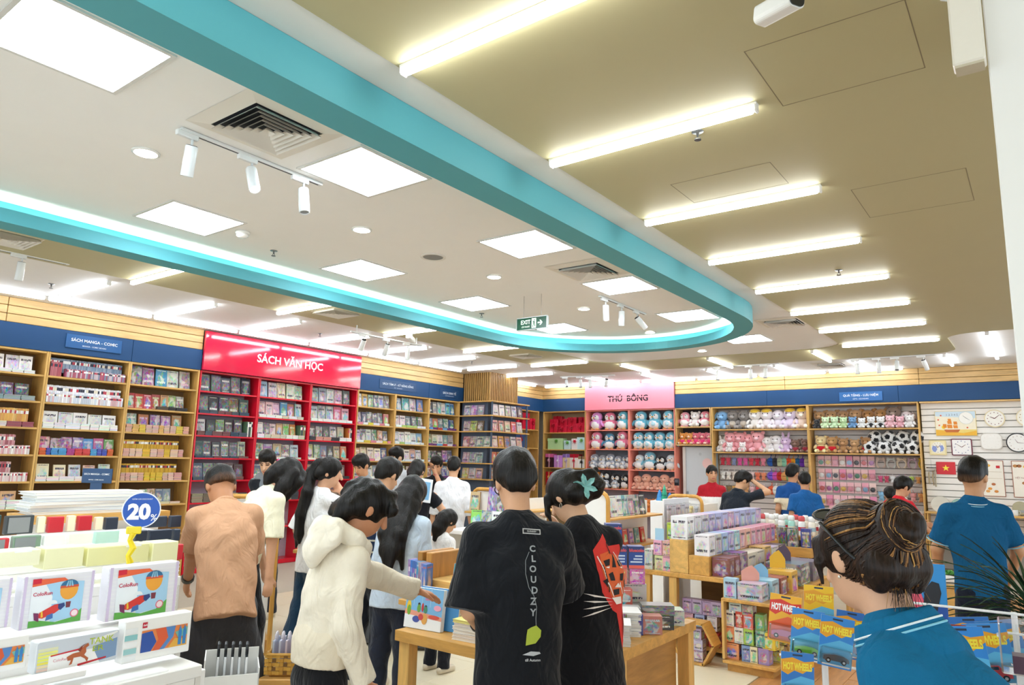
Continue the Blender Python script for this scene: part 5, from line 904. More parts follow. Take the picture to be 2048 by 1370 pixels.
for k, (x, y, z, w, d, h, c, lab) in enumerate([(-1.86, 3.52, Z0, .20, .10, .06, '#9a9c9e', 'grey'), (-1.86, 3.52, Z0+.062, .18, .10, .05, '#b9babc', 'pale grey'), (-1.74, 3.66, Z0, .18, .11, .07, '#34363a', 'black'), (-1.73, 3.66, Z0+.072, .17, .10, .05, '#55575a', 'dark grey'), (-1.72, 3.80, Z0, .14, .11, .08, '#c9c6c2', 'silver'), (-1.90, 3.40, Z0, .10, .08, .07, '#e8b84a', 'yellow'), (-1.80, 3.36, Z0, .08, .05, .11, '#3a3c40', 'upright black'), (-1.75, 3.45, Z0, .07, .05, .10, '#2f4a9a', 'upright blue'), (-1.70, 3.53, Z0, .10, .08, .09, '#c87a6a', 'red striped')]): pbox((x, y, z+.001), (w, d, h), c, '%s box among the stationery boxes on the table' % lab, R_(35), 'stationery boxes on the table')
stack('white_notebook', 'white notebook piled at the right table edge', (-1.79, 3.22, Z0), 7, .22, .17, .014, ['#f2f1f0', '#eceae8', '#f6f5f4'], .5, .008, group='white notebooks at the table edge'); stack('white_notebook', 'white notebook piled behind the woman with tiger print', (-1.83, 3.42, Z0), 9, .20, .16, .013, ['#f4f3f2', '#eeedeb'], .6, .008, group='white notebooks at the table edge')
artbox('sticker_box', 'white box with yellow mascot-free blot on front', (-1.98, 3.30, Z0), (.07, .03, .12), '#e4e6e8', R_(35), lambda m, P, w, h: m.flat(circ(w*.2, -h*.1, w*.55, 12), P, lin('#f0d23a'), .0005))['label'] = 'white box with a yellow blot beside the white notebooks'
# --- blind-box table, stepped rows running away from the camera
t = thing('display_table', 'pine table with stepped rows of small collectible boxes', 'table', (-2.55, 7.0, 0)); ZT = .66
MB().box((0, 0, ZT-.02), (.78, 2.1, .04), PINE, ch=.004).build('table_top', 'wood_y', t)
for x, y in ((-.37, -1.0), (-.12, -1.0), (.36, -1.0), (-.37, 1.0), (.36, 1.0)): MB().box((x, y, (ZT-.04)/2), (.07, .06, ZT-.04), PINEL, ch=.004).build('leg', 'wood_z', t)
MB().box((-.0, .2, .32), (.7, .03, .6), lin('#8a6a3c')).build('back_panel', 'wood_x', t); MB().box((0, -.3, .06), (.72, 1.3, .03), PINE).build('lower_shelf', 'wood_y', t)
rs = thing('box_riser', 'stepped pine riser under the rows of collectible boxes', 'display riser', (-2.6, 7.0, ZT)); MB().box((-.005, 0, .14), (.17, 2.08, .28), PINEL, ch=.004).build('upper_step', 'wood_y', rs); MB().box((.175, 0, .08), (.18, 2.08, .16), PINE, ch=.004).build('lower_step', 'wood_y', rs)
RB_ = R_(90)
c1 = ['#f0f0f4', '#d8d6dc', '#d2cfd6']+['#a9b4e0']*9
for k in range(12): pbox((-2.6, 6.04+.168*k, .942), (.155, .15, .195), c1[k], '%s collectible box, %s in the top row' % (cname(srgb(c1[k])), ordw(k)), RB_, 'collectible boxes, top row', 'collectible_box')
c2 = ['#f2eef4', '#d9d4dc', '#a9c2ec', '#a9c2ec', '#a6bfe8', '#e8b0a8', '#e9b2a4', '#e6a8b4', '#e8a0b0', '#e89ab0', '#e690aa', '#e48aa6']
for k in range(12): pbox((-2.4, 6.04+.155*k, .822), (.14, .13, .17), c2[k], '%s collectible box, %s in the middle row' % (cname(srgb(c2[k])), ordw(k)), RB_, 'collectible boxes, middle row', 'collectible_box')
c3 = [('#8a4f44', .13), ('#8c5045', .13), ('#7c453c', .2), ('#e6dcc8', .24), ('#e0d6c6', .24), ('#d8b25a', .2), ('#eadfe4', .24), ('#4a3c4c', .22)]; y = 6.0
for k, (c, w) in enumerate(c3): pbox((-2.25, y+w/2, ZT+.001), (w-.008, .15, .155+.02*(k % 3 == 2)), c, '%s collectible box, %s in the lowest row' % (cname(srgb(c)), ordw(k)), RB_, 'collectible boxes, lowest row', 'collectible_box'); y += w
for k, (x, z, c) in enumerate([(-2.90, ZT, '#f0dcd8'), (-2.80, ZT, '#d8e0a8'), (-2.725, ZT, '#f0a8c4'), (-2.81, ZT+.13, '#f2b0cc'), (-2.725, ZT+.13, '#f0a6c6')]): pbox((x, 6.02, z+.001), (.078, .09, .125 if k else .17), c, '%s little box left of the riser, %s' % (cname(srgb(c)), ['at far left', 'lower middle', 'lower right', 'upper middle', 'upper right'][k]), 0, 'little boxes left of the riser', 'collectible_box')
pbox((-2.715, 6.05, ZT+.27), (.05, .05, .14), '#b8cc30', 'lime green box standing on the riser edge', 0, None, 'collectible_box'); t = thing('card_stand', 'pale blue price card standing on pink boxes', 'price card', (-2.80, 6.0, ZT+.257)); MB().box((0, 0, .05), (.085, .004, .1), lin('#a8d2ea')).build('card', 'paper', t)
for k, (x, z, c) in enumerate([(-2.58, .06, '#f0ecee'), (-2.46, .06, '#d8252e'), (-2.35, .06, '#d02a34'), (-2.57, .19, '#d8a0b8'), (-2.47, .19, '#a8b0e0'), (-2.36, .19, '#e8e0e4'), (-2.58, .31, '#b49ac8'), (-2.49, .31, '#b8a0cc'), (-2.40, .31, '#b49cc6'), (-2.32, .31, '#c0a6cc')]): pbox((x, 6.1, z+.016), (.085, .08, .115), c, '%s small box inside the table, %s' % (cname(srgb(c)), ['bottom left', 'bottom middle', 'bottom right', 'middle left', 'in the middle', 'middle right', 'top, first', 'top, second', 'top, third', 'top, fourth'][k]), 0, 'small boxes inside the display table', 'collectible_box')
# cubby in front on the right
def cubby(label, x0, x1, y0, y1, z):
    t = thing('display_cubby', label, 'display cubby', ((x0+x1)/2, (y0+y1)/2, 0)); W, L = x1-x0, y1-y0
    MB().box((0, 0, z-.012), (W, L, .024), PINE, ch=.003).build('top_board', 'wood_y', t); MB().box((0, 0, .072), (W, L, .024), PINE, ch=.003).build('bottom_board', 'wood_y', t); MB().box((0, 0, .03), (W-.06, L-.06, .06), lin('#c28f48')).build('plinth', 'wood_y', t)
    MB().box((-W/2+.01, 0, z/2+.035), (.02, L, z-.11), PINEL, ch=.002).build('side_panel', 'wood_z', t); MB().box((W/2-.01, L/2-.16, z/2+.035), (.02, .3, z-.11), PINEL, ch=.002).build('side_panel', 'wood_z', t); MB().box((0, L/2-.35, z/2+.035), (W-.04, .02, z-.11), lin('#c99a54')).build('back_panel', 'wood_x', t)
cubby('low pine cubby packed with yellow and green boxes', -2.15, -1.74, 5.72, 6.62, .545); cubby('second low pine cubby behind the first', -2.15, -1.74, 6.66, 7.5, .56)
cb = [(-2.10, .084, '#e8954a', .13), (-1.985, .084, '#7a9ac8', .07), (-1.92, .084, '#efe0b8', .06), (-1.845, .084, '#9a86c0', .085), (-2.11, .21, '#ea7a4a', .075), (-2.035, .21, '#f0e4e0', .075), (-1.955, .21, '#a8c83c', .08), (-1.87, .21, '#5aa848', .075), (-1.80, .20, '#eac41e', .10), (-2.10, .33, '#ece6e0', .07), (-2.03, .33, '#c83a2e', .06), (-1.955, .325, '#e0604a', .08), (-2.06, .435, '#bcd6d8', .10), (-1.96, .43, '#8ac0a0', .09), (-1.87, .33, '#7aa050', .07)]
for k, (x, z, c, w) in enumerate(cb): pbox((x, 5.82, z+.001), (w-.004, .09, .118 if z < .4 else .075), c, '%s small box in the low cubby, %s row up, %s' % (cname(srgb(c)), ['first', 'second', 'third', 'fourth'][0 if z < .15 else 1 if z < .25 else 2 if z < .4 else 3], ['far left', 'left', 'middle', 'right', 'far left', 'left', 'middle', 'right', 'far right', 'far left', 'left', 'middle', 'left', 'middle', 'right'][k]), rnd.uniform(-.1, .1), 'small boxes in the low cubby', 'collectible_box')
for k in range(4): pbox((-1.80, 5.95+.11*k, .20 if k % 2 else .084), (.09, .09, .115), '#e6c81c', 'yellow box along the open cubby side, %s from the front' % ordw(k), RB_, 'yellow boxes along the cubby side', 'collectible_box')
for k, (x, y, w, d, h, c, l) in enumerate([(-2.09, 5.80, .10, .08, .15, '#a6d4ea', 'pale blue'), (-1.93, 5.83, .19, .16, .13, '#f0b8b4', 'pink'), (-1.90, 6.02, .18, .18, .14, '#9cc8dc', 'sky blue'), (-1.88, 6.22, .18, .16, .14, '#9a4a38', 'brown'), (-1.87, 6.42, .18, .2, .17, '#e6b82e', 'yellow'), (-1.93, 6.8, .30, .3, .18, '#4c3f58', 'dark purple'), (-1.90, 7.15, .25, .25, .17, '#6a6070', 'grey purple')]): pbox((x, y, (.546 if y < 6.64 else .561)), (w, d, h), c, '%s display carton on top of the low cubbies' % l, RB_ if k > 1 else 0, 'display cartons on the cubbies', 'display_carton')
for k, (x, y, z, c, w, h) in enumerate([(-1.97, 5.90, .676, '#e8a898', .14, .12), (-1.95, 6.08, .688, '#8ab8d8', .13, .11), (-1.93, 6.5, .718, '#e6b83a', .13, .15), (-1.98, 6.85, .742, '#5c4a5e', .13, .14)]): o = thing('carton_header', '%s shaped header card above a display carton' % cname(srgb(c)), 'header card', (x, y, z), R_(30)); MB().prism([(-w/2, 0), (w/2, 0), (w/2, h*.5), (w*.3, h*.8), (w*.1, h), (-w*.2, h*.85), (-w/2, h*.6)], -.002, .002, lin(c), Matrix.Rotation(R_(90), 4, 'X')).build('card', 'cover' if False else 'paper', o)
hx = thing('hexagon_shelf', 'hexagonal pine shelf standing on the floor', 'hexagon shelf', (-2.40, 5.80, .165)); pts = [(.185*math.cos(R_(60*k)), .185*math.sin(R_(60*k))) for k in range(7)]
for k in range(6):
    a, b = Vector((pts[k][0], 0, pts[k][1])), Vector((pts[k+1][0], 0, pts[k+1][1])); c = (a+b)/2*.955; an = math.atan2((b-a).z, (b-a).x); MB().box((0, 0, 0), (.185, .16, .016), PINE, Matrix.Rotation(-an, 3, 'Y')).build('panel', 'wood_y', hx, tuple(c))
for k, (x, z, c) in enumerate([(-2.445, .022, '#d8ccd0'), (-2.36, .022, '#b4a8cc'), (-2.455, .108, '#d4d84a'), (-2.36, .108, '#b8b0d0'), (-2.44, .192, '#b8a4c4'), (-2.37, .192, '#b49cc4')]): pbox((x, 5.79, z+.001), (.075, .08, .082), c, '%s little box inside the hexagon, %s' % (cname(srgb(c)), ['bottom left', 'bottom right', 'middle left', 'middle right', 'top left', 'top right'][k]), 0, 'little boxes inside the hexagon', 'collectible_box')
# --- bottles and tumblers on a back table
t = thing('bottle_table', 'pine table of drinking bottles behind the box rows', 'table', (-2.25, 8.45, 0)); MB().box((0, 0, .84), (1.2, .8, .04), PINE, ch=.004).build('table_top', 'wood_x', t)
for x in (-.55, .55):
    for y in (-.35, .35): MB().box((x, y, .41), (.06, .06, .82), PINEL).build('leg', 'wood_z', t)
BO = MB().lathe([(.0001, 0), (.036, 0), (.038, .01), (.038, .13), (.030, .15), (.0001, .15)], WHITE, 18).mesh('flask', 'gloss', True); BC = MB().lathe([(.031, .15), (.034, .155), (.034, .19), (.024, .205), (.0001, .205)], WHITE, 18).mesh('cap', 'gloss', True); BN = MB().lathe([(.0385, .05), (.0387, .05), (.0387, .09), (.0385, .09)], WHITE, 18, cap=False).mesh('label_band', 'satin')
for k in range(22):
    r, i = divmod(k, 11); x, y = -2.78+.105*i, 8.15+.16*r; c, cc_ = [('#f2f0ee', '#eceaea'), ('#a8dcd0', '#e8f0ee'), ('#eef0f0', '#d8585c'), ('#f0e8da', '#f2f2f0'), ('#f4f0ee', '#e83a72'), ('#f2ece8', '#f0902e')][(4 if i > 8 and r == 0 else 5 if i > 8 else (i+r) % 4)]
    o = thing('drinking_bottle', '%s bottle with %s cap on the bottle table, %s row, %s from left' % (cname(srgb(c)), cname(srgb(cc_)), ('front', 'back')[r], ordw(i)), 'bottle', (x, y, .861+.0*r), 0, 'drinking bottles'); inst(BO, 'flask', o, col=lin(c)); inst(BC, 'cap', o, col=lin(cc_)); inst(BN, 'label_band', o, col=lin(['#c83a4a', '#9ab8c8', '#e8d8c0'][k % 3]))
for k, (x, y, c) in enumerate([(-2.30, 7.98, '#2c2a34'), (-2.19, 7.98, '#33303c'), (-2.06, 8.0, '#2a3f94')]): pbox((x, y-.03, ZT+.1), (.10, .06, .19), c, '%s game box standing before the bottles, %s' % (cname(srgb(c)), ['left', 'middle', 'right'][k]), 0, None, 'game_box')
sb_ = thing('box_block', 'pine block under the dark game boxes', 'display block', (-2.18, 7.96, ZT)); MB().box((0, 0, .049), (.36, .1, .098), PINE, ch=.003).build('block', 'wood_x', sb_)
# --- gondolas with arched ends
def gondola(label, x, y, L, z, W=.42, rz=0):
    t = thing('arched_gondola', label, 'display gondola', (x, y, 0), rz); MB().box((0, .03, z/2), (W-.06, .03, z-.05), lin('#f1efec'), ch=.003).build('end_panel', 'satin', t)
    pts = [(-W/2, 0, .05), (-W/2, 0, z-.08)]+[(-W/2+.08-.08*math.cos(R_(a)), 0, z-.08+.08*math.sin(R_(a))) for a in (20, 45, 70, 90)]+[(W/2-.08+.08*math.sin(R_(a)), 0, z-.08+.08*math.cos(R_(a))) for a in (0, 20, 45, 70)]+[(W/2, 0, z-.08), (W/2, 0, .05)]
    MB().tube(pts, .019, lin('#d29a45'), 8).build('arch_frame', 'wood_z', t); MB().box((0, .06+L/2, .06), (W, L+.06, .12), PINE).build('base', 'wood_y', t); MB().box((0, .06+L/2, z/2-.05), (.03, L, z-.12), lin('#ecebe8')).build('spine_panel', 'satin', t)
    for zz in (z-.24, z-.5, z-.75):
        for q in (-1, 1): MB().box((q*W*.25, .06+L/2, zz), (W*.42, L, .018), PINE, ch=.002).build('shelf_board', 'wood_y', t)
    return t
def ledge(t, z, w=.40): MB().box((0, -.05, z-.01), (w, .11, .02), PINE, ch=.002).build('end_shelf', 'wood_x', t)
gondola('arched white gondola with notebooks behind the woman with tiger print', -3.28, 5.55, 1.1, 1.33); g_ = gondola('arched white gondola with hanging keyrings before the door', -3.25, 7.62, .9, 1.24, .40); MB().box((0, -.03, 1.155), (.36, .012, .012), lin('#d8dade')).build('hook_bar', 'metal', g_); MB().box((0, 0, 1.155), (.02, .06, .012), lin('#d8dade')).build('bar_bracket', 'metal', g_); g_ = gondola('arched white gondola beyond the man in black', -4.7, 5.95, 1.0, 1.28, .44); ledge(g_, 1.05, .5); ledge(g_, .845, .5); gondola('arched white gondola beside the manga shelves', -4.66, 2.2, .5, 1.30, .30, R_(68)); gondola('arched white gondola behind the man in peach', -5.2, 3.45, .5, 1.25, .46, R_(60))
nb = [('#8a2236', 0), ('#f0eeec', 1), ('#f2efee', 2), ('#6ab89a', 3), ('#9ad0b8', 4), ('#1f2022', 5), ('#2a2a2c', 6)]
for c, k in nb: book((-3.17, 5.72+.115*k, 1.10), .13, .19, .02, c, R_(90), '%s notebook on the top gondola shelf, %s from left' % (cname(srgb(c)), ordw(k)), group='notebooks on the gondola', name='notebook')
for k, c in enumerate(['#5c6470', '#e6e2b8', '#eceaf0', '#d83a2e', '#e8a030', '#3a6ab0', '#d8202e']): book((-3.17, 5.70+.12*k, .84), .085, .14, .015, c, R_(90), '%s small book on the second gondola shelf, %s from left' % (cname(srgb(c)), ordw(k)), group='notebooks on the gondola', name='small_book')
stack('white_magazine', 'white magazine piled on the lower gondola shelf', (-3.12, 5.95, .592), 6, .16, .22, .016, ['#f2f2f2', '#eaeaee', '#f0d8dc'], 0, group='white magazines'); stack('white_magazine', 'white magazine in the second gondola pile', (-3.12, 6.25, .592), 6, .16, .22, .016, ['#f2f2f2', '#e6e8ee'], 0, group='white magazines')
for k in range(10):
    r, i = divmod(k, 5); card_c = ['#d8d4e4', '#cfd2da', '#e2ccd4', '#c8ccd8', '#dcdce4'][i]; pbox((-3.03+.0*r, 6.72+.11*i, 1.02-.2*r), (.09, .01, .16), card_c, 'hanging %s stationery pack on the rack, %s row, %s from left' % (cname(srgb(card_c)), ('upper', 'lower')[r], ordw(i)), R_(90), 'hanging stationery packs', 'stationery_pack', 'stationery pack')
rk = thing('wire_rack', 'white panel rack with hanging stationery packs', 'rack', (-3.08, 7.0, 0)); MB().box((0, 0, .62), (.02, .62, 1.24), lin('#eeeff2'), ch=.003).build('panel', 'satin', rk); MB().box((0, 0, .02), (.3, .62, .04), lin('#dcdde0')).build('base', 'satin', rk)
for r in range(2):
    for q in range(5): MB().tube([(.01, -.28+.11*q, 1.19-.2*r), (.09, -.28+.11*q, 1.19-.2*r)], .003, lin('#c8cace'), 5).build('hook', 'metal', rk)
tr = thing('glass_trees', 'blue and green glass tree ornaments on the gondola end', 'ornament', (-3.62, 7.9, 1.16))
for k, (x, c, h) in enumerate([(-.06, '#3a8ad0', .13), (.0, '#2a9a78', .19), (.07, '#3a78c0', .10), (.13, '#244a94', .08)]): MB().lathe([(.0001, 0), (.045, 0), (.03, h*.35), (.036, h*.36), (.018, h*.7), (.022, h*.71), (.0001, h)], lin(c), 10).build('tree', 'shiny', tr, (x, 0, 0))
pd = thing('ornament_plinth', 'white plinth under the glass ornaments', 'plinth', (-3.58, 7.92, 0)); MB().box((0, 0, .58), (.4, .14, 1.155), lin('#efeff0'), ch=.004).build('block', 'satin', pd)
for k in range(6): hang(KC, 'plush_keychain', 0, 0, .05, ['#d8d8dc', '#e88a3a', '#3a3a3e', '#d89ab0', '#e8d8a0', '#c0c4cc'][k], '%s plush keyring on the arched gondola end, %s from left' % (cname(srgb(['#d8d8dc', '#e88a3a', '#3a3a3e', '#d89ab0', '#e8d8a0', '#c0c4cc'][k])), ordw(k)), 'keyrings on the gondola end'); bpy.context.view_layer.update() if False else None; COL.objects[-1].location = (-3.40+.06*k, 7.58, 1.115)
def postsign(label, p, txt, sub, w=.24, col='#163f68', rz=0):
    t = thing('post_sign', label, 'sign', p, rz); MB().box((0, .004, .13), (w, .008, .09), lin(col), ch=.002).build('panel', 'satin', t); MB().box((0, .004, .04), (.07, .008, .10), lin(col)).build('post', 'satin', t); P = ((0, -.0005, .13), (1, 0, 0), (0, 0, 1))
    for k, (b, ww, o) in enumerate(((txt, w*.85, (0, .012)), (sub, w*.5, (0, -.024)))): m = MB(); letter(m, b, P, w=ww, col=lin('#f2f5f8'), bold=.006, off=o); m.build(('lettering', 'small_lettering')[k], 'paint', t)
postsign('navy post sign reading SÁCH MANGA - COMIC', (-4.75, 2.06, 1.30), 'SÁCH MANGA - COMIC', 'MANGA - COMIC BOOKS', .19, rz=R_(35)); postsign('dark post sign above the gondola beyond the man in black', (-4.7, 6.3, 1.171), 'SÁCH THIẾU NHI', 'CHILDREN BOOKS', .2, '#1d2838', R_(20)); postsign('navy post sign above the notebook gondola', (-3.42, 5.58, 1.28), 'SỔ TAY', 'NOTEBOOKS', .17, rz=R_(15))
gb = [(-4.86, '#c9a878', .2), (-4.74, '#d8c23a', .2), (-4.62, '#b87a6a', .26), (-4.50, '#3a3236', .17)]
for k, (x, c, h) in enumerate(gb): book((x, 5.90, 1.051-.205*(k == 1)), .11, h, .02, c, R_(12), '%s book at the gondola end beyond the man in black, %s from left' % (cname(srgb(c)), ordw(k)), group='books at the far gondola end')
for k, c in enumerate(['#8fd048', '#5c7a70', '#e8f0ea', '#d8e8f0']): book((-4.5+.13*k, 5.5, .93), .12, .17, .02, c, R_(15), '%s book on the display before the far gondola, %s from left' % (cname(srgb(c)), ordw(k)), group='books before the far gondola')
t = thing('low_table', 'white table before the far gondola with stacked books', 'table', (-4.3, 5.5, 0)); MB().box((0, 0, .90), (.8, .5, .04), lin('#eceae6'), ch=.004).build('table_top', 'satin', t)
for x in (-.36, .36): MB().box((x, 0, .44), (.04, .44, .88), lin('#e2dfda')).build('side_panel', 'satin', t)
# --- behind the two women: grey cabinet, book piles; basket on a stool
t = thing('drawer_cabinet', 'dark grey cabinet with book piles beside the woman in white', 'cabinet', (-4.95, 4.6, 0), R_(20)); MB().box((0, 0, .37), (1.3, .5, .70), lin('#474b52'), ch=.004).build('body', 'satin', t); MB().box((0, 0, .735), (1.34, .54, .03), PINE, ch=.004).build('top_board', 'wood_x', t)
for k in range(3): MB().box((-.42+.42*k, -.255, .37), (.40, .012, .62), lin('#50555c'), ch=.003).build('door', 'satin', t); MB().box((-.27+.42*k, -.27, .5), (.012, .02, .08), lin('#b0b4b8')).build('handle', 'metal', t)
for k, (x, n) in enumerate(((-5.4, 8), (-5.1, 10), (-4.75, 9), (-4.5, 7))): stack('magazine', 'magazine on the dark cabinet, %s pile' % ordw(k), (x, 4.38+.28*k*.5, .751), n, .22, .28, .017, ['#e8e6e4', '#d8c4c8', '#c8ccd4', '#efe8e0', '#b8a8a8'], .4, .01, group='magazines on the dark cabinet')
bkst = at(604, 1275, 3.75); bz = .46
t = thing('wicker_basket', 'golden woven basket full of wrapped brushes', 'basket', (bkst[0], bkst[1], bz), R_(40)); BKW, BKD, BKH = .30, .20, .11
MB().box((0, 0, .006), (BKW-.03, BKD-.03, .012), lin('#b07a32')).build('bottom', 'matte', t)
wv = MB(); wv2 = MB()
for r in range(5):
    for s in range(52):
        u = s/52*2*(BKW+BKD); z = .014+r*.020; e = .003 if (s+r) % 2 else -.002
        if u < BKW: p, d, n = (-BKW/2+u, -BKD/2-e), (1, 0), 0
        elif u < BKW+BKD: p, d, n = (BKW/2+e, -BKD/2+u-BKW), (0, 1), 1
        elif u < 2*BKW+BKD: p, d, n = (BKW/2-(u-BKW-BKD), BKD/2+e), (1, 0), 0
        else: p, d, n = (-BKW/2-e, BKD/2-(u-2*BKW-BKD)), (0, 1), 1
        wv.box((p[0], p[1], z+.008), (.019, .005, .017) if n == 0 else (.005, .019, .017), lin(['#d9a848', '#c99436', '#7a5426'][(s*7+r*3) % 3 if (s+r) % 2 else 0]))
o = wv.build('woven_wall', 'satin', t); o['kind'] = 'stuff'
MB().tube([(-BKW/2, -BKD/2, BKH), (BKW/2, -BKD/2, BKH), (BKW/2, BKD/2, BKH), (-BKW/2, BKD/2, BKH), (-BKW/2, -BKD/2, BKH)], .008, lin('#c8963a'), 6).build('rim', 'satin', t)
for k in range(9): o = thing('wrapped_brush', 'clear-wrapped brush pack in the basket, %s from left' % ordw(k), 'brush pack', (bkst[0]-.10+.024*k, bkst[1]-.085+.022*k, bz+.05), R_(40), 'wrapped brushes'); MB().box((0, 0, .06), (.01, .12, .12), lin(['#c9d4ec', '#d8dcf0', '#e6d8e4'][k % 3]), ch=.003).build('pack', 'gloss', o); MB().ell((0, -.0, .125), (.007, .04, .03), lin('#e6e2ea'), 8, 6).build('brush_head', 'gloss', o)
t = thing('basket_stool', 'small pine stool under the woven basket', 'stool', (bkst[0], bkst[1], 0), R_(40)); MB().box((0, 0, bz-.016), (.36, .26, .03), PINE, ch=.004).build('seat', 'wood_x', t)
for x in (-.15, .15):
    for y in (-.10, .10): MB().box((x, y, (bz-.03)/2), (.03, .03, bz-.03), PINEL).build('leg', 'wood_z', t)
# open book and board held by readers
bo = thing('held_board', 'white board with blue and yellow print held up', 'board', at(849, 985, 7.35)-np.array([0, 0, .10]), R_(20)); MB().box((0, 0, .12), (.16, .012, .24), lin('#eef0f2'), Matrix.Rotation(.1, 3, 'Y'), ch=.004).build('board', 'satin', bo); MB().box((0, -.008, .12), (.12, .003, .18), lin('#7fb4dc'), Matrix.Rotation(.1, 3, 'Y')).build('print', 'paper', bo); MB().box((.0, -.0105, .10), (.06, .003, .06), lin('#ecc83a'), Matrix.Rotation(.1, 3, 'Y')).build('print_spot', 'paper', bo)
obk = thing('open_book', 'open pale book held by the smiling boy', 'book', at(722, 990, 7.65)-np.array([0, 0, .03]), R_(30)); MB().box((-.08, 0, 0), (.16, .2, .01), lin('#eef0e6'), Matrix.Rotation(.2, 3, 'Y')).build('left_page', 'paper', obk); MB().box((.08, 0, 0), (.16, .2, .01), lin('#e6efe2'), Matrix.Rotation(-.2, 3, 'Y')).build('right_page', 'paper', obk)
# pots by the assistant
t = thing('pot_cabinet', 'low oak cabinet with flower pots beside the assistant', 'cabinet', (-.78, 7.55, 0)); MB().box((0, 0, .30), (.5, .35, .56), OAKW, ch=.004).build('body', 'wood_x', t); MB().box((0, 0, .60), (.54, .38, .03), OAKL, ch=.004).build('top_board', 'wood_x', t)
for k, (x, y) in enumerate(((-.86, 7.42), (-.74, 7.40))):
    o = thing('flower_pot', 'white pot with %s on the oak cabinet' % ('green leaves and white flowers', 'small grey plant')[k], 'flower pot', (x, y, .616)); MB().lathe([(.0001, 0), (.035, 0), (.045, .075), (.041, .075), (.033, .01), (.0001, .01)], lin('#eceae6'), 18, cap=False).build('pot', 'gloss', o, smooth=True); MB().lathe([(.0001, .065), (.041, .065)], lin('#4a3a2a'), 14).build('soil', 'matte', o)
    m = MB()
    for q in range(26):
        a, r, z = rnd.uniform(0, 6.28), rnd.uniform(.01, .07-.03*k), .075+rnd.uniform(0, .08-.05*k); m.ell((r*math.cos(a), r*math.sin(a), z), (.02, .014, .005), lin(rnd.choice(['#4f9a3a', '#6ab04a', '#3f8a34'])), 7, 4, Euler((rnd.uniform(-1, 1), rnd.uniform(-1, 1), a)).to_matrix())
    lf = m.build('leaves', 'satin', o, smooth=True); lf['kind'] = 'stuff'
    if k == 0:
        for q in range(7): a = q*.9; MB().ell((.045*math.cos(a), .045*math.sin(a), .15+.012*(q % 3)), (.014, .014, .009), lin(['#f6f0ee', '#efc8d0'][q % 2]), 8, 5).build('flower', 'satin', o, smooth=True)
# ------------------------------------------------------------------ people: bodies as one continuous surface from a distance field
def surface_nets(D, org, h):
    S = D < 0; n = D.shape
    c = np.zeros([k-1 for k in n], np.int8)
    for a in (0, 1):
        for b in (0, 1):
            for d in (0, 1): c += S[a:n[0]-1+a, b:n[1]-1+b, d:n[2]-1+d]
    act = (c > 0) & (c < 8); ijk = np.argwhere(act)
    idx = -np.ones(act.shape, np.int64); idx[act] = np.arange(len(ijk))
    acc = np.zeros((len(ijk), 3)); cnt = np.zeros(len(ijk))
    for ax in range(3):
        o1, o2 = [q for q in range(3) if q != ax]
        for u in (0, 1):
            for v in (0, 1):
                a = np.zeros(3, int); a[o1] = u; a[o2] = v; b = a.copy(); b[ax] = 1
                pa, pb = ijk+a, ijk+b; da = D[pa[:, 0], pa[:, 1], pa[:, 2]]; db = D[pb[:, 0], pb[:, 1], pb[:, 2]]
                m = (da < 0) != (db < 0); t = np.where(m, da/np.where(m, da-db, 1), 0)
                acc += np.where(m[:, None], a+t[:, None]*(b-a), 0); cnt += m
    V = np.array(org)+h*(ijk+acc/cnt[:, None]); Q = []
    for ax in range(3):
        o1, o2 = [(1, 2), (2, 0), (0, 1)][ax]
        s0 = [slice(None)]*3; s1 = [slice(None)]*3; s0[ax] = slice(0, -1); s1[ax] = slice(1, None)
        ch = S[tuple(s0)] != S[tuple(s1)]; p = np.argwhere(ch)
        lim = np.array(act.shape); p = p[(p[:, o1] > 0) & (p[:, o2] > 0) & (p[:, o1] < lim[o1]) & (p[:, o2] < lim[o2])]
        e1 = np.zeros(3, int); e1[o1] = 1; e2 = np.zeros(3, int); e2[o2] = 1
        g = lambda q: idx[q[:, 0], q[:, 1], q[:, 2]]
        q = np.stack([g(p), g(p-e1), g(p-e1-e2), g(p-e2)], 1); neg = S[p[:, 0], p[:, 1], p[:, 2]]
        q[~neg] = q[~neg][:, ::-1]; Q.append(q)
    return V, np.concatenate(Q)
def v3(*a): return np.array(a, dtype=float)
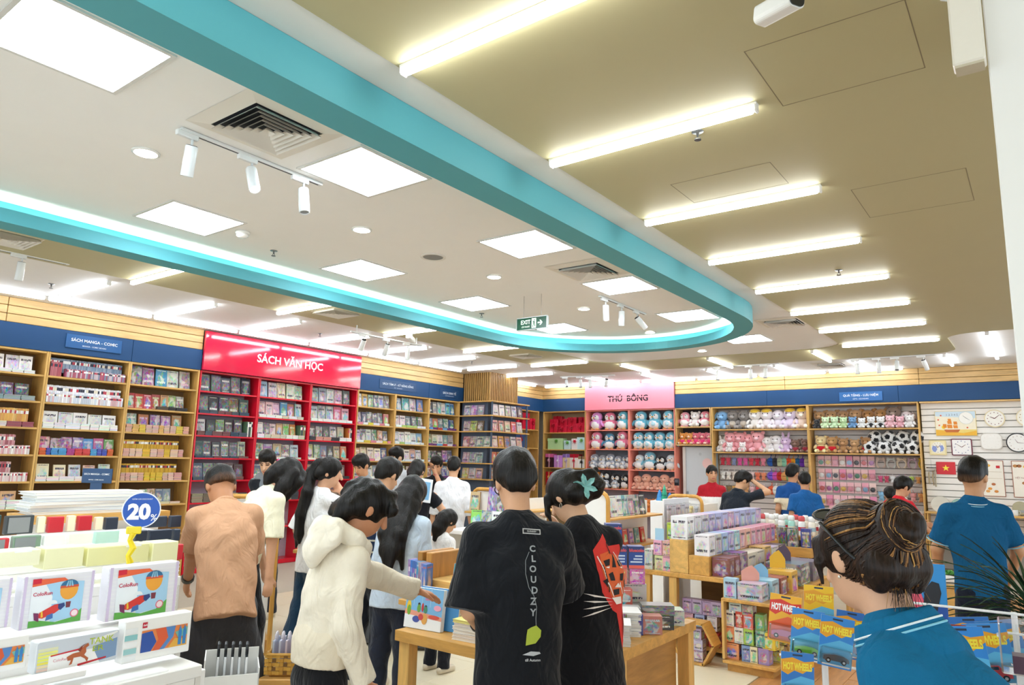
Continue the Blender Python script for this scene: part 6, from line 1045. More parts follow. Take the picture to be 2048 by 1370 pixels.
class SDF:
    def __init__(s): s.ops = []
    def cap(s, a, b, ra, rb, k=.02, flat=None, op='u', cut=False):
        a, b = np.array(a, float), np.array(b, float); R = max(ra, rb)
        s.ops.append(('cap', (a, b, ra, rb, flat, cut), k, op, np.minimum(a, b)-R, np.maximum(a, b)+R)); return s
    def path(s, pts, rs, k=.02, flat=None, op='u'):
        for i in range(len(pts)-1): s.cap(pts[i], pts[i+1], rs[i], rs[i+1], k, flat, op)
        return s
    def ell(s, c, r, rot=None, k=.02, op='u'):
        c = np.array(c, float); R = max(r); s.ops.append(('ell', (c, np.array(r, float), rot), k, op, c-R, c+R)); return s
    def plane(s, p, n, k=0): s.ops.append(('pl', (np.array(p, float), np.array(n, float)), k, 'i', None, None)); return s
    def fold(s, fn): s.ops.append(('fold', fn, 0, 'f', None, None)); return s
    def mesh(s, h, margin=.03):
        lo = np.min([o[4] for o in s.ops if o[3] == 'u'], 0)-3*h; hi = np.max([o[5] for o in s.ops if o[3] == 'u'], 0)+3*h
        n = np.ceil((hi-lo)/h).astype(int)+1; D = np.full(n, .3, np.float32)
        ax = [lo[i]+h*np.arange(n[i]) for i in range(3)]
        for typ, prm, k, op, l, u in s.ops:
            if l is None: sl = (slice(None),)*3
            else:
                m = k+3*h+.01
                i0 = np.clip(((l-m-lo)/h).astype(int), 0, n-1); i1 = np.clip(np.ceil((u+m-lo)/h).astype(int)+1, 1, n); sl = tuple(slice(a, b) for a, b in zip(i0, i1))
            X, Y, Z = ax[0][sl[0]][:, None, None].astype(np.float32), ax[1][sl[1]][None, :, None].astype(np.float32), ax[2][sl[2]][None, None, :].astype(np.float32)
            if typ == 'cap':
                a, b, ra, rb, flat, cut = prm; ab = b-a; L2 = max(ab@ab, 1e-9)
                px, py, pz = X-a[0], Y-a[1], Z-a[2]; t0 = (px*ab[0]+py*ab[1]+pz*ab[2])/L2; t = np.clip(t0, 0, 1)
                qx, qy, qz = px-t*ab[0], py-t*ab[1], pz-t*ab[2]; f = 1.
                if flat is not None:
                    w, f = flat; e = (qx*w[0]+qy*w[1]+qz*w[2])*(1/f-1); qx, qy, qz = qx+w[0]*e, qy+w[1]*e, qz+w[2]*e
                d = (np.sqrt(qx*qx+qy*qy+qz*qz)-(ra+(rb-ra)*t))*(f if f < 1 else 1)
                if cut: d = np.maximum(d, (t0-1)*math.sqrt(L2))
            elif typ == 'ell':
                c, r, rot = prm; px, py, pz = X-c[0], Y-c[1], Z-c[2]
                if rot is not None:
                    Rm = np.array(rot); px, py, pz = (px*Rm[0, i]+py*Rm[1, i]+pz*Rm[2, i] for i in range(3))
                k0 = np.sqrt((px/r[0])**2+(py/r[1])**2+(pz/r[2])**2); k1 = np.sqrt((px/r[0]**2)**2+(py/r[1]**2)**2+(pz/r[2]**2)**2)
                d = k0*(k0-1)/np.maximum(k1, 1e-6)
            elif typ == 'pl':
                p, nn = prm; d = (X-p[0])*nn[0]+(Y-p[1])*nn[1]+(Z-p[2])*nn[2]+0*D[:1, :1, :1]
            elif typ == 'fold':
                D[sl] += prm(X, Y, Z).astype(np.float32); continue
            A = D[sl]
            if op == 'u':
                hh = np.maximum(k-np.abs(A-d), 0)/max(k, 1e-6); D[sl] = np.minimum(A, d)-hh*hh*k*.25
            elif op == 's':
                d = -d; hh = np.maximum(k-np.abs(A-d), 0)/max(k, 1e-6); D[sl] = np.maximum(A, d)+hh*hh*k*.25
            else: D[sl] = np.maximum(A, d)
        return surface_nets(D, lo, h)
    def build(s, name, mat, parent, h, col, colfn=None):
        V, Q = s.mesh(h); me = bpy.data.meshes.new(name)
        me.vertices.add(len(V)); me.vertices.foreach_set('co', V.astype(np.float32).ravel()); me.loops.add(len(Q)*4); me.loops.foreach_set('vertex_index', Q.astype(np.int32).ravel())
        me.polygons.add(len(Q)); me.polygons.foreach_set('loop_start', np.arange(len(Q), dtype=np.int32)*4); me.polygons.foreach_set('use_smooth', np.ones(len(Q), bool)); me.update(calc_edges=True); me.validate()
        C = np.ones((len(V), 4), np.float32); C[:, :3] = lin(col) if isinstance(col, str) else col
        if colfn is not None: C[:, :3] = colfn(V, C[:, :3])
        a = me.color_attributes.new('Col', 'FLOAT_COLOR', 'POINT'); a.data.foreach_set('color', C.ravel()); me.materials.append(MATS[mat])
        o = bpy.data.objects.new(name, me); COL.objects.link(o); o.parent = parent; return o
def ik(S, T, l1, l2, hint):
    d = T-S; L = np.linalg.norm(d); L = min(max(L, .05), (l1+l2)*.999); u = d/np.linalg.norm(d); T = S+u*L
    a = (l1*l1-l2*l2+L*L)/(2*L); h = math.sqrt(max(l1*l1-a*a, 0)); w = np.array(hint, float); w = w-u*(w@u); w /= max(np.linalg.norm(w), 1e-6)
    return S+u*a+w*h, T
def nrm(v): return v/max(np.linalg.norm(v), 1e-9)
def hand(s, W, d, n, side, curl=.35, k=.008, thick=1.0):
    """palm and five fingers from the wrist W along d, palm facing n; the thumb leaves the side of the palm near its base"""
    d = nrm(d); n = nrm(n-d*(n@d)); x = np.cross(d, n)*side
    s.cap(W-d*.02, W+d*.075, .026, .036, .015, (n, .5))
    for i, L in enumerate((.066, .076, .071, .056)):
        p = W+d*.078+x*(.027-.018*i); ang = curl*.4; dd = d
        for j, f in enumerate((.45, .32, .25)):
            dd = nrm(d*math.cos(ang)+n*math.sin(ang)); q = p+dd*L*f; s.cap(p, q, .0088*thick, .0080*thick, k); p = q; ang += curl*(.8+.4*j)
    b = W+d*.022+x*.022; m = b+nrm(d*.75+x*.75+n*.25)*.038; s.cap(b, m, .012*thick, .0105*thick, .01); s.cap(m, m+nrm(d*.95+x*.25+n*.35)*.034, .0098*thick, .008*thick, .006)
PEOPLE = {}
def person(label, anchor, a=0, lean=0, lean2=None, hp=10, hy=0, hr=0, lh=None, rh=None, lhint=None, rhint=None, top=None, bottom=None, hair=None, skin='#d7a27c', res=.012, face=False, H=None, handcurl=.4, hips_turn=0, sh_w=.18, hook=None, knees=0, nolegs=False, palm=None, neckfwd=0):
    sh_w *= .86; L1, L2 = R_(lean), R_(lean if lean2 is None else lean2); U = 1.0
    hip = v3(0, 0, .90-knees); d1 = v3(0, math.sin(L1), math.cos(L1)); d2 = v3(0, math.sin(L2), math.cos(L2)); f1 = v3(0, math.cos(L1), -math.sin(L1)); f2 = v3(0, math.cos(L2), -math.sin(L2))
    chest = hip+d1*.28; neck = chest+d2*.245; shc = chest+d2*.170; sh = [shc+v3(q*sh_w, 0, 0) for q in (-1, 1)]
    Rh = np.array(Matrix.Rotation(R_(hy), 3, 'Z') @ Matrix.Rotation(-R_(hp), 3, 'X') @ Matrix.Rotation(R_(hr), 3, 'Y'))
    hX, hF, hU = Rh[:, 0], Rh[:, 1], Rh[:, 2]
    hc = neck+nrm(d2+hU)*.055+hU*.11+hF*(.018+neckfwd)+d2*.0
    def h(x, y, z): return hc+hX*x+hF*y+hU*z
    topz = max(h(0, 0, .125)[2], h(0, -.05, .11)[2]); tp = h(0, 0, .12)
    # stand it where the photo puts the top of its head
    tgt = np.array(anchor, float); sc_ = tgt[2]/topz if H is None else H/1.7; rz = R_(36.8+a)
    c, s_ = math.cos(rz), math.sin(rz); px, py = tp[0]*sc_, tp[1]*sc_; loc = (tgt[0]-(c*px-s_*py), tgt[1]-(s_*px+c*py), tgt[2]-topz*sc_ if H is not None else 0)
    root = thing('person', label, 'person', loc, rz); root.scale = (sc_,)*3
    Minv = np.array((Matrix.Translation(loc) @ Matrix.Rotation(rz, 4, 'Z') @ Matrix.Scale(sc_, 4)).inverted())
    def loc_(w): return (Minv @ np.append(np.array(w, float), 1))[:3]
    hands = []
    for q, (t, hint) in enumerate(((lh, lhint), (rh, rhint))):
        sd = -1 if q == 0 else 1
        if t is None: T = sh[q]+v3(sd*.05, .04, -.50)
        elif len(t) == 4: T = loc_(t[:3])          # a world point
        else: T = np.array(t, float)
        hands.append((sh[q],)+ik(sh[q], T, .275, .25, hint if hint is not None else (sd*.3, -1, -.2)))
    top = top or {}; bottom = bottom or {}; fine = res
    # skin: head, neck, arms, hands, trunk
    S = SDF(); S.cap(hip, chest, .09, .10, .03, (f1, .6)); S.cap(chest, neck-d2*.06, .10, .07, .03, (f2, .6)); S.cap(sh[0], sh[1], .045, .045, .03)
    S.cap(neck-d2*.04, h(0, -.02, -.03), .056, .052, .02)
    S.ell(h(0, -.012, .02), (.076, .098, .103), Rh, .02); S.ell(h(0, .032, -.05), (.056, .062, .068), Rh, .03)
    S.cap(h(0, .094, .012), h(0, .113, -.026), .009, .014, .012)
    for q in (-1, 1):
        S.ell(h(q*.077, -.012, -.008), (.010, .021, .032), Rh, .008)
        if face: S.ell(h(q*.030, .098, .012), (.017, .012, .010), Rh, .008, 's')
    if face: S.cap(h(-.018, .086, -.064), h(.018, .086, -.064), .007, .007, .006); S.cap(h(-.045, .078, .03), h(.045, .078, .03), .012, .012, .015)
    pal_ = palm or (None, None)
    for q, (A, E_, W) in enumerate(hands):
        S.cap(A, E_, .046, .038, .03); S.cap(E_, W, .038, .026, .02); dv = nrm(W-E_); sd = -1 if q == 0 else 1
        hand(S, W, dv if pal_[q] is None or len(pal_[q]) < 6 else np.array(pal_[q][3:], float), np.array(pal_[q][:3], float) if pal_[q] is not None else v3(-sd, .2, 0), 1 if q else -1, handcurl, thick=max(1, res/.008*.85))
    sk = lin(skin)
    def paint(V, C):
        if not face: return C
        Q = (V-hc) @ Rh; C = C.copy()
        for q in (-1, 1):
            e = ((Q[:, 0]-q*.031)/.017)**2+((Q[:, 2]-.010)/.0085)**2 < 1; C[e & (Q[:, 1] > .05)] = lin('#2a1b18')
            b = ((Q[:, 0]-q*.032)/.024)**2+((Q[:, 2]-.034)/.007)**2 < 1; C[b & (Q[:, 1] > .05)] = lin('#2b1e1a')
        m = ((Q[:, 0])/.026)**2+((Q[:, 2]+.064)/.010)**2 < 1; C[m & (Q[:, 1] > .05)] = lin('#b5655c'); return C
    S.build('body', 'skin', root, min(res, .010), skin, paint)
    # top
    T = SDF(); w0, w1 = top.get('hem_w', .185)*.88, top.get('chest_w', .195)*.86; drop = top.get('drop', .10); fl = top.get('flat', .66); amp = top.get('fold', .003)
    he = hip-d1*drop; T.cap(he-d1*.08, chest, w0, w1, .03, (f1, fl)); T.plane(he, -d1); T.cap(chest, neck-d2*.10, w1, .125, .05, (f2, fl)); T.cap(sh[0]-d2*.005, sh[1]-d2*.005, .056, .056, .045); T.cap(sh[0]-d2*.0+v3(.05, 0, 0), neck-d2*.03, .045, .05, .05); T.cap(sh[1]+v3(-.05, 0, 0), neck-d2*.03, .045, .05, .05); T.cap(neck-d2*.06, neck-d2*.012, .082, .066, .03)
    sl = top.get('sleeve', .72); sr_ = top.get('sleeve_r', (.072, .08)); sr_ = (sr_[0]*.86, sr_[1]*.92)
    for A, E_, W in hands:
        if sl <= 1: T.cap(A, A+(E_-A)*sl, sr_[0]*.80, sr_[1], .035, None, 'u', True)
        else: T.cap(A, E_, sr_[0]*.82, sr_[0]*.9, .035); T.cap(E_, E_+(W-E_)*(sl-1), sr_[0]*.9, sr_[1], .02, None, 'u', True)
    if amp: T.fold(lambda X, Y, Z: amp*(np.sin(26*Z+9*X+3*np.sin(11*X+7*Y))*.6+np.sin(38*X-21*Z+4*np.sin(13*Z))*.4))
    if top.get('extra'): top['extra'](T, h, neck, chest, hip, d2, f2, hands, hX, hF, hU)
    to = T.build(top.get('name', 'shirt'), top.get('mat', 'cloth'), root, res, top.get('col', '#ffffff'), top.get('colfn'))
    # collar ring
    if top.get('collar'):
        ca, cb_ = neck-d2*.05+f2*.0, neck+d2*.022-f2*.014; c0_, c1_ = top.get('collar_r', (.078, .064)); Cc = SDF(); Cc.cap(ca, cb_, c0_, c1_, .01, None, 'u', True); Cc.build('collar', 'knit', root, min(res, .007), top['collar'])
        for t_, cc_ in top.get('collar_lines', ()):
            ce_, rr_ = ca+(cb_-ca)*t_, c0_+(c1_-c0_)*t_+.0008; ax_ = nrm(cb_-ca); y_ = nrm(f2-ax_*(f2@ax_)); mm_ = MB(); mm_.tube([ce_+v3(1, 0, 0)*rr_*math.cos(q)+y_*rr_*math.sin(q) for q in np.linspace(0, 2*math.pi, 37)], .0026, lin(cc_), 6); mm_.build('collar_stripe', 'knit', root)
    # trousers
    if not nolegs:
        B = SDF(); lr = bottom.get('leg', (.085, .072, .068)); lr = (min(lr[0], .08), lr[1], lr[2]); stn = bottom.get('stance', .095); B.cap(hip+d1*.10, hip-v3(0, 0, .06), .115, .138, .03, (v3(0, 1, 0), .66))
        kz = .48-knees*.4; ky = knees*.9
        for q in (-1, 1):
            A = v3(q*.068, 0, .84-knees); K = v3(q*stn, .02+ky, kz); F_ = v3(q*(stn+.01), -.02+q*bottom.get('step', 0), .05); B.cap(A, K, lr[0], lr[1], .05); B.cap(K, F_, lr[1], lr[2], .03, None, 'u', True)
        if bottom.get('fold', .003): B.fold(lambda X, Y, Z: .003*np.sin(34*Z+14*X+3*np.sin(17*Y)))
        B.build(bottom.get('name', 'trousers'), 'cloth', root, max(res*1.3, .011), bottom.get('col', '#20222a'))
        for q in (-1, 1):
            F_ = v3(q*(stn+.01), -.02+q*bottom.get('step', 0), 0); Z_ = SDF(); Z_.cap(F_+v3(0, -.05, .035), F_+v3(0, .13, .03), .038, .042, .02); Z_.plane((0, 0, .002), (0, 0, -1)); Z_.build('shoe', 'satin', root, .012, bottom.get('shoe', '#d8cbb4'))
    # hair
    ho = None
    if hair:
        Hs = SDF(); kind = hair.get('kind', 'short'); vol = hair.get('vol', 1.0)
        if kind in ('short', 'bowl'):
            Hs.ell(h(0, -.018, .034), (.086*vol, .108*vol, .103*vol), Rh, .02); Hs.cap(h(-.028, -.06, -.025), h(.028, -.06, -.025), .046, .046, .03)
            Hs.ell(h(0, .125, -.055), (.12, .10, .108), Rh, .012, 's'); Hs.plane(h(0, 0, hair.get('nape', -.042)), -hU+hF*.25)
            for q in (-1, 1): Hs.ell(h(q*.082, .0, -.02), (.022, .030, .034), Rh, .008, 's'); Hs.ell(h(q*.105, -.055, -.075), (.055, .085, .062), Rh, .025, 's')
            if hair.get('top'): Hs.ell(h(0, .01, .09), (.075*vol, .095*vol, .055*vol), Rh, .03)
        else:
            Hs.ell(h(0, -.014, .028), (.09*vol, .112*vol, .108*vol), Rh, .02); Hs.ell(h(0, .125, -.055), hair.get('face', (.078, .088, .115)), Rh, .012, 's')
            Hs.cap(h(-.035, -.075, -.03), h(.035, -.075, -.03), .055, .055, .03)
        def fade(V, C):
            q = np.clip((((V-hc) @ Rh)[:, 2]-hair.get('nape', -.042)-.002)/.030, 0, 1)[:, None]; return C*q+np.array(lin(skin))*.13*(1-q)
        if hair.get('extra'): hair['extra'](Hs, h, neck, chest, hip, d2, f2, hX, hF, hU)
        Hs.fold(lambda X, Y, Z: hair.get('rough', .0016)*(np.sin(105*X+2.5*np.sin(9*Z))+np.sin(98*Y+2.5*np.sin(8*Z))))
        ho = Hs.build('hair', 'hair', root, min(res, .010), hair.get('col', '#14110f'), fade if hair.get('fade') else hair.get('colfn'))
    info = dict(hair=ho, root=root, h=h, neck=neck, chest=chest, hip=hip, d1=d1, d2=d2, f1=f1, f2=f2, hands=hands, sh=sh, top=to, hX=hX, hF=hF, hU=hU, sc=sc_, Rh=Rh, loc=loc_)
    if hook: hook(info)
    return info
def on_surface(ob, mb, direction, lift=.0025, reach=.25):
    """drape the vertices of mb (local to the person) on ob along direction"""
    bv = BVHTree.FromObject(ob, bpy.context.evaluated_depsgraph_get()) if False else BVHTree.FromPolygons([v.co for v in ob.data.vertices], [p.vertices for p in ob.data.polygons]); d = Vector(direction).normalized(); out = []
    for v in mb.v:
        p = Vector(v); hit = bv.ray_cast(p-d*reach, d, reach*2)
        out.append(tuple(hit[0]-d*lift) if hit[0] is not None else tuple(p))
    mb.v = out; return mb
def subdiv(mb, n):
    """cut every face into smaller ones so that it can follow a curved cloth"""
    V, F, Cc, Mm = [], [], [], []
    for f, c in zip(mb.f, mb.c):
        P = [Vector(mb.v[i]) for i in f]
        tris = [P] if len(P) == 3 else [[P[0], P[i], P[i+1]] for i in range(1, len(P)-1)]
        for t in tris:
            st = [t]
            for _ in range(n): st = [q for a, b, d in st for m1, m2, m3 in (((a+b)/2, (b+d)/2, (d+a)/2),) for q in ((a, m1, m3), (m1, b, m2), (m3, m2, d), (m1, m2, m3))]
            for q in st: i = len(V); V += [tuple(x) for x in q]; F.append((i, i+1, i+2)); Cc.append(c); Mm.append(0)
    mb.v, mb.f, mb.c, mb.m = V, F, Cc, Mm; return mb
# ------------------------------------------------------------------ the people in the shop
DK = '#15120f'
def back_plane(I, x, up, along=None):
    """a plane on the person's back, local: origin, right (as seen from behind), up"""
    o = I['chest']+I['d2']*up-I['f2']*.1+v3(x, 0, 0); return (o, (1, 0, 0), tuple(I['d2']))
# man in black T-shirt, seen from behind
def man_black(I):
    P_ = back_plane(I, 0, .0); f = tuple(I['f2'])
    g = lin('#9ba0a4'); X_ = .045
    for i, ch in enumerate('CLOUDZY'): m = MB(); letter(m, ch, P_, h=.026, col=g, bold=.03, off=(X_+.003*math.sin(i*2), .118-.0395*i)); on_surface(I['top'], m, f, .003).build('back_letter', 'matte', I['root'])
    m = MB(); m.flat([(X_-.038, .176), (X_+.038, .176), (X_+.038, .198), (X_-.038, .198)], P_, lin('#c9c9c9')); on_surface(I['top'], subdiv(m, 2), f, .002).build('neck_label', 'matte', I['root'])
    m = MB(); m.flat([(X_-.034, .180), (X_+.034, .180), (X_+.034, .194), (X_-.034, .194)], P_, lin('#14161c')); on_surface(I['top'], subdiv(m, 2), f, .0035).build('neck_label_ground', 'matte', I['root'])
    m = MB(); letter(m, 'CLOUDZY', P_, w=.04, col=lin('#d8d8d8'), bold=.02, off=(X_, .187)); on_surface(I['top'], m, f, .005).build('neck_label_lettering', 'matte', I['root'])
    m = MB(); m.flat([(X_+a_, b_) for a_, b_ in ((-.008, -.172), (.012, -.165), (.032, -.182), (.03, -.205), (.01, -.228), (-.03, -.236), (-.026, -.2), (-.022, -.18))], P_, lin('#a9b83a')); on_surface(I['top'], subdiv(m, 2), f).build('leaf_print', 'matte', I['root'])
    m = MB(); m.flat([(X_+a_, b_) for a_, b_ in ((-.042, -.268), (-.01, -.256), (.025, -.258), (.03, -.264), (-.0, -.272))], P_, lin('#b9bcc0')); on_surface(I['top'], subdiv(m, 2), f).build('cloud_print', 'matte', I['root'])
    m = MB(); letter(m, 'till Autumn', P_, w=.06, col=lin('#cfd2d4'), bold=.01, off=(X_-.002, -.286)); on_surface(I['top'], m, f, .003).build('small_print', 'matte', I['root'])
    m = MB(); o, u, v = (Vector(q) for q in P_); pts = [(-.014, .105), (-.03, .07), (-.032, .02), (-.02, -.03), (.0, -.06), (.012, -.10), (.01, -.14), (.012, -.17)]; m.tube([o+u*(x+X_)+v*y for x, y in pts], .0014, lin('#7d8286'), 5); on_surface(I['top'], m, f, .002).build('line_print', 'matte', I['root'])
    h = I['h']
    m = MB(); m.tube([h(-.083, -.01, .005), h(-.082, .05, .01), h(-.074, .105, .012)], .003, lin('#111114'), 6); m.build('glasses_arm', 'gloss', I['root'])
    for q in (-1, 1): m = MB(); m.tube([h(q*.036+.027*math.cos(t), .112, .004+.022*math.sin(t)) for t in np.linspace(0, 2*math.pi, 17)], .0025, lin('#111114'), 6); m.build('glasses_rim', 'gloss', I['root'])
    A, E_, W = I['hands'][0]; d = nrm(W-E_); m = MB(); c = W-d*.03; m.tube([c-d*.012, c+d*.012], .034, lin('#17171a'), 14); m.build('wrist_band', 'satin', I['root'])
MB_I = person('man in oversized black T-shirt with vertical back print, seen from behind', at(1026, 909, 2.95), a=6, lean=7, lean2=14, hp=20, hy=8, lh=tuple(at(958, 1252, 2.86))+(1,), rh=tuple(at(1110, 1215, 3.1))+(1,), lhint=(-.25, -1, 0), rhint=(.2, -.8, -.6), top=dict(col='#16181d', hem_w=.19, chest_w=.20, drop=.16, flat=.66, sleeve=1.0, sleeve_r=(.092, .118), fold=.004), bottom=dict(col='#121318', leg=(.11, .10, .095), shoe='#202020'), hair=dict(kind='short', vol=1.08, top=True, nape=-.045), skin='#d3a17e', res=.0065, hook=man_black, sh_w=.19)
# girl in cream hoodie
def hood_girl(I):
    neck, d2, f2 = I['neck'], I['d2'], I['f2']; T = SDF()
    T.path([neck+v3(-.085, .045, -.03), neck+v3(-.105, -.01, .01), neck-f2*.10+d2*.035+v3(-.06, 0, 0), neck-f2*.125+d2*.03, neck-f2*.10+d2*.035+v3(.06, 0, 0), neck+v3(.105, -.01, .01), neck+v3(.085, .045, -.03), neck+v3(0, .10, -.07)], [.034, .04, .045, .048, .045, .04, .034, .03], .015)
    T.path([neck-f2*.13+d2*.0, neck-f2*.145-d2*.07, neck-f2*.13-d2*.12], [.07, .062, .03], .02, (f2, .6)); T.path([neck-f2*.11+v3(-.09, 0, 0), neck-f2*.13-d2*.08], [.05, .04], .02, (f2, .6)); T.path([neck-f2*.11+v3(.09, 0, 0), neck-f2*.13-d2*.08], [.05, .04], .02, (f2, .6)); T.cap(neck+d2*.06-f2*.02, neck-f2*.05-d2*.02, .05, .075, .01, None, 's')
    T.build('hood', 'knit', I['root'], .0065, '#efe6d4')
    hip, d1, f1 = I['hip'], I['d1'], I['f1']; m = SDF(); he = hip+d1*.085; m.cap(he, he-d1*.085, .160, .148, .01, (f1, .82), 'u', True); m.build('ribbed_hem', 'knit', I['root'], .009, '#e6dac4')
    for A, E_, W in I['hands']: c = SDF(); c.cap(W-(W-E_)*.14, W-(W-E_)*.02, .047, .042, .005, None, 'u', True); c.build('cuff', 'knit', I['root'], .007, '#e9dfcb')
    m = MB(); q = hip+v3(.155, .05, -.02); m.tube([q+v3(.02, .03, .10), q+v3(.028, .055, .03), q+v3(.02, .075, -.05)], [.003, .011, .004], lin('#3a3632'), 8, flat=.4); m.build('pocket_opening', 'cloth', I['root'])
def bob(Hs, h, neck, chest, hip, d2, f2, hX, hF, hU):
    Hs.path([h(-.05, -.085, .0), h(-.055, -.10, -.06), h(-.06, -.125, -.10)], [.04, .035, .014], .03); Hs.path([h(.02, -.09, 0), h(.02, -.10, -.07), h(.03, -.115, -.115)], [.05, .04, .015], .03); Hs.path([h(-.06, -.05, -.03), h(-.09, -.10, -.06), h(-.12, -.14, -.05)], [.035, .02, .006], .02)
    Hs.path([h(-.02, -.08, .09), h(-.05, -.12, .05), h(-.07, -.135, .0)], [.03, .02, .006], .02)
    Hs.path([h(.05, .05, .10), h(.08, .08, .05), h(.085, .075, .0)], [.03, .022, .006], .02)
HG = person('girl in cream hoodie reaching towards a picture book', at(765, 966, 2.95), a=-48, lean=6, lean2=14, hp=32, hy=-14, lh=(-2.22, 2.62, .90, 1), rh=None, lhint=(-.3, -.2, -1), top=dict(name='hoodie', col='#ece2cf', hem_w=.175, chest_w=.155, drop=-.07, flat=.82, sleeve=1.96, sleeve_r=(.074, .058), fold=.005, mat='knit'), bottom=dict(col='#17171b', leg=(.09, .075, .07)), hair=dict(kind='bob', extra=bob, rough=.003), skin='#c98d68', res=.0065, hook=hood_girl, sh_w=.15, handcurl=.25, palm=((0, -.2, -1), None))
# woman in black T-shirt with a tiger print
def updo(Hs, h, neck, chest, hip, d2, f2, hX, hF, hU):
    Hs.ell(h(.06, -.125, -.03), (.058, .052, .058), None, .02); Hs.path([h(0, -.12, .05), h(.06, -.15, .03), h(.08, -.16, -.03), h(.03, -.17, -.06)], [.02, .026, .024, .012], .015); Hs.path([h(.06, -.13, .04), h(.09, -.17, .05), h(.11, -.18, .02)], [.012, .008, .003], .01); Hs.path([h(-.07, .06, .03), h(-.085, .085, -.04), h(-.08, .10, -.12)], [.018, .012, .004], .02)
def tiger(I):
    h = I['h']; c = h(.035, -.105, -.01); n = nrm(I['loc'](CC)-c); c = c+n*.06; X = nrm(np.cross(n, v3(0, 0, 1))); Yv = np.cross(X, n); fl_ = thing('x', '', '')
    bpy.data.objects.remove(fl_)
    for k in range(6):
        a0 = k*math.pi/3+.3; d = X*math.cos(a0)+Yv*math.sin(a0); s = X*-math.sin(a0)+Yv*math.cos(a0); m = MB()
        P = [c, c+d*.022+s*.013+n*.014, c+d*.045+s*.012+n*.018, c+d*.062+n*.012, c+d*.045-s*.012+n*.018, c+d*.022-s*.013+n*.014]; M_ = c+d*.035+n*.010
        for i in range(6): m.face([M_, P[i], P[(i+1) % 6]], lin('#8fc7c2') if i % 2 else lin('#7ab8b4'))
        m.build('flower_petal', 'satin', I['root'])
    m = MB(); e = h(-.079, .0, -.05); m.tube([e+v3(0, .012*math.cos(t), .012*math.sin(t)) for t in np.linspace(0, 6.28, 13)], .0018, lin('#d8d4c8'), 5); m.build('earring', 'metal', I['root'])
    P_ = (I['chest']+I['d2']*-.02-I['f2']*.1+v3(.075, 0, 0), (1, 0, 0), tuple(I['d2'])); f = nrm(I['f2']+v3(-.35, 0, 0)); R, O, W_, Kk = (lin(x) for x in ('#d8322a', '#e0632e', '#f0e6de', '#1a1416'))
    def prt(name, shapes):
        m = MB()
        for i, (pts, cc) in enumerate(shapes): m.flat([(x*1.55, y*.98-.03) for x, y in pts], P_, cc, 0)
        on_surface(I['top'], subdiv(m, 3), f, .0022+.0012*prt.n); prt.n += 1; m.build(name, 'matte', I['root'])
    prt.n = 0
    prt('tiger_outline', [([(-.055, .17), (-.02, .19), (.0, .25), (.01, .19), (.06, .20), (.085, .15), (.09, .05), (.08, -.05), (.07, -.12), (.075, -.22), (.06, -.27), (.045, -.22), (.04, -.13), (-.0, -.10), (-.045, -.02), (-.06, .08)], R)])
    prt('tiger_face', [([(-.035, .15), (.0, .165), (.02, .12), (.06, .15), (.075, .10), (.07, .0), (.045, -.07), (.0, -.06), (-.03, .0), (-.045, .08)], O)])
    prt('tiger_stripes', [([(-.03, .12), (-.005, .13), (-.01, .10), (-.028, .095)], Kk), ([(.03, .12), (.06, .13), (.058, .10), (.035, .095)], Kk), ([(-.02, .06), (.0, .07), (.005, .03), (-.015, .03)], Kk), ([(.03, .06), (.055, .065), (.05, .03), (.032, .03)], Kk), ([(-.005, -.01), (.03, -.005), (.028, -.03), (0, -.035)], Kk), ([(.0, .09), (.012, .16), (.02, .09)], Kk), ([(-.045, .03), (-.03, .04), (-.028, .0)], Kk), ([(.06, .03), (.072, .04), (.066, -.01)], Kk)])
    prt('tiger_lines', [([(x, y), (x+.004, y+.004), (x+dx, y+dy), (x+dx-.003, y+dy-.001)], cc_) for x, y, dx, dy, cc_ in ((-.05, .14, .02, -.10, W_), (-.04, .10, .02, -.12, Kk), (.02, .16, .03, -.06, W_), (.065, .14, .01, -.12, W_), (.055, .0, .015, -.10, W_), (-.03, .02, .03, -.06, W_), (.0, .15, .005, .06, Kk), (.03, .02, .02, -.05, W_), (.048, -.12, .012, -.09, Kk), (.055, -.10, .008, -.13, W_), (-.02, .14, .03, .03, Kk), (.07, .06, .012, -.06, Kk))])
    prt('tiger_whiskers', [([(-.01, -.045), (.035, -.04), (.04, -.07), (.01, -.075)], W_)]+[([(-.005, -.05-.012*k), (-.07, -.03-.025*k), (-.10, -.02-.034*k), (-.07, -.038-.025*k)], W_) for k in range(4)]+[([(-.03, .09), (-.012, .095), (-.015, .085)], W_), ([(.035, .09), (.055, .095), (.05, .085)], W_), ([(.0, .0), (.02, .02), (.04, .0), (.02, .01)], W_)])
TG = person('woman in black T-shirt with red tiger print and flower hair clip', at(1112, 944, 3.30), a=20, lean=5, lean2=12, hp=36, hy=26, lh=(-.26, .10, .80), rh=(.0, .30, 1.36), lhint=(-.3, -1, 0), rhint=(.6, .3, -1), top=dict(col='#17171b', hem_w=.195, chest_w=.195, drop=.20, flat=.70, sleeve=.92, sleeve_r=(.085, .098), fold=.004), bottom=dict(name='jeans', col='#5f7d9c', leg=(.12, .12, .12)), hair=dict(kind='up', extra=updo, vol=1.0, face=(.098, .095, .125)), skin='#dfb08e', res=.0070, hook=tiger, sh_w=.165)
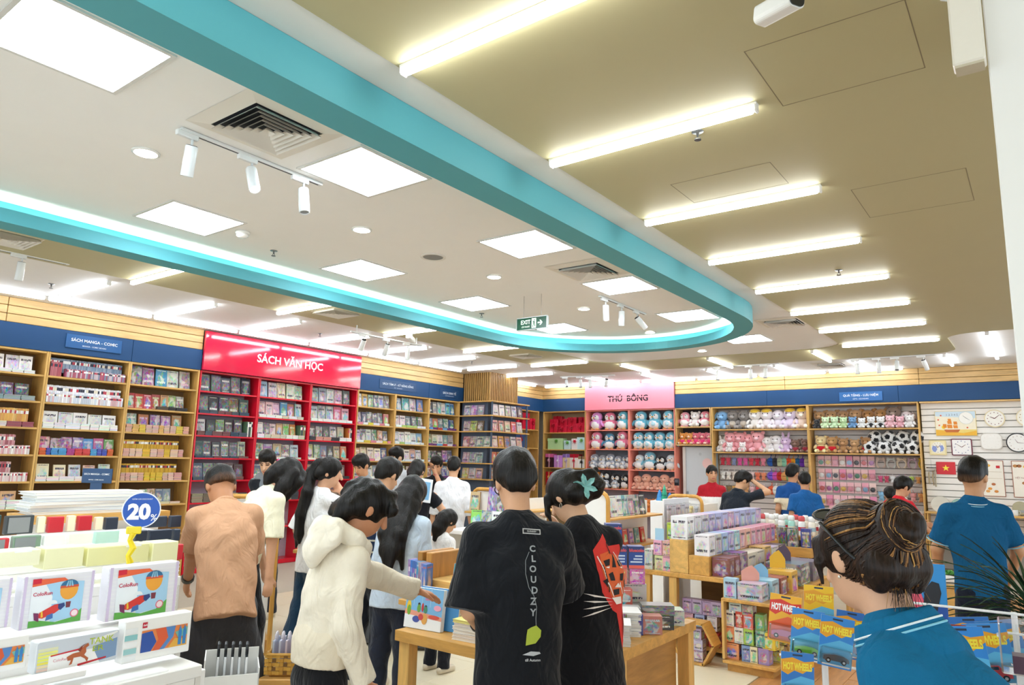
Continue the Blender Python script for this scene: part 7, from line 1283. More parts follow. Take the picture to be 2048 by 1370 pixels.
# woman in white T-shirt with ponytail
def pony(Hs, h, neck, chest, hip, d2, f2, hX, hF, hU):
    p0 = h(.0, -.115, .06); Hs.cap(p0, h(0, -.13, .04), .03, .03, .02); b = chest-f2*.135; Hs.path([h(0, -.12, .055), h(-.01, -.15, -.04), neck-f2*.13+v3(-.02, 0, -.03), b+v3(-.035, 0, .04), b+v3(-.05, 0, -.14), b+v3(-.075, 0, -.24)], [.035, .045, .05, .046, .035, .008], .02); Hs.path([b+v3(-.02, 0, .02), b+v3(-.02, 0, -.12), b+v3(-.03, 0, -.20)], [.04, .03, .008], .02); Hs.path([b+v3(.0, 0, .12), b+v3(.03, 0, .0), b+v3(.025, -.01, -.07)], [.014, .006, .002], .01)
person('woman in white T-shirt with long black ponytail and hand at chin', at(668, 917, 5.65), a=-42, lean=4, lean2=8, hp=14, hy=-38, lh=(-.22, .05, .85), rh=(.08, .20, 1.42), rhint=(1, .2, -1), top=dict(col='#f2f1f2', hem_w=.185, chest_w=.19, drop=.14, flat=.66, sleeve=1.0, sleeve_r=(.085, .10)), bottom=dict(name='jeans', col='#254058', leg=(.11, .105, .11), shoe='#d8d0c0', step=.08), hair=dict(kind='pony', extra=pony), skin='#d9a685', res=.009, sh_w=.175)
# woman in pale yellow T-shirt bending over, long loose hair
def loose(Hs, h, neck, chest, hip, d2, f2, hX, hF, hU):
    Hs.path([h(-.07, -.02, .02), h(-.085, -.02, -.09), h(-.10, .0, -.20), h(-.115, .02, -.32), h(-.10, .05, -.42)], [.05, .045, .04, .03, .01], .03); Hs.path([h(.075, .0, .02), h(.09, .01, -.10), h(.085, .05, -.26), h(.075, .09, -.40), h(.07, .12, -.50)], [.05, .055, .05, .035, .01], .03); Hs.path([h(0, -.08, 0), h(.0, -.085, -.08), h(.01, -.08, -.14)], [.06, .055, .03], .03); Hs.path([h(.05, .07, .08), h(.085, .075, 0), h(.08, .09, -.2)], [.03, .04, .02], .02)
def clip(I):
    h = I['h']; m = MB(); m.box((0, 0, 0), (.055, .018, .026), lin('#e0359a'), ch=.005); M_ = Matrix(I['Rh'].tolist()) if hasattr(I['Rh'], 'tolist') else Matrix(I['Rh']); m.v = [tuple(Vector(h(-.05, -.108, .045))+M_ @ (Matrix.Rotation(R_(30), 3, 'Z') @ Vector(v))) for v in m.v]; m.build('hair_clip', 'gloss', I['root'])
person('woman in pale yellow T-shirt with long loose hair and pink clip, bending', at(598, 921, 5.25), a=-42, lean=12, lean2=30, hp=42, hy=-12, lh=(-.20, .30, .72), rh=(.20, .10, .70), rhint=(.6, -1, 0), top=dict(col='#efe9cd', hem_w=.175, chest_w=.185, drop=.03, flat=.70, sleeve=.95, sleeve_r=(.082, .09)), bottom=dict(col='#101014', leg=(.11, .12, .125), shoe='#b59a78'), hair=dict(kind='long', extra=loose, rough=.002), skin='#d6a281', res=.009, hook=clip)
# man in peach polo bending to the left
def wristw(I):
    A, E_, W = I['hands'][0]; d = nrm(W-E_); m = MB(); c = W-d*.02; m.tube([c-d*.012, c+d*.012], .036, lin('#23201e'), 14); m.build('wrist_watch', 'satin', I['root'])
person('man in peach polo shirt bending over the stationery stand', at(434, 936, 4.15), a=30, lean=24, lean2=40, hp=48, hy=10, lh=tuple(at(372, 1178, 4.1))+(1,), rh=(.15, .48, .85), lhint=(-.2, -1, .2), top=dict(name='polo_shirt', collar='#c2926f', col='#cd9f7e', hem_w=.175, chest_w=.175, drop=.13, flat=.78, sleeve=.80, sleeve_r=(.082, .086), fold=.0055, mat='knit'), bottom=dict(col='#3b3a3e', leg=(.125, .115, .105), stance=.12, shoe='#404040'), hair=dict(kind='short', nape=-.02, fade=True), skin='#b9815c', res=.0075, hook=wristw, sh_w=.17)
# middle of the shop
def stripes(cols, w, z0=0):
    def f(V, C):
        C = C.copy(); k = ((V[:, 2]-z0) % w)/w; C[k < .10] = lin(cols); return C
    return f
person('man in navy T-shirt with thin pale stripes, back to the camera', at(786, 921, 5.35), a=-24, lean=6, lean2=12, hp=24, hy=-10, lh=(-.12, .30, 1.05), rh=(.14, .3, 1.05), top=dict(col='#1c2a44', hem_w=.18, chest_w=.195, drop=.10, colfn=stripes('#d8cfb8', .088, .02)), bottom=dict(col='#22252e'), hair=dict(kind='short', vol=1.06, top=True), skin='#d2a07c', res=.0095)
def mane(Hs, h, neck, chest, hip, d2, f2, hX, hF, hU):
    b = chest-f2*.13; Hs.path([h(.0, -.07, .03), h(.0, -.10, -.10), b+d2*.10, b-d2*.05+v3(.02, -.02, 0), b-d2*.22+v3(.05, -.02, 0)], [.09, .095, .09, .075, .02], .03, (f2, .6)); Hs.path([h(.06, -.05, 0), h(.08, -.06, -.12), b+v3(.07, .0, .05), b+v3(.10, 0, -.18)], [.05, .05, .045, .015], .03); Hs.path([h(-.06, -.03, 0), h(-.085, -.04, -.12), b+v3(-.06, 0, .05), b+v3(-.05, 0, -.1)], [.05, .05, .04, .01], .03)
person('woman with very long black hair in pale blue striped blouse', at(838, 957, 4.75), a=-20, lean=10, lean2=22, hp=28, hy=-8, lh=(-.12, .32, .95), rh=(.14, .32, .95), top=dict(name='blouse', col='#c3d2e2', hem_w=.19, chest_w=.185, drop=.14, sleeve=1.5, sleeve_r=(.08, .08)), bottom=dict(col='#2a3040'), hair=dict(kind='long', extra=mane), skin='#d9aa88', res=.0095)
person('child with straight black hair standing low behind the book display', at(905, 1020, 5.6), a=-40, hp=25, hy=-10, top=dict(col='#e9e6e4', drop=.02, hem_w=.15, chest_w=.16), hair=dict(kind='long', extra=lambda Hs, h, neck, chest, hip, d2, f2, hX, hF, hU: Hs.path([h(0, -.07, 0), h(-.01, -.08, -.12), h(-.01, -.07, -.24)], [.085, .08, .03], .03)), skin='#d2a07c', res=.0125, sh_w=.15)
def shirtcol(I): pass
person('man in white long-sleeved shirt standing with his back turned', at(909, 916, 8.6), a=-4, lean=2, hp=14, lh=(-.25, .02, .84), rh=(.25, .06, .84), top=dict(col='#eeeef2', hem_w=.19, chest_w=.20, drop=.16, sleeve=1.35, sleeve_r=(.072, .055), fold=.005), bottom=dict(col='#23242c'), hair=dict(kind='short', top=True), skin='#d6a480', res=.0125, sh_w=.195)
person('young man in black T-shirt covering his face with one hand', at(873, 914, 9.4), a=172, lean=2, hp=18, hy=8, face=True, lh=(-.02, .20, 1.50), lhint=(-.6, .2, -1), rh=(.10, .24, 1.05), top=dict(col='#17181d'), bottom=dict(col='#20222a'), hair=dict(kind='short', top=True, vol=1.04), skin='#c48e6a', res=.0125)
person('young man looking over from behind, partly hidden near the shelves', at(790, 897, 9.9), a=150, hp=14, hy=-4, face=True, top=dict(col='#c9ccd2'), bottom=dict(col='#22252d'), hair=dict(kind='short', top=True, vol=1.08), skin='#dcb08e', res=.012)
person('smiling boy in grey T-shirt looking down at an open book', at(718, 911, 8.0), a=160, hp=26, hy=-8, face=True, lh=(-.12, .30, 1.10), rh=(.12, .30, 1.10), top=dict(col='#8d8f92'), bottom=dict(col='#2a2c33'), hair=dict(kind='short', vol=1.05, top=True), skin='#c8906a', res=.0125)
def strip(V, C):
    C = C.copy(); C[(np.abs(V[:, 0]) < .05) & (V[:, 1] > 0)] = lin('#7f8790'); C[V[:, 2] > 1.395] = lin('#8a9096'); return C
def jk(T, h, neck, chest, hip, d2, f2, hands, hX, hF, hU): T.path([neck+v3(-.09, .03, 0), neck-f2*.09, neck+v3(.09, .03, 0)], [.04, .05, .04], .03)
person('young man in black and grey hooded jacket reading by the red shelves', at(533, 902, 7.1), a=170, lean=3, hp=24, hy=10, face=True, lh=(.02, .28, 1.18), rh=(-.06, .28, 1.22), top=dict(name='jacket', col='#23262d', hem_w=.19, chest_w=.21, drop=.12, sleeve=1.9, sleeve_r=(.08, .055), extra=jk, colfn=strip), bottom=dict(col='#2a2c34'), hair=dict(kind='short', top=True), skin='#d7a988', res=.010)
person('girl in black with hair tied up, holding a printed board', at(838, 921, 7.6), a=-10, hp=14, hy=-10, lh=(-.14, .28, 1.15), rh=(.20, .30, 1.25), top=dict(col='#1c1c22', drop=.1), bottom=dict(col='#20222a'), hair=dict(kind='long', extra=lambda Hs, h, neck, chest, hip, d2, f2, hX, hF, hU: Hs.path([h(0, -.09, .03), h(0, -.11, -.08), chest-f2*.12+d2*.1], [.05, .055, .03], .03)), skin='#d8a886', res=.0125)
# right half
def rw(V, C):
    C = C.copy(); C[V[:, 2] < 1.235] = lin('#f0eeec'); C[V[:, 2] < .93] = lin('#b3202c'); return C
person('man in red and white T-shirt facing the camera by the door', at(1424, 931, 10.2), a=176, hp=4, hy=4, face=True, top=dict(col='#b01f2c', colfn=rw, hem_w=.18, chest_w=.2), bottom=dict(col='#2a2c34'), hair=dict(kind='short', nape=-.05), skin='#cf9a76', res=.0125)
person('man in black polo shirt holding his hand to his forehead', at(1492, 944, 8.8), a=-40, lean=6, lean2=14, hp=26, hy=-40, face=True, lh=(-.14, .25, .95), rh=(.16, .24, 1.56), rhint=(1, .3, -.2), top=dict(name='polo_shirt', col='#20262f', hem_w=.18, chest_w=.2, collar='#20262f'), bottom=dict(col='#20222a'), hair=dict(kind='short', top=True, vol=1.05), skin='#d0a07c', res=.0125)
def nc(V, C):
    C = C.copy(); C[(V[:, 2] < 1.235) & (V[:, 2] > 1.08)] = lin('#e6d6b8'); return C
person('man in navy T-shirt with broad cream chest stripe', at(1586, 929, 9.6), a=-18, hp=6, hy=-34, face=True, top=dict(col='#1f4f8f', colfn=nc), bottom=dict(col='#22252d'), hair=dict(kind='short', top=True), skin='#cb9470', res=.0125)
person('boy in plain blue T-shirt beside the man with cream stripe', at(1608, 944, 9.0), a=-14, hp=10, hy=-6, top=dict(col='#1f5c9c'), bottom=dict(col='#22252d'), hair=dict(kind='short'), skin='#cb9470', res=.0125)
def rb(I):
    T_ = I['top']; m = MB(); s = I['sh'][0]; m.tube([s+v3(.05, -.10, -.12), s+v3(.07, -.05, .06), s+v3(.07, .05, .05), s+v3(.06, .12, -.12)], .012, lin('#f0ecea'), 6, flat=.4); m.build('shoulder_stripe', 'cloth', I['root'])
person('boy in red shirt with white shoulder stripe, looking right', at(1811, 956, 8.2), a=-66, lean=4, hp=22, hy=-16, face=True, lh=(.0, .42, 1.1), rh=(.15, .40, 1.0), top=dict(col='#cf2230'), bottom=dict(col='#23242c'), hair=dict(kind='short', top=True, vol=1.08), skin='#cf9a76', res=.012, hook=rb)
person('child with black hair standing behind the boy in red', at(1780, 976, 8.9), a=-30, hp=14, top=dict(col='#3a4048'), bottom=dict(col='#23242c'), hair=dict(kind='short', vol=1.08, top=True), skin='#cf9a76', res=.012)
def polo(I):
    n, d2, f2 = I['neck'], I['d2'], I['f2']
    for q, (A, E_, W) in enumerate(I['hands']):
        u = nrm(E_-A); c = A+(E_-A)*.785; x = nrm(np.cross(u, v3(0, 0, 1)+f2*.1)); y = np.cross(u, x); m = MB(); m.tube([c+(x*math.cos(t)+y*math.sin(t))*.0825 for t in np.linspace(0, 6.2832, 25)], .004, lin('#8fc6dc'), 5); m.build('sleeve_stripe', 'knit', I['root'])
person('shop assistant in blue polo shirt standing with his back turned', at(1946, 917, 4.75), a=-16, hp=4, hy=-38, lh=(-.20, .20, .88), rh=(.24, .22, .90), lhint=(-1, -.8, 0), rhint=(1, -.8, 0), top=dict(name='polo_shirt', col='#1b5a86', hem_w=.175, chest_w=.18, drop=.10, flat=.68, sleeve=.78, sleeve_r=(.076, .080), collar='#1a5580', collar_r=(.088, .07), collar_lines=((.45, '#9fd6ea'), (.62, '#e8f4f8')), mat='knit', fold=.0035), bottom=dict(col='#1a2130', leg=(.10, .085, .085), shoe='#222222'), hair=dict(kind='short', top=True, nape=-.02, fade=True), skin='#c8956f', res=.0075, hook=polo, sh_w=.185)
# ------------------------------------------------------------------ left foreground: stationery stand
def face_box(name, label, X, px, th, col, art=None, cat='stationery box', group=None, mat='satin', extra=None, tilt=0):
    """a box whose shop side stands on the plane x=X between two measured corners (left-bottom, right-top)"""
    (x0, y0), (x1, y1) = px; a, b = onx(x0, y0, X), onx(x1, y1, X); w, h = b[1]-a[1], max(b[2]-a[2], .02); z0 = min(a[2], b[2])
    o = thing(name, label, cat, (X-th/2, (a[1]+b[1])/2, z0), R_(90), group, 0); MB().box((0, 0, h/2), (w, th, h), lin(col), ch=.003).build('body', mat, o)
    P = ((0, -th/2-.0006, h/2), (1, 0, 0), (0, 0, 1))
    if art: art(o, P, w/2, h/2)
    return o
def one(o, name, mat, fn): m = MB(); fn(m); return m.build(name, mat, o)
def poly(P, pts, c, lift=.001): return lambda m: m.flat(pts, P, lin(c), lift)
def art_colorun(o, P, w, h):
    n = 13
    mm = MB()
    for k in range(n): y = -h+2*h*(k+.5)/n; mm.flat([(-w, y-h/n*.30), (w, y-h/n*.30), (w, y+h/n*.30), (-w, y+h/n*.30)], P, lin('#f4f3f8'), .0006)
    q = mm.build('marker_rows', 'gloss', o); q['kind'] = 'stuff'
    for sx in (-1, 1): one(o, 'edge_band', 'gloss', lambda m: m.flat([(sx*w*.93-w*.04, -h), (sx*w*.93+w*.04, -h), (sx*w*.93+w*.04, h), (sx*w*.93-w*.04, h)], P, lin('#d9c9e6'), .0008))
    W, H = w*.72, h*.92; cx, cy = -w*.03, -h*.04
    def T(pts): return [(cx+W*a, cy+H*b) for a, b in pts]
    one(o, 'label_sheet', 'satin', poly(P, T([(-1, -1), (1, -1), (1, .72), (-1, 1*.9)]), '#eef3f8', .0012)); one(o, 'sky_print', 'satin', poly(P, T([(-.2, -.9), (1, -.75), (1, .72), (-.55, .85), (-.2, .2)]), '#a9d4f2', .0015))
    one(o, 'banner', 'satin', poly(P, T([(-1, .68), (.35, .82), (.2, .95), (-1, .98)]), '#ee6a42', .0018)); one(o, 'brand_tag', 'satin', poly(P, T([(-1, .78), (-.68, .80), (-.68, 1), (-1, 1)]), '#d6203a', .0021))
    one(o, 'hill_print', 'satin', poly(P, T([(-1, -1), (1, -1), (1, -.45), (.6, -.8), (0, -.9), (-.6, -.75), (-1, -.72)]), '#5fae4a', .0019))
    one(o, 'balloon', 'satin', poly(P, [(cx+W*.42+h*.34*math.cos(t), cy+H*.42+h*.40*math.sin(t)) for t in np.linspace(0, 6.2, 18)], '#f0a63a', .0023)); one(o, 'balloon_cap', 'satin', poly(P, [(cx+W*.42+h*.34*math.cos(t), cy+H*.55+h*.27*math.sin(t)) for t in np.linspace(0, math.pi, 12)], '#2f6f9c', .0026))
    for k in (-1, 0, 1): one(o, 'balloon_stripe', 'satin', poly(P, [(cx+W*.42+h*(.11*k-.035), cy+H*.56), (cx+W*.42+h*(.11*k+.035), cy+H*.56), (cx+W*.42+h*(.06*k+.02), cy+H*.80), (cx+W*.42+h*(.06*k-.02), cy+H*.80)], '#8fc4dc', .0029))
    one(o, 'balloon_band', 'satin', poly(P, [(cx+W*.42-h*.35, cy+H*.50), (cx+W*.42+h*.35, cy+H*.50), (cx+W*.42+h*.34, cy+H*.60), (cx+W*.42-h*.34, cy+H*.60)], '#d8583a', .0028)); one(o, 'balloon_basket', 'satin', poly(P, T([(.36, -.35), (.52, -.35), (.54, -.10), (.34, -.10)]), '#7a3040', .0023))
    one(o, 'plane_body', 'satin', poly(P, T([(-.72, -.62), (-.62, -.42), (-.1, -.16), (.22, -.14), (.26, -.30), (-.05, -.52), (-.5, -.68)]), '#d8372f', .0026)); one(o, 'plane_nose', 'satin', poly(P, T([(.05, -.16), (.28, -.12), (.32, -.26), (.16, -.42), (.06, -.34)]), '#2b3f7c', .0029)); one(o, 'plane_wing', 'satin', poly(P, T([(-.35, -.58), (-.12, -.50), (-.1, -.72), (-.38, -.80)]), '#3f6fb4', .0029)); one(o, 'plane_tail', 'satin', poly(P, T([(-.85, -.4), (-.66, -.44), (-.62, -.8), (-.8, -.7)]), '#7a2a5a', .0028)); one(o, 'plane_canopy', 'satin', poly(P, [(cx-W*.16+h*.17*math.cos(t), cy-H*.12+h*.15*math.sin(t)) for t in np.linspace(0, math.pi, 10)], '#e8f0f4', .0027)); one(o, 'plane_stripe', 'satin', poly(P, T([(-.56, -.64), (-.48, -.62), (-.52, -.36), (-.58, -.40)]), '#f0c03a', .0029))
    one(o, 'badge', 'satin', poly(P, circ(cx+W*.72, cy-H*.62, h*.16, 16), '#e0708a', .0024)); one(o, 'badge_centre', 'satin', poly(P, circ(cx+W*.72, cy-H*.62, h*.12, 16), '#f6dfe4', .0027))
    one(o, 'lettering', 'satin', lambda m: letter(m, 'ColoRun', P, w=W*.72, col=lin('#c8405a'), bold=.02, off=(cx-W*.58, cy+H*.36), lift=.003))
def bars(o, P, w, h, cols, x0, x1, y0, y1, name='marker_pen'):
    n = len(cols)
    for k, c in enumerate(cols): y = y0+(y1-y0)*k/n; one(o, name, 'gloss', poly(P, [(w*x0, h*y), (w*x1, h*y), (w*x1, h*(y+(y1-y0)/n*.8)), (w*x0, h*(y+(y1-y0)/n*.8))], c, .0008))
def art_tank(o, P, w, h):
    one(o, 'window', 'gloss', poly(P, rrect(-w*.98, -h*.95, w*.98, h*.97, h*.15), '#cfd6e0', .0005)); bars(o, P, w, h, ['#f2d4c8', '#f4e0b0', '#f0e45a', '#eaee6a', '#f2f27a', '#ecec8a', '#e4e6c0', '#d0d6dc'], -.95, -.5, -.85, .8); one(o, 'blue_panel', 'gloss', poly(P, [(w*.3, -h*.9), (w*.95, -h*.7), (w*.95, h*.5), (w*.4, h*.2)], '#7f9cc0', .0009))
    one(o, 'label_sheet', 'satin', poly(P, [(-w*.7, -h*.95), (w*.55, -h*.95), (w*.35, h*.05), (-w*.7, h*.05)], '#f6f5f4', .0012)); one(o, 'red_banner', 'satin', poly(P, [(-w*.66, -h*.02), (w*.12, h*.12), (w*.12, h*.22), (-w*.66, h*.06)], '#d02a38', .0016)); one(o, 'red_foot', 'satin', poly(P, [(w*.0, -h*.93), (w*.7, -h*.72), (w*.7, -h*.62), (0, -h*.78)], '#c8252f', .0016))
    one(o, 'white_flash', 'satin', poly(P, [(w*.4, h*.35), (w*.95, h*.85), (w*.92, h*.95), (w*.35, h*.6)], '#f4f5f2', .0014)); one(o, 'lettering', 'satin', lambda m: letter(m, 'TANK', P, w=w*.62, h=h*.42, col=lin('#b8c83a'), bold=.01, off=(w*.55, h*.52), lift=.002)); one(o, 'lettering', 'satin', lambda m: letter(m, 'ER', P, w=w*.28, h=h*.34, col=lin('#a8bc30'), bold=.01, off=(w*.48, h*.02), lift=.002)); one(o, 'brand_lettering', 'satin', lambda m: letter(m, 'ColoRun', P, w=w*.34, col=lin('#d88a98'), off=(-w*.42, -h*.3), lift=.002))
    def T(p): return [(w*(.0+.28*a), h*(-.15+.62*b)) for a, b in p]
    one(o, 'horse_print', 'satin', poly(P, T([(-1, -.1), (-.5, .15), (.1, .2), (.4, .75), (.75, 1), (.85, .7), (.6, .5), (.65, .1), (.5, -.2), (.9, -.6), (.8, -1), (.6, -.6), (.2, -.3), (-.4, -.3), (-.5, -.9), (-.75, -1), (-.6, -.5), (-.9, -.5)]), '#b8623a', .0024)); one(o, 'horse_mane', 'satin', poly(P, T([(.1, .2), (.3, .75), (.65, 1), (.4, .9), (.1, .7), (-.1, .4)]), '#8a3a24', .0027))
def art_blend(o, P, w, h):
    one(o, 'picture', 'satin', poly(P, [(-w*.5, -h*.62), (w*.88, -h*.62), (w*.88, h*.42), (-w*.5, h*.42)], '#e8874a', .0008))
    for pts, c in (([(-.5, .3), (-.2, .35), (-.05, -.2), (-.2, -.62), (-.5, -.62)], '#2f55a8'), ([(-.1, .42), (.2, .42), (.3, 0), (.1, -.62), (-.15, -.62), (0, -.1)], '#e0603a'), ([(.2, .42), (.5, .42), (.45, -.1), (.2, -.62), (.05, -.62), (.3, -.1)], '#5a8ac8'), ([(.3, -.62), (.88, -.62), (.88, -.3), (.5, -.2)], '#e8b04a'), ([(.5, .1), (.88, .3), (.88, -.1), (.6, -.2)], '#7fb8a8')): one(o, 'brush_stroke', 'satin', poly(P, [(w*a, h*b) for a, b in pts], c, .0012+.0002*len(o.children)))
    for k in range(2): one(o, 'pen_print', 'satin', poly(P, [(w*(.6+.14*k), -h*.55), (w*(.70+.14*k), -h*.55), (w*(.70+.14*k), h*.1), (w*(.65+.14*k), h*.42), (w*(.6+.14*k), h*.1)], '#3a86c8', .003))
    one(o, 'brand_tag', 'satin', poly(P, [(-w*.5, h*.55), (-w*.36, h*.55), (-w*.36, h*.82), (-w*.5, h*.82)], '#c8253c', .001)); one(o, 'lettering', 'satin', lambda m: letter(m, 'deli', P, w=w*.11, col=lin('#ffffff'), bold=.02, off=(-w*.43, h*.69), lift=.002)); bars(o, P, w, h, ['#f2f4f6', '#9fcfd2', '#f4f6f8', '#8fc8cc', '#f0f2f4'], -.98, -.62, -.9, .7)
GA = 'marker sets in front'
stn = thing('stationery_stand', 'tiered white stand stacked with markers and notebooks', 'display stand', (-2.95, 1.25, 0))
for x0, x1, z, ye in ((-2.72, -2.40, .86, 1.46), (-3.02, -2.72, .955, 1.56), (-3.32, -3.02, 1.06, 1.70), (-3.66, -3.32, 1.13, 1.84), (-4.0, -3.66, 1.175, 2.0)): MB().box(((x0+x1)/2+2.95, (.35+ye)/2-1.25, z-.02), (x1-x0, ye-.35, .04), lin('#efeeec'), ch=.003).build('tier_board', 'satin', stn); MB().box((x1+2.95-.01, (.35+ye)/2-1.25, z/2-.02), (.02, ye-.4, z-.04), lin('#ebe9e6')).build('tier_front', 'satin', stn); MB().box(((x0+x1)/2+2.95, ye-1.26, z/2-.02), (x1-x0-.01, .02, z-.04), lin('#e2dfda')).build('tier_end', 'satin', stn)
XA, XB, XC, XD, XE = -2.5, -2.78, -3.08, -3.40, -3.74
face_box('marker_set', 'clear marker case with a horse label and green lettering', XA, ((66, 1352), (240, 1258)), .05, '#e9edf2', art_tank, 'marker set', GA); face_box('marker_set', 'white marker case with orange and blue painted label', XA, ((242, 1330), (385, 1222)), .05, '#f7f6f4', art_blend, 'marker set', GA); face_box('marker_set', 'white marker case cut by the left picture edge', XA, ((-90, 1362), (60, 1268)), .05, '#f7f6f4', art_blend, 'marker set', GA)
for k, (px, c) in enumerate([(((-60, 1398), (172, 1352)), '#f6f6f7'), (((176, 1390), (338, 1338)), '#f7f7f6'), (((342, 1392), (412, 1338)), '#f4f3f2')]): face_box('marker_case', 'plain white case in the very front, %s' % ['left', 'middle', 'right'][k], XA+.09, px, .06, c, None, 'marker set', GA)
face_box('marker_set', 'white marker box with balloon and red plane, left one', XB, ((34, 1262), (192, 1140)), .06, '#eceaf2', art_colorun, 'marker set', 'marker boxes with balloon picture'); face_box('marker_set', 'white marker box with balloon and red plane, right one', XB, ((207, 1245), (360, 1122)), .06, '#eceaf2', art_colorun, 'marker set', 'marker boxes with balloon picture'); face_box('marker_set', 'balloon marker box cut by the left picture edge', XB, ((-130, 1275), (28, 1155)), .06, '#eceaf2', art_colorun, 'marker set', 'marker boxes with balloon picture')
def cloud(o, P, w, h):
    one(o, 'cloud_cutout', 'paper', poly(P, [(w*.2, h*.75), (w*.7, h*.75), (w*.72, h*.95), (w*.6, h*1.08), (w*.48, h*1.22), (w*.34, h*1.16), (w*.28, h*1.02), (w*.18, h*.95)], '#fbfbf8', .0012))
for k, (px, c) in enumerate([(((-60, 1142), (83, 1098)), '#f6f4cf'), (((86, 1140), (170, 1092)), '#f4f2c2'), (((172, 1134), (300, 1086)), '#f2efae'), (((302, 1130), (358, 1082)), '#f3f0c0')]): face_box('file_box', 'pale yellow file box, %s from left' % ordw(k), XC, px, .10, c, cloud if k % 2 == 0 else None, 'file box', 'pale yellow file boxes')
for k, (px, c, l) in enumerate([(((-30, 1104), (20, 1076)), '#d0303c', 'red framed'), (((23, 1104), (84, 1070)), '#7f9a86', 'green framed'), (((87, 1092), (132, 1068)), '#f6f6f4', 'white'), (((135, 1090), (187, 1064)), '#f5f4ec', 'cream'), (((190, 1088), (240, 1060)), '#bfe3d8', 'mint spiral'), (((270, 1084), (296, 1060)), '#26303f', 'navy'), (((298, 1083), (345, 1058)), '#243044', 'wide navy'), (((347, 1082), (362, 1058)), '#283448', 'right navy')]): face_box('notebook', '%s notebook in the second back row of the stand' % l, XD, px, .03, c, (lambda o, P, w, h: one(o, 'cover_frame', 'satin', poly(P, [(-w*.85, -h*.8), (w*.6, -h*.8), (w*.6, h*.8), (-w*.85, h*.8)], '#8a8f94', .0008))) if k < 2 else None, 'notebook', 'notebooks on the stand')
for k, (px, c, l) in enumerate([(((-20, 1068), (4, 1030)), '#2c4a44', 'dark green'), (((8, 1070), (70, 1030)), '#3a3f42', 'grey framed'), (((74, 1066), (93, 1033)), '#efe3c4', 'first cream'), (((95, 1066), (130, 1033)), '#c8202e', 'first red'), (((134, 1063), (153, 1031)), '#eee2c2', 'second cream'), (((155, 1062), (186, 1031)), '#c41f2d', 'second red'), (((190, 1060), (208, 1034)), '#ece0c0', 'third cream'), (((210, 1060), (238, 1034)), '#28303e', 'first dark'), (((288, 1056), (336, 1032)), '#2a3445', 'second dark'), (((340, 1055), (364, 1031)), '#2b3548', 'third dark')]): face_box('notebook', '%s gift notebook in the last row of the stand' % l, XE, px, .03, c, (lambda o, P, w, h: one(o, 'window', 'gloss', poly(P, [(-w*.8, -h*.85), (w*.7, -h*.85), (w*.7, h*.8), (-w*.8, h*.8)], '#8a8c8c', .0008))) if k == 1 else None, 'notebook', 'gift notebooks in the last row')
for k, (px, c) in enumerate([(((330, 1122), (342, 1092)), '#c8202e'), (((344, 1122), (352, 1090)), '#28262a'), (((354, 1120), (368, 1088)), '#d8303c')]): face_box('pen_box', '%s upright pen box at the end of the stand, %s' % (cname(srgb(c)), ['left', 'middle', 'right'][k]), XC-.14, px, .03, c, None, 'pen box', 'pen boxes')
stack('magazine', 'white magazine piled before the manga shelves', tuple(onx(165, 1024, -4.15)), 7, .20, .55, .016, ['#f0f0f0', '#e2e6ea', '#f4f4f2'], 0, .012, group='white magazines before the manga shelves')
mgt = thing('magazine_table', 'table under the white magazines', 'table', (-4.15, 1.8, 0)); zz = float(onx(165, 1024, -4.15)[2]); MB().box((0, 0, zz-.02), (.3, .7, .04), PINE).build('table_top', 'wood_y', mgt); MB().box((0, 0, zz/2-.02), (.26, .6, zz-.04), lin('#e6e2dc')).build('body', 'satin', mgt)
# 20 % sign
c = at(283, 1020, 2.9); d = nrm(CC-c); rz20 = math.atan2(d[1], d[0])+math.pi/2
t = thing('discount_sign', 'round blue sign reading 20% on a yellow clip', 'sign', (c[0], c[1], c[2]-.18), rz20); M = Matrix.Translation((0, 0, .18)) @ Matrix.Rotation(R_(90), 4, 'X')
MB().lathe([(.0001, -.002), (.072, -.002), (.072, .002), (.0001, .002)], lin('#f4f6f8'), 36, M).build('rim', 'satin', t); MB().lathe([(.0001, .0025), (.0675, .0025)], lin('#1f57b8'), 36, M).build('disc', 'satin', t)
P = ((0, -.003, .18), (1, 0, 0), (0, 0, 1))
for n_, b, w, o_, cc_, bo_ in (('numerals', '20', .085, (-.008, -.006), '#ffffff', .05), ('percent', '%', .024, (.048, -.03), '#ffffff', .01), ('small_lettering', 'GIẢM GIÁ DISCOUNT', .075, (0, .045), '#e8eef8', .005)): m = MB(); letter(m, b, P, w=w, col=lin(cc_), bold=bo_, off=o_, lift=.001); m.build(n_, 'satin', t)
MB().box((-.02, 0, .10), (.056, .014, .03), lin('#f0d81e'), ch=.004).build('clip', 'gloss', t); MB().tube([(-.02, 0, .09), (-.03, .01, .06), (-.015, 0, .03), (-.03, 0, .0), (-.02, 0, -.03)], [.013, .010, .013, .010, .014], lin('#f0d420'), 8).build('clip_arm', 'gloss', t)
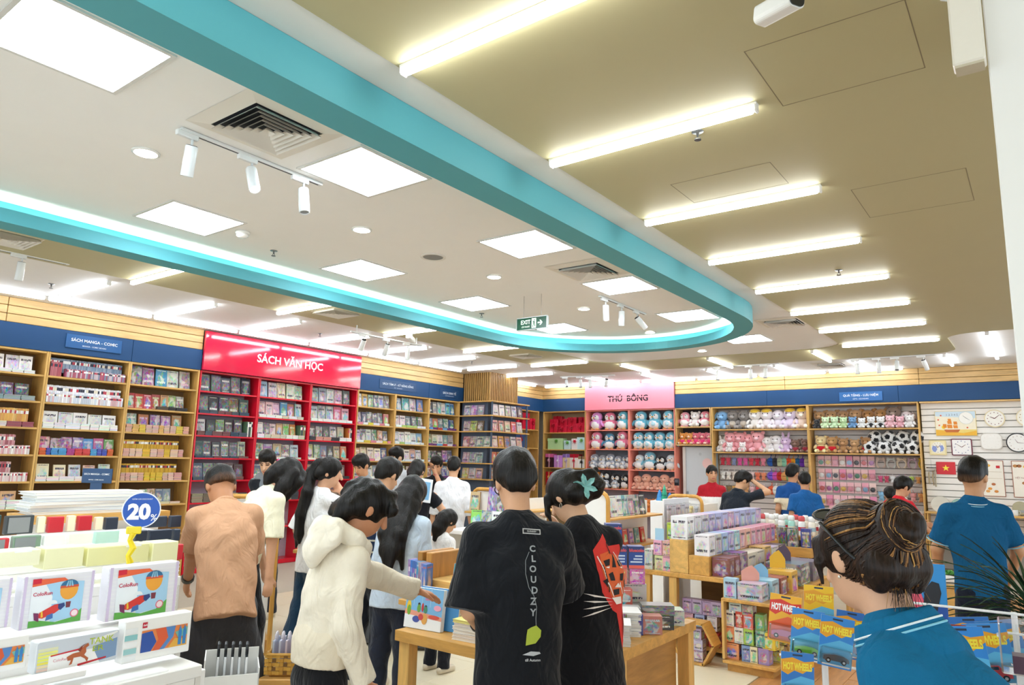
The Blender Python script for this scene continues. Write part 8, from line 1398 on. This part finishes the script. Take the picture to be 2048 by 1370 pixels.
# open carton with goods in front of the man in peach
p = at(462, 1350, 2.75); t = thing('open_carton', 'open white carton holding packed scissors', 'carton', (p[0], p[1], p[2]-.12), R_(58)); cw, cd, ch_ = .20, .16, .20
for a, b in (((-cw/2, -cd/2, 0), (cw/2, -cd/2+.004, ch_*.7)), ((-cw/2, cd/2-.004, 0), (cw/2, cd/2, ch_)), ((-cw/2, -cd/2, 0), (-cw/2+.004, cd/2, ch_)), ((cw/2-.004, -cd/2, 0), (cw/2, cd/2, ch_*.8)), ((-cw/2, -cd/2, 0), (cw/2, cd/2, .004))): MB().b2(a, b, lin('#ecebe8')).build('carton_side', 'paper', t)
for k in range(5): o = thing('scissors_pack', 'black-handled scissors pack in the open carton, %s from left' % ordw(k), 'scissors', (p[0]-.05+.02*k, p[1]-.03+.018*k, p[2]-.112), R_(58), 'scissors in the open carton'); MB().box((0, 0, .09), (.008, .07, .18), lin(['#e8e8ea', '#dfe2e6'][k % 2])).build('card', 'paper', o); m = MB(); m.tube([(0, .02*math.cos(a), .2+.03*math.sin(a)) for a in np.linspace(0, 6.28, 12)], .006, lin('#1f2226'), 6); m.build('handle', 'gloss', o); MB().tube([(0, 0, .1), (0, .0, .18)], .006, lin('#b8bcc0'), 6).build('blade', 'metal', o)
ct = thing('carton_table', 'white side table under the open carton', 'table', (p[0], p[1], 0), R_(58)); zt = float(p[2]-.121); MB().box((0, 0, zt-.012), (.3, .26, .024), lin('#eceae6'), ch=.003).build('table_top', 'satin', ct)
for x in (-.13, .13): MB().box((x, 0, zt/2-.012), (.02, .22, zt-.024), lin('#dddad4')).build('side_panel', 'satin', ct)
p = onz(672, 1362, .0); tag(inst(BOOK, 'notebook', None, (p[0], p[1], .001), (0, 0, R_(40)), (.05, .14, .22), lin('#b98ad0')), 'lilac notebook box standing on the floor', 'notebook')
# ------------------------------------------------------------------ woman with the bun, right foreground
def bun(Hs, h, neck, chest, hip, d2, f2, hX, hF, hU):
    Hs.ell(h(.0, -.125, .035), (.062, .05, .06), None, .012); Hs.path([h((.05-.006*a)*math.cos(a), -.140-.006*a, .035+(.05-.006*a)*math.sin(a)) for a in np.linspace(0, 6.6, 16)], [.020]*16, .006)
    for x, z in ((-.045, -.02), (-.0, -.035), (.045, -.02)): Hs.path([h(x*.7, -.115, 0), h(x, -.105, -.05), h(x*1.1, -.085, -.085)], [.03, .026, .014], .03)
    Hs.path([h(-.07, .05, .05), h(-.086, .05, 0), h(-.082, .06, -.05)], [.014, .008, .003], .012)
def bvh_fit(I, pts, off=.0012):
    if 'bvh' not in I: I['bvh'] = BVHTree.FromPolygons([v.co for v in I['hair'].data.vertices], [p.vertices for p in I['hair'].data.polygons])
    for i, p_ in enumerate(pts):
        l, n, _, _ = I['bvh'].find_nearest(Vector(p_))
        if l is not None: pts[i] = np.array(l+n*off)
def bun_hook(I):
    h = I['h']; rg = random.Random(5)
    for nm, colr, n in (('dark_strands', ['#2a1c16', '#3a281e', '#1c1411', '#33231a'], 150), ('light_strands', ['#8a6238', '#a37a45', '#75512f'], 46)):
        m = MB()
        for k in range(n):
            a0 = rg.uniform(0, 2*math.pi); R0 = rg.uniform(.92, 1.06); c0 = h(0, -.128, .035)
            if nm == 'light_strands': a0 = rg.choice([rg.gauss(-1.1, .22), rg.gauss(-2.0, .2), rg.gauss(1.9, .3), rg.gauss(2.5, .2)])
            pts = []
            for s in np.linspace(0, 1, 7):
                th = R_(28+s*72); x = .096*R0*math.sin(th)*math.cos(a0+.15*s); z = .112*R0*math.sin(th)*math.sin(a0+.15*s); y = -.120*R0*math.cos(th)
                pts.append(h(x, -.014+y, .030+z) if s > .08 else h(.05*math.cos(a0), -.135, .035+.05*math.sin(a0)))
            q = [p_ for p_ in pts]
            bvh_fit(I, q); m.tube(q, [.0007+.0016*math.sin(math.pi*min(1, .15+s)) for s in np.linspace(0, .85, 7)], lin(rg.choice(colr)), 4, cap=False)
        for k in range(40 if nm == 'dark_strands' else 18):
            a0 = rg.uniform(0, 6.28); r = rg.uniform(.03, .064); pts = [h(r*math.cos(a0+s), -.150-.026*(1-r/.07)+rg.uniform(-.003, .003), .035+r*math.sin(a0+s)) for s in np.linspace(0, rg.uniform(1.2, 2.6), 8)]; bvh_fit(I, pts); m.tube(pts, .0014, lin(rg.choice(colr)), 4, cap=False)
        for k in range(30 if nm == 'dark_strands' else 5):
            x = rg.gauss(0, .035); m.tube([h(x*.8, -.105, -.05), h(x, -.10+rg.uniform(-.01, .01), -.09), h(x*1.2, -.085+rg.uniform(-.015, .01), -.12-rg.uniform(0, .02))], [.0012, .0009, .0004], lin(rg.choice(colr)), 4, cap=False)
        o = m.build(nm, 'hair', I['root'], smooth=True); o['kind'] = 'stuff'
    # sunglasses pushed up on the head
    fr = lin('#15161a')
    for q in (-1, 1):
        m = MB(); m.tube([h(q*.086, .005, .085), h(q*.096, -.03, .045), h(q*.093, -.06, .0), h(q*.088, -.075, -.02)], [.0045, .004, .004, .005], fr, 7); m.build('sunglasses_arm', 'gloss', I['root'])
        cx = q*.036; rim = [(cx+.033*math.cos(a), .026*math.sin(a)) for a in np.linspace(0, 2*math.pi, 19)]
        m = MB(); m.tube([h(x, .035+z*.75, .122+z*.6-abs(x)*.25) for x, z in rim], .0035, fr, 6); m.build('sunglasses_rim', 'gloss', I['root']); m = MB(); m.face([h(x, .035+z*.75, .122+z*.6-abs(x)*.25) for x, z in rim[:-1]], lin('#2f3a44')); m.build('sunglasses_lens', 'shiny', I['root'])
    n, d2, f2 = I['neck'], I['d2'], I['f2']
    e = h(-.080, .0, -.045); m = MB(); m.ell(e, .004, lin('#e8e4d8'), 8, 6); m.build('earring', 'metal', I['root'])
person('woman in blue polo with brown hair bun and sunglasses on her head', at(1690, 1010, 1.62), a=38, lean=8, lean2=36, hp=20, hy=-20, top=dict(name='polo_shirt', col='#1d6c96', hem_w=.17, chest_w=.175, drop=.10, flat=.72, sleeve=.8, sleeve_r=(.078, .08), mat='knit', fold=.002, collar='#1d6c96', collar_r=(.112, .086), collar_lines=((.45, '#8fd0e6'), (.62, '#eaf4f8'))), bottom=dict(col='#1a2130'), hair=dict(kind='long', vol=.97, face=(.105, .098, .125), extra=bun, rough=.0012, col='#241812'), skin='#d9a98a', res=.0058, hook=bun_hook, sh_w=.15)
# ------------------------------------------------------------------ toy cars on cards
def car_mesh(open_top):
    m = MB(); prof = [(-.5, .10), (-.5, .26), (-.40, .30), (-.22, .33), (-.08, .50 if not open_top else .36), (.16, .50 if not open_top else .35), (.28, .34), (.46, .27), (.5, .2), (.5, .10)]
    M = Matrix.Rotation(R_(90), 4, 'X'); m.prism(prof, -.17, .17, WHITE, M); return m.mesh('car_body', 'shiny')
CARM = [car_mesh(0), car_mesh(1)]; WHL = MB().lathe([(.0001, -.04), (.09, -.04), (.1, -.025), (.1, .025), (.09, .04), (.0001, .04)], lin('#1a1a1c'), 14, Matrix.Rotation(R_(90), 4, 'X')).lathe([(.0001, .042), (.05, .042)], lin('#c8ccd0'), 12, Matrix.Rotation(R_(90), 4, 'X')).mesh('wheel', 'gloss', True); WIN = MB().b2((-.1, -.175, .37), (.15, .175, .47), lin('#26323c')).mesh('window', 'shiny')
def toycar(p, rz, c, ground, label, tilt=-.12, s=1.0, roll=0, otop=0):
    t = thing('toy_car_pack', label, 'toy car pack', p, rz, 'carded toy cars', tilt); t.rotation_euler.y = roll; w, h = .108*s, .166*s
    MB().box((0, .001, h/2), (w, .0018, h), lin('#f4f4f2')).build('card', 'satin', t); P = ((0, -.0003, h/2), (1, 0, 0), (0, 0, 1)); W, H = w/2, h/2
    one(t, 'card_print', 'satin', poly(P, [(-W, -H), (W, -H), (W, H), (-W, H)], ground, .0003)); one(t, 'flame_print', 'satin', poly(P, [(-W, H*.25), (-W*.6, H*.12), (-W*.2, H*.30), (W*.3, H*.20), (W, H*.52), (W, H*.72), (W*.4, H*.66), (-W*.3, H*.80), (-W, H*.70)], '#e8a21c' if ground != '#f0b01e' else '#d8321e', .0006)); one(t, 'lettering', 'satin', lambda m: letter(m, 'HOT WHEELS', P, w=W*1.75, h=H*.30, col=lin('#f8e23a') if ground != '#f0b01e' else lin('#ffffff'), bold=.05, off=(0, H*.46), lift=.0012)); one(t, 'blaze', 'satin', poly(P, [(-W, -H*.9), (W, -H*.9), (W, H*.0), (W*.2, H*.1), (-W, -H*.25)], '#5ab4e4' if ground != '#f0b01e' else '#e8602a', .0005))
    one(t, 'hang_hole', 'satin', poly(P, [(-W*.3, H*.86), (W*.3, H*.86), (W*.3, H*.93), (-W*.3, H*.93)], '#20304a', .0008))
    b = inst(CARM[otop], 'car_body', t, (0, -.016*s, h*.10), (0, 0, 0), .082*s, lin(c))
    for x in (-.30, .30):
        for y in (-.16, .16): inst(WHL, 'wheel', b, (x, y, .1))
    if not otop: inst(WIN, 'window', b)
    MB().box((0, -.017*s, h*.22), (w*.92, .034*s, h*.34), WHITE, ch=.006).build('bubble', 'clear', t)
dl = nrm(CC-at(1620, 1290, 2.5)); rzl = math.atan2(dl[1], dl[0])+math.pi/2
rack = thing('toy_rack', 'white wire rack carrying carded toy cars', 'rack', tuple(at(1640, 1300, 2.62)*np.array([1, 1, 0])), rzl-.3)
zt = float(at(1640, 1220, 2.6)[2])
MB().tube([(0, .05, .02), (0, .05, zt-.05)], .012, lin('#eceef0'), 8).build('pole', 'gloss', rack)
MB().lathe([(.0001, 0), (.2, 0), (.2, .015), (.0001, .02)], lin('#e2e4e6'), 24).build('base', 'gloss', rack)
for z in (zt-.20,): MB().tube([(-.16, .03, z), (.16, .03, z)], .005, lin('#eceef0'), 6).build('rail', 'gloss', rack)
for k, (x, y, D, c, g, l, ro, ot) in enumerate([(1566, 1285, 2.58, '#b8327a', '#f0b01e', 'yellow card with magenta hot rod', .10, 1), (1612, 1318, 2.50, '#6ac030', '#3a8ad8', 'blue card with lime green buggy', .10, 1), (1668, 1335, 2.44, '#4a5056', '#2f86d6', 'blue card with dark grey hot rod', .14, 1), (1638, 1262, 2.72, '#e08a2a', '#f0c21e', 'yellow card behind the blue ones', .05, 0), (1700, 1318, 2.6, '#2a3f7c', '#2a6fc4', 'dark blue card at the rack edge', .12, 0), (1596, 1410, 2.4, '#c83a2a', '#2a78c8', 'lower blue card below the yellow one', .05, 0)]):
    q = at(x, y, D); toycar((q[0], q[1], q[2]), rzl+.05*k, c, g, 'toy car pack, %s' % l, -.08, 1.0, ro, ot)
q0 = at(1990, 1330, 1.95); dr_ = nrm(CC-q0); rzr = math.atan2(dr_[1], dr_[0])+math.pi/2
rack2 = thing('toy_rack', 'white wire rack with toy cars beside the woman with bun', 'rack', (q0[0]+.05, q0[1]+.12, 0), rzr)
z2 = float(at(1960, 1278, 1.95)[2]); MB().tube([(0, .05, .02), (0, .05, z2+.05)], .008, lin('#eceef0'), 8).build('pole', 'gloss', rack2); MB().lathe([(.0001, 0), (.2, 0), (.2, .015), (.0001, .02)], lin('#e2e4e6'), 24).build('base', 'gloss', rack2)
for z in (z2-.005, z2+.05): MB().tube([(-.28, .02, z), (.2, .02, z)], .004, lin('#eef0f2'), 6).build('rail', 'gloss', rack2)
for k in range(4): MB().tube([(-.12+.075*k, .02, z2), (-.12+.075*k, -.10, z2+.005)], .0028, lin('#eef0f2'), 5).build('hook', 'gloss', rack2)
for k, (x, y, D, c, g, l, ro) in enumerate([(1945, 1385, 1.90, '#e6d8b0', '#2f86d8', 'blue card with cream racing car', -.12), (1998, 1374, 1.98, '#cf4a4a', '#3a8cd8', 'blue card with red sedan', -.16), (2030, 1362, 2.06, '#b8a060', '#2f7fcc', 'blue card with bronze car', -.22), (1905, 1372, 2.02, '#a82a24', '#8a1f1c', 'dark red card with red car', -.06), (1962, 1350, 2.16, '#3a62b0', '#2a72c4', 'blue card farther behind', -.14)]):
    q = at(x, y, D); toycar(tuple(q), rzr, c, g, 'toy car pack, %s' % l, -.10, 1.0, ro)
q = at(1862, 1242, 2.3); t = thing('toy_pack', 'tall blue toy pack with dark car behind the woman with bun', 'toy pack', tuple(q), rzr, None, -.05); MB().box((0, 0, .09), (.10, .012, .18), lin('#2a8cd4'), ch=.002).build('card', 'satin', t); P = ((0, -.0065, .09), (1, 0, 0), (0, 0, 1)); one(t, 'lower_print', 'satin', poly(P, [(-.05, -.09), (.05, -.09), (.05, -.04), (-.05, -.01)], '#1f4fa8', .0004)); one(t, 'car_print', 'satin', poly(P, [(-.02, -.05), (.02, -.06), (.035, .0), (.03, .03), (.01, .035), (-.01, .01)], '#14161e', .0008)); one(t, 'flash_print', 'satin', poly(P, [(-.05, -.08), (-.01, -.05), (-.03, .02), (-.05, .0)], '#e0506a', .0007)); MB().box((0, 0, -.01), (.12, .03, .02), lin('#eceef0'), ch=.003).build('tray', 'gloss', t); MB().tube([(0, .03, -.02), (0, .03, -float(q[2])+.003)], .01, lin('#eceef0'), 8).build('pole', 'gloss', t)
q = at(2052, 1345, 1.75); t = thing('acrylic_box', 'clear acrylic box at the right picture edge', 'box', (q[0], q[1], q[2]), rzr); MB().box((0, 0, .06), (.10, .10, .12), WHITE, ch=.004).build('walls', 'clear', t); MB().box((0, 0, .02), (.05, .05, .04), lin('#5a3040')).build('trinket', 'satin', t); MB().tube([(0, .0, .0), (0, .0, -float(q[2])+.003)], .02, lin('#d8d8d8'), 8).build('pedestal', 'gloss', t)
# ------------------------------------------------------------------ palm at the right edge
rt = at(2080, 1235, 3.9); pl = thing('potted_palm', 'palm with long thin dark green leaves at right', 'potted plant', (rt[0], rt[1], 0)); MB().lathe([(.0001, 0), (.13, 0), (.17, .34), (.155, .34), (.12, .03), (.0001, .03)], lin('#3a3f3a'), 24, cap=False).build('pot', 'satin', pl, smooth=True); MB().lathe([(.0001, .31), (.156, .31)], lin('#3a2c20'), 20).build('soil', 'matte', pl)
zr = float(rt[2]); MB().tube([(0, 0, .3), (.02, .0, .5), (0, 0, zr)], [.03, .025, .02], lin('#4a4a30'), 8).build('stem', 'matte', pl); rg = random.Random(3); lft = -CR
for k in range(64):
    el = rg.uniform(-.35, 1.15); az = rg.gauss(0, .5); u = nrm(np.array(lft)*math.cos(az)+np.array([CF[0], CF[1], 0])*math.sin(az)); L = rg.uniform(.5, .92); p0 = v3(rg.uniform(-.02, .02), rg.uniform(-.02, .02), zr+rg.uniform(-.08, .05)); pts = []; 
    for s in np.linspace(0, 1, 8): pts.append(p0+u*L*s*math.cos(el)*(1-.1*s)+v3(0, 0, 1)*(L*s*math.sin(el)-.42*L*s*s*(1.2-abs(el)*.4)))
    w = rg.uniform(.008, .013); m = MB(); sd = nrm(np.cross(u, v3(0, 0, 1))); c = lin(rg.choice(['#1f3a2c', '#2a4a36', '#17301f', '#34553c']))
    for i in range(7):
        a, b = pts[i], pts[i+1]; wa, wb_ = w*(1-(i/7)**2)*(.5+.5*min(1, i/1.5)), w*(1-((i+1)/7)**2); up = v3(0, 0, .0025)
        m.face([a-sd*wa+up, a-up, b-up, b-sd*wb_+up], c); m.face([a-up, a+sd*wa+up, b+sd*wb_+up, b-up], c)
    m.build('leaf', 'satin', pl, smooth=True)
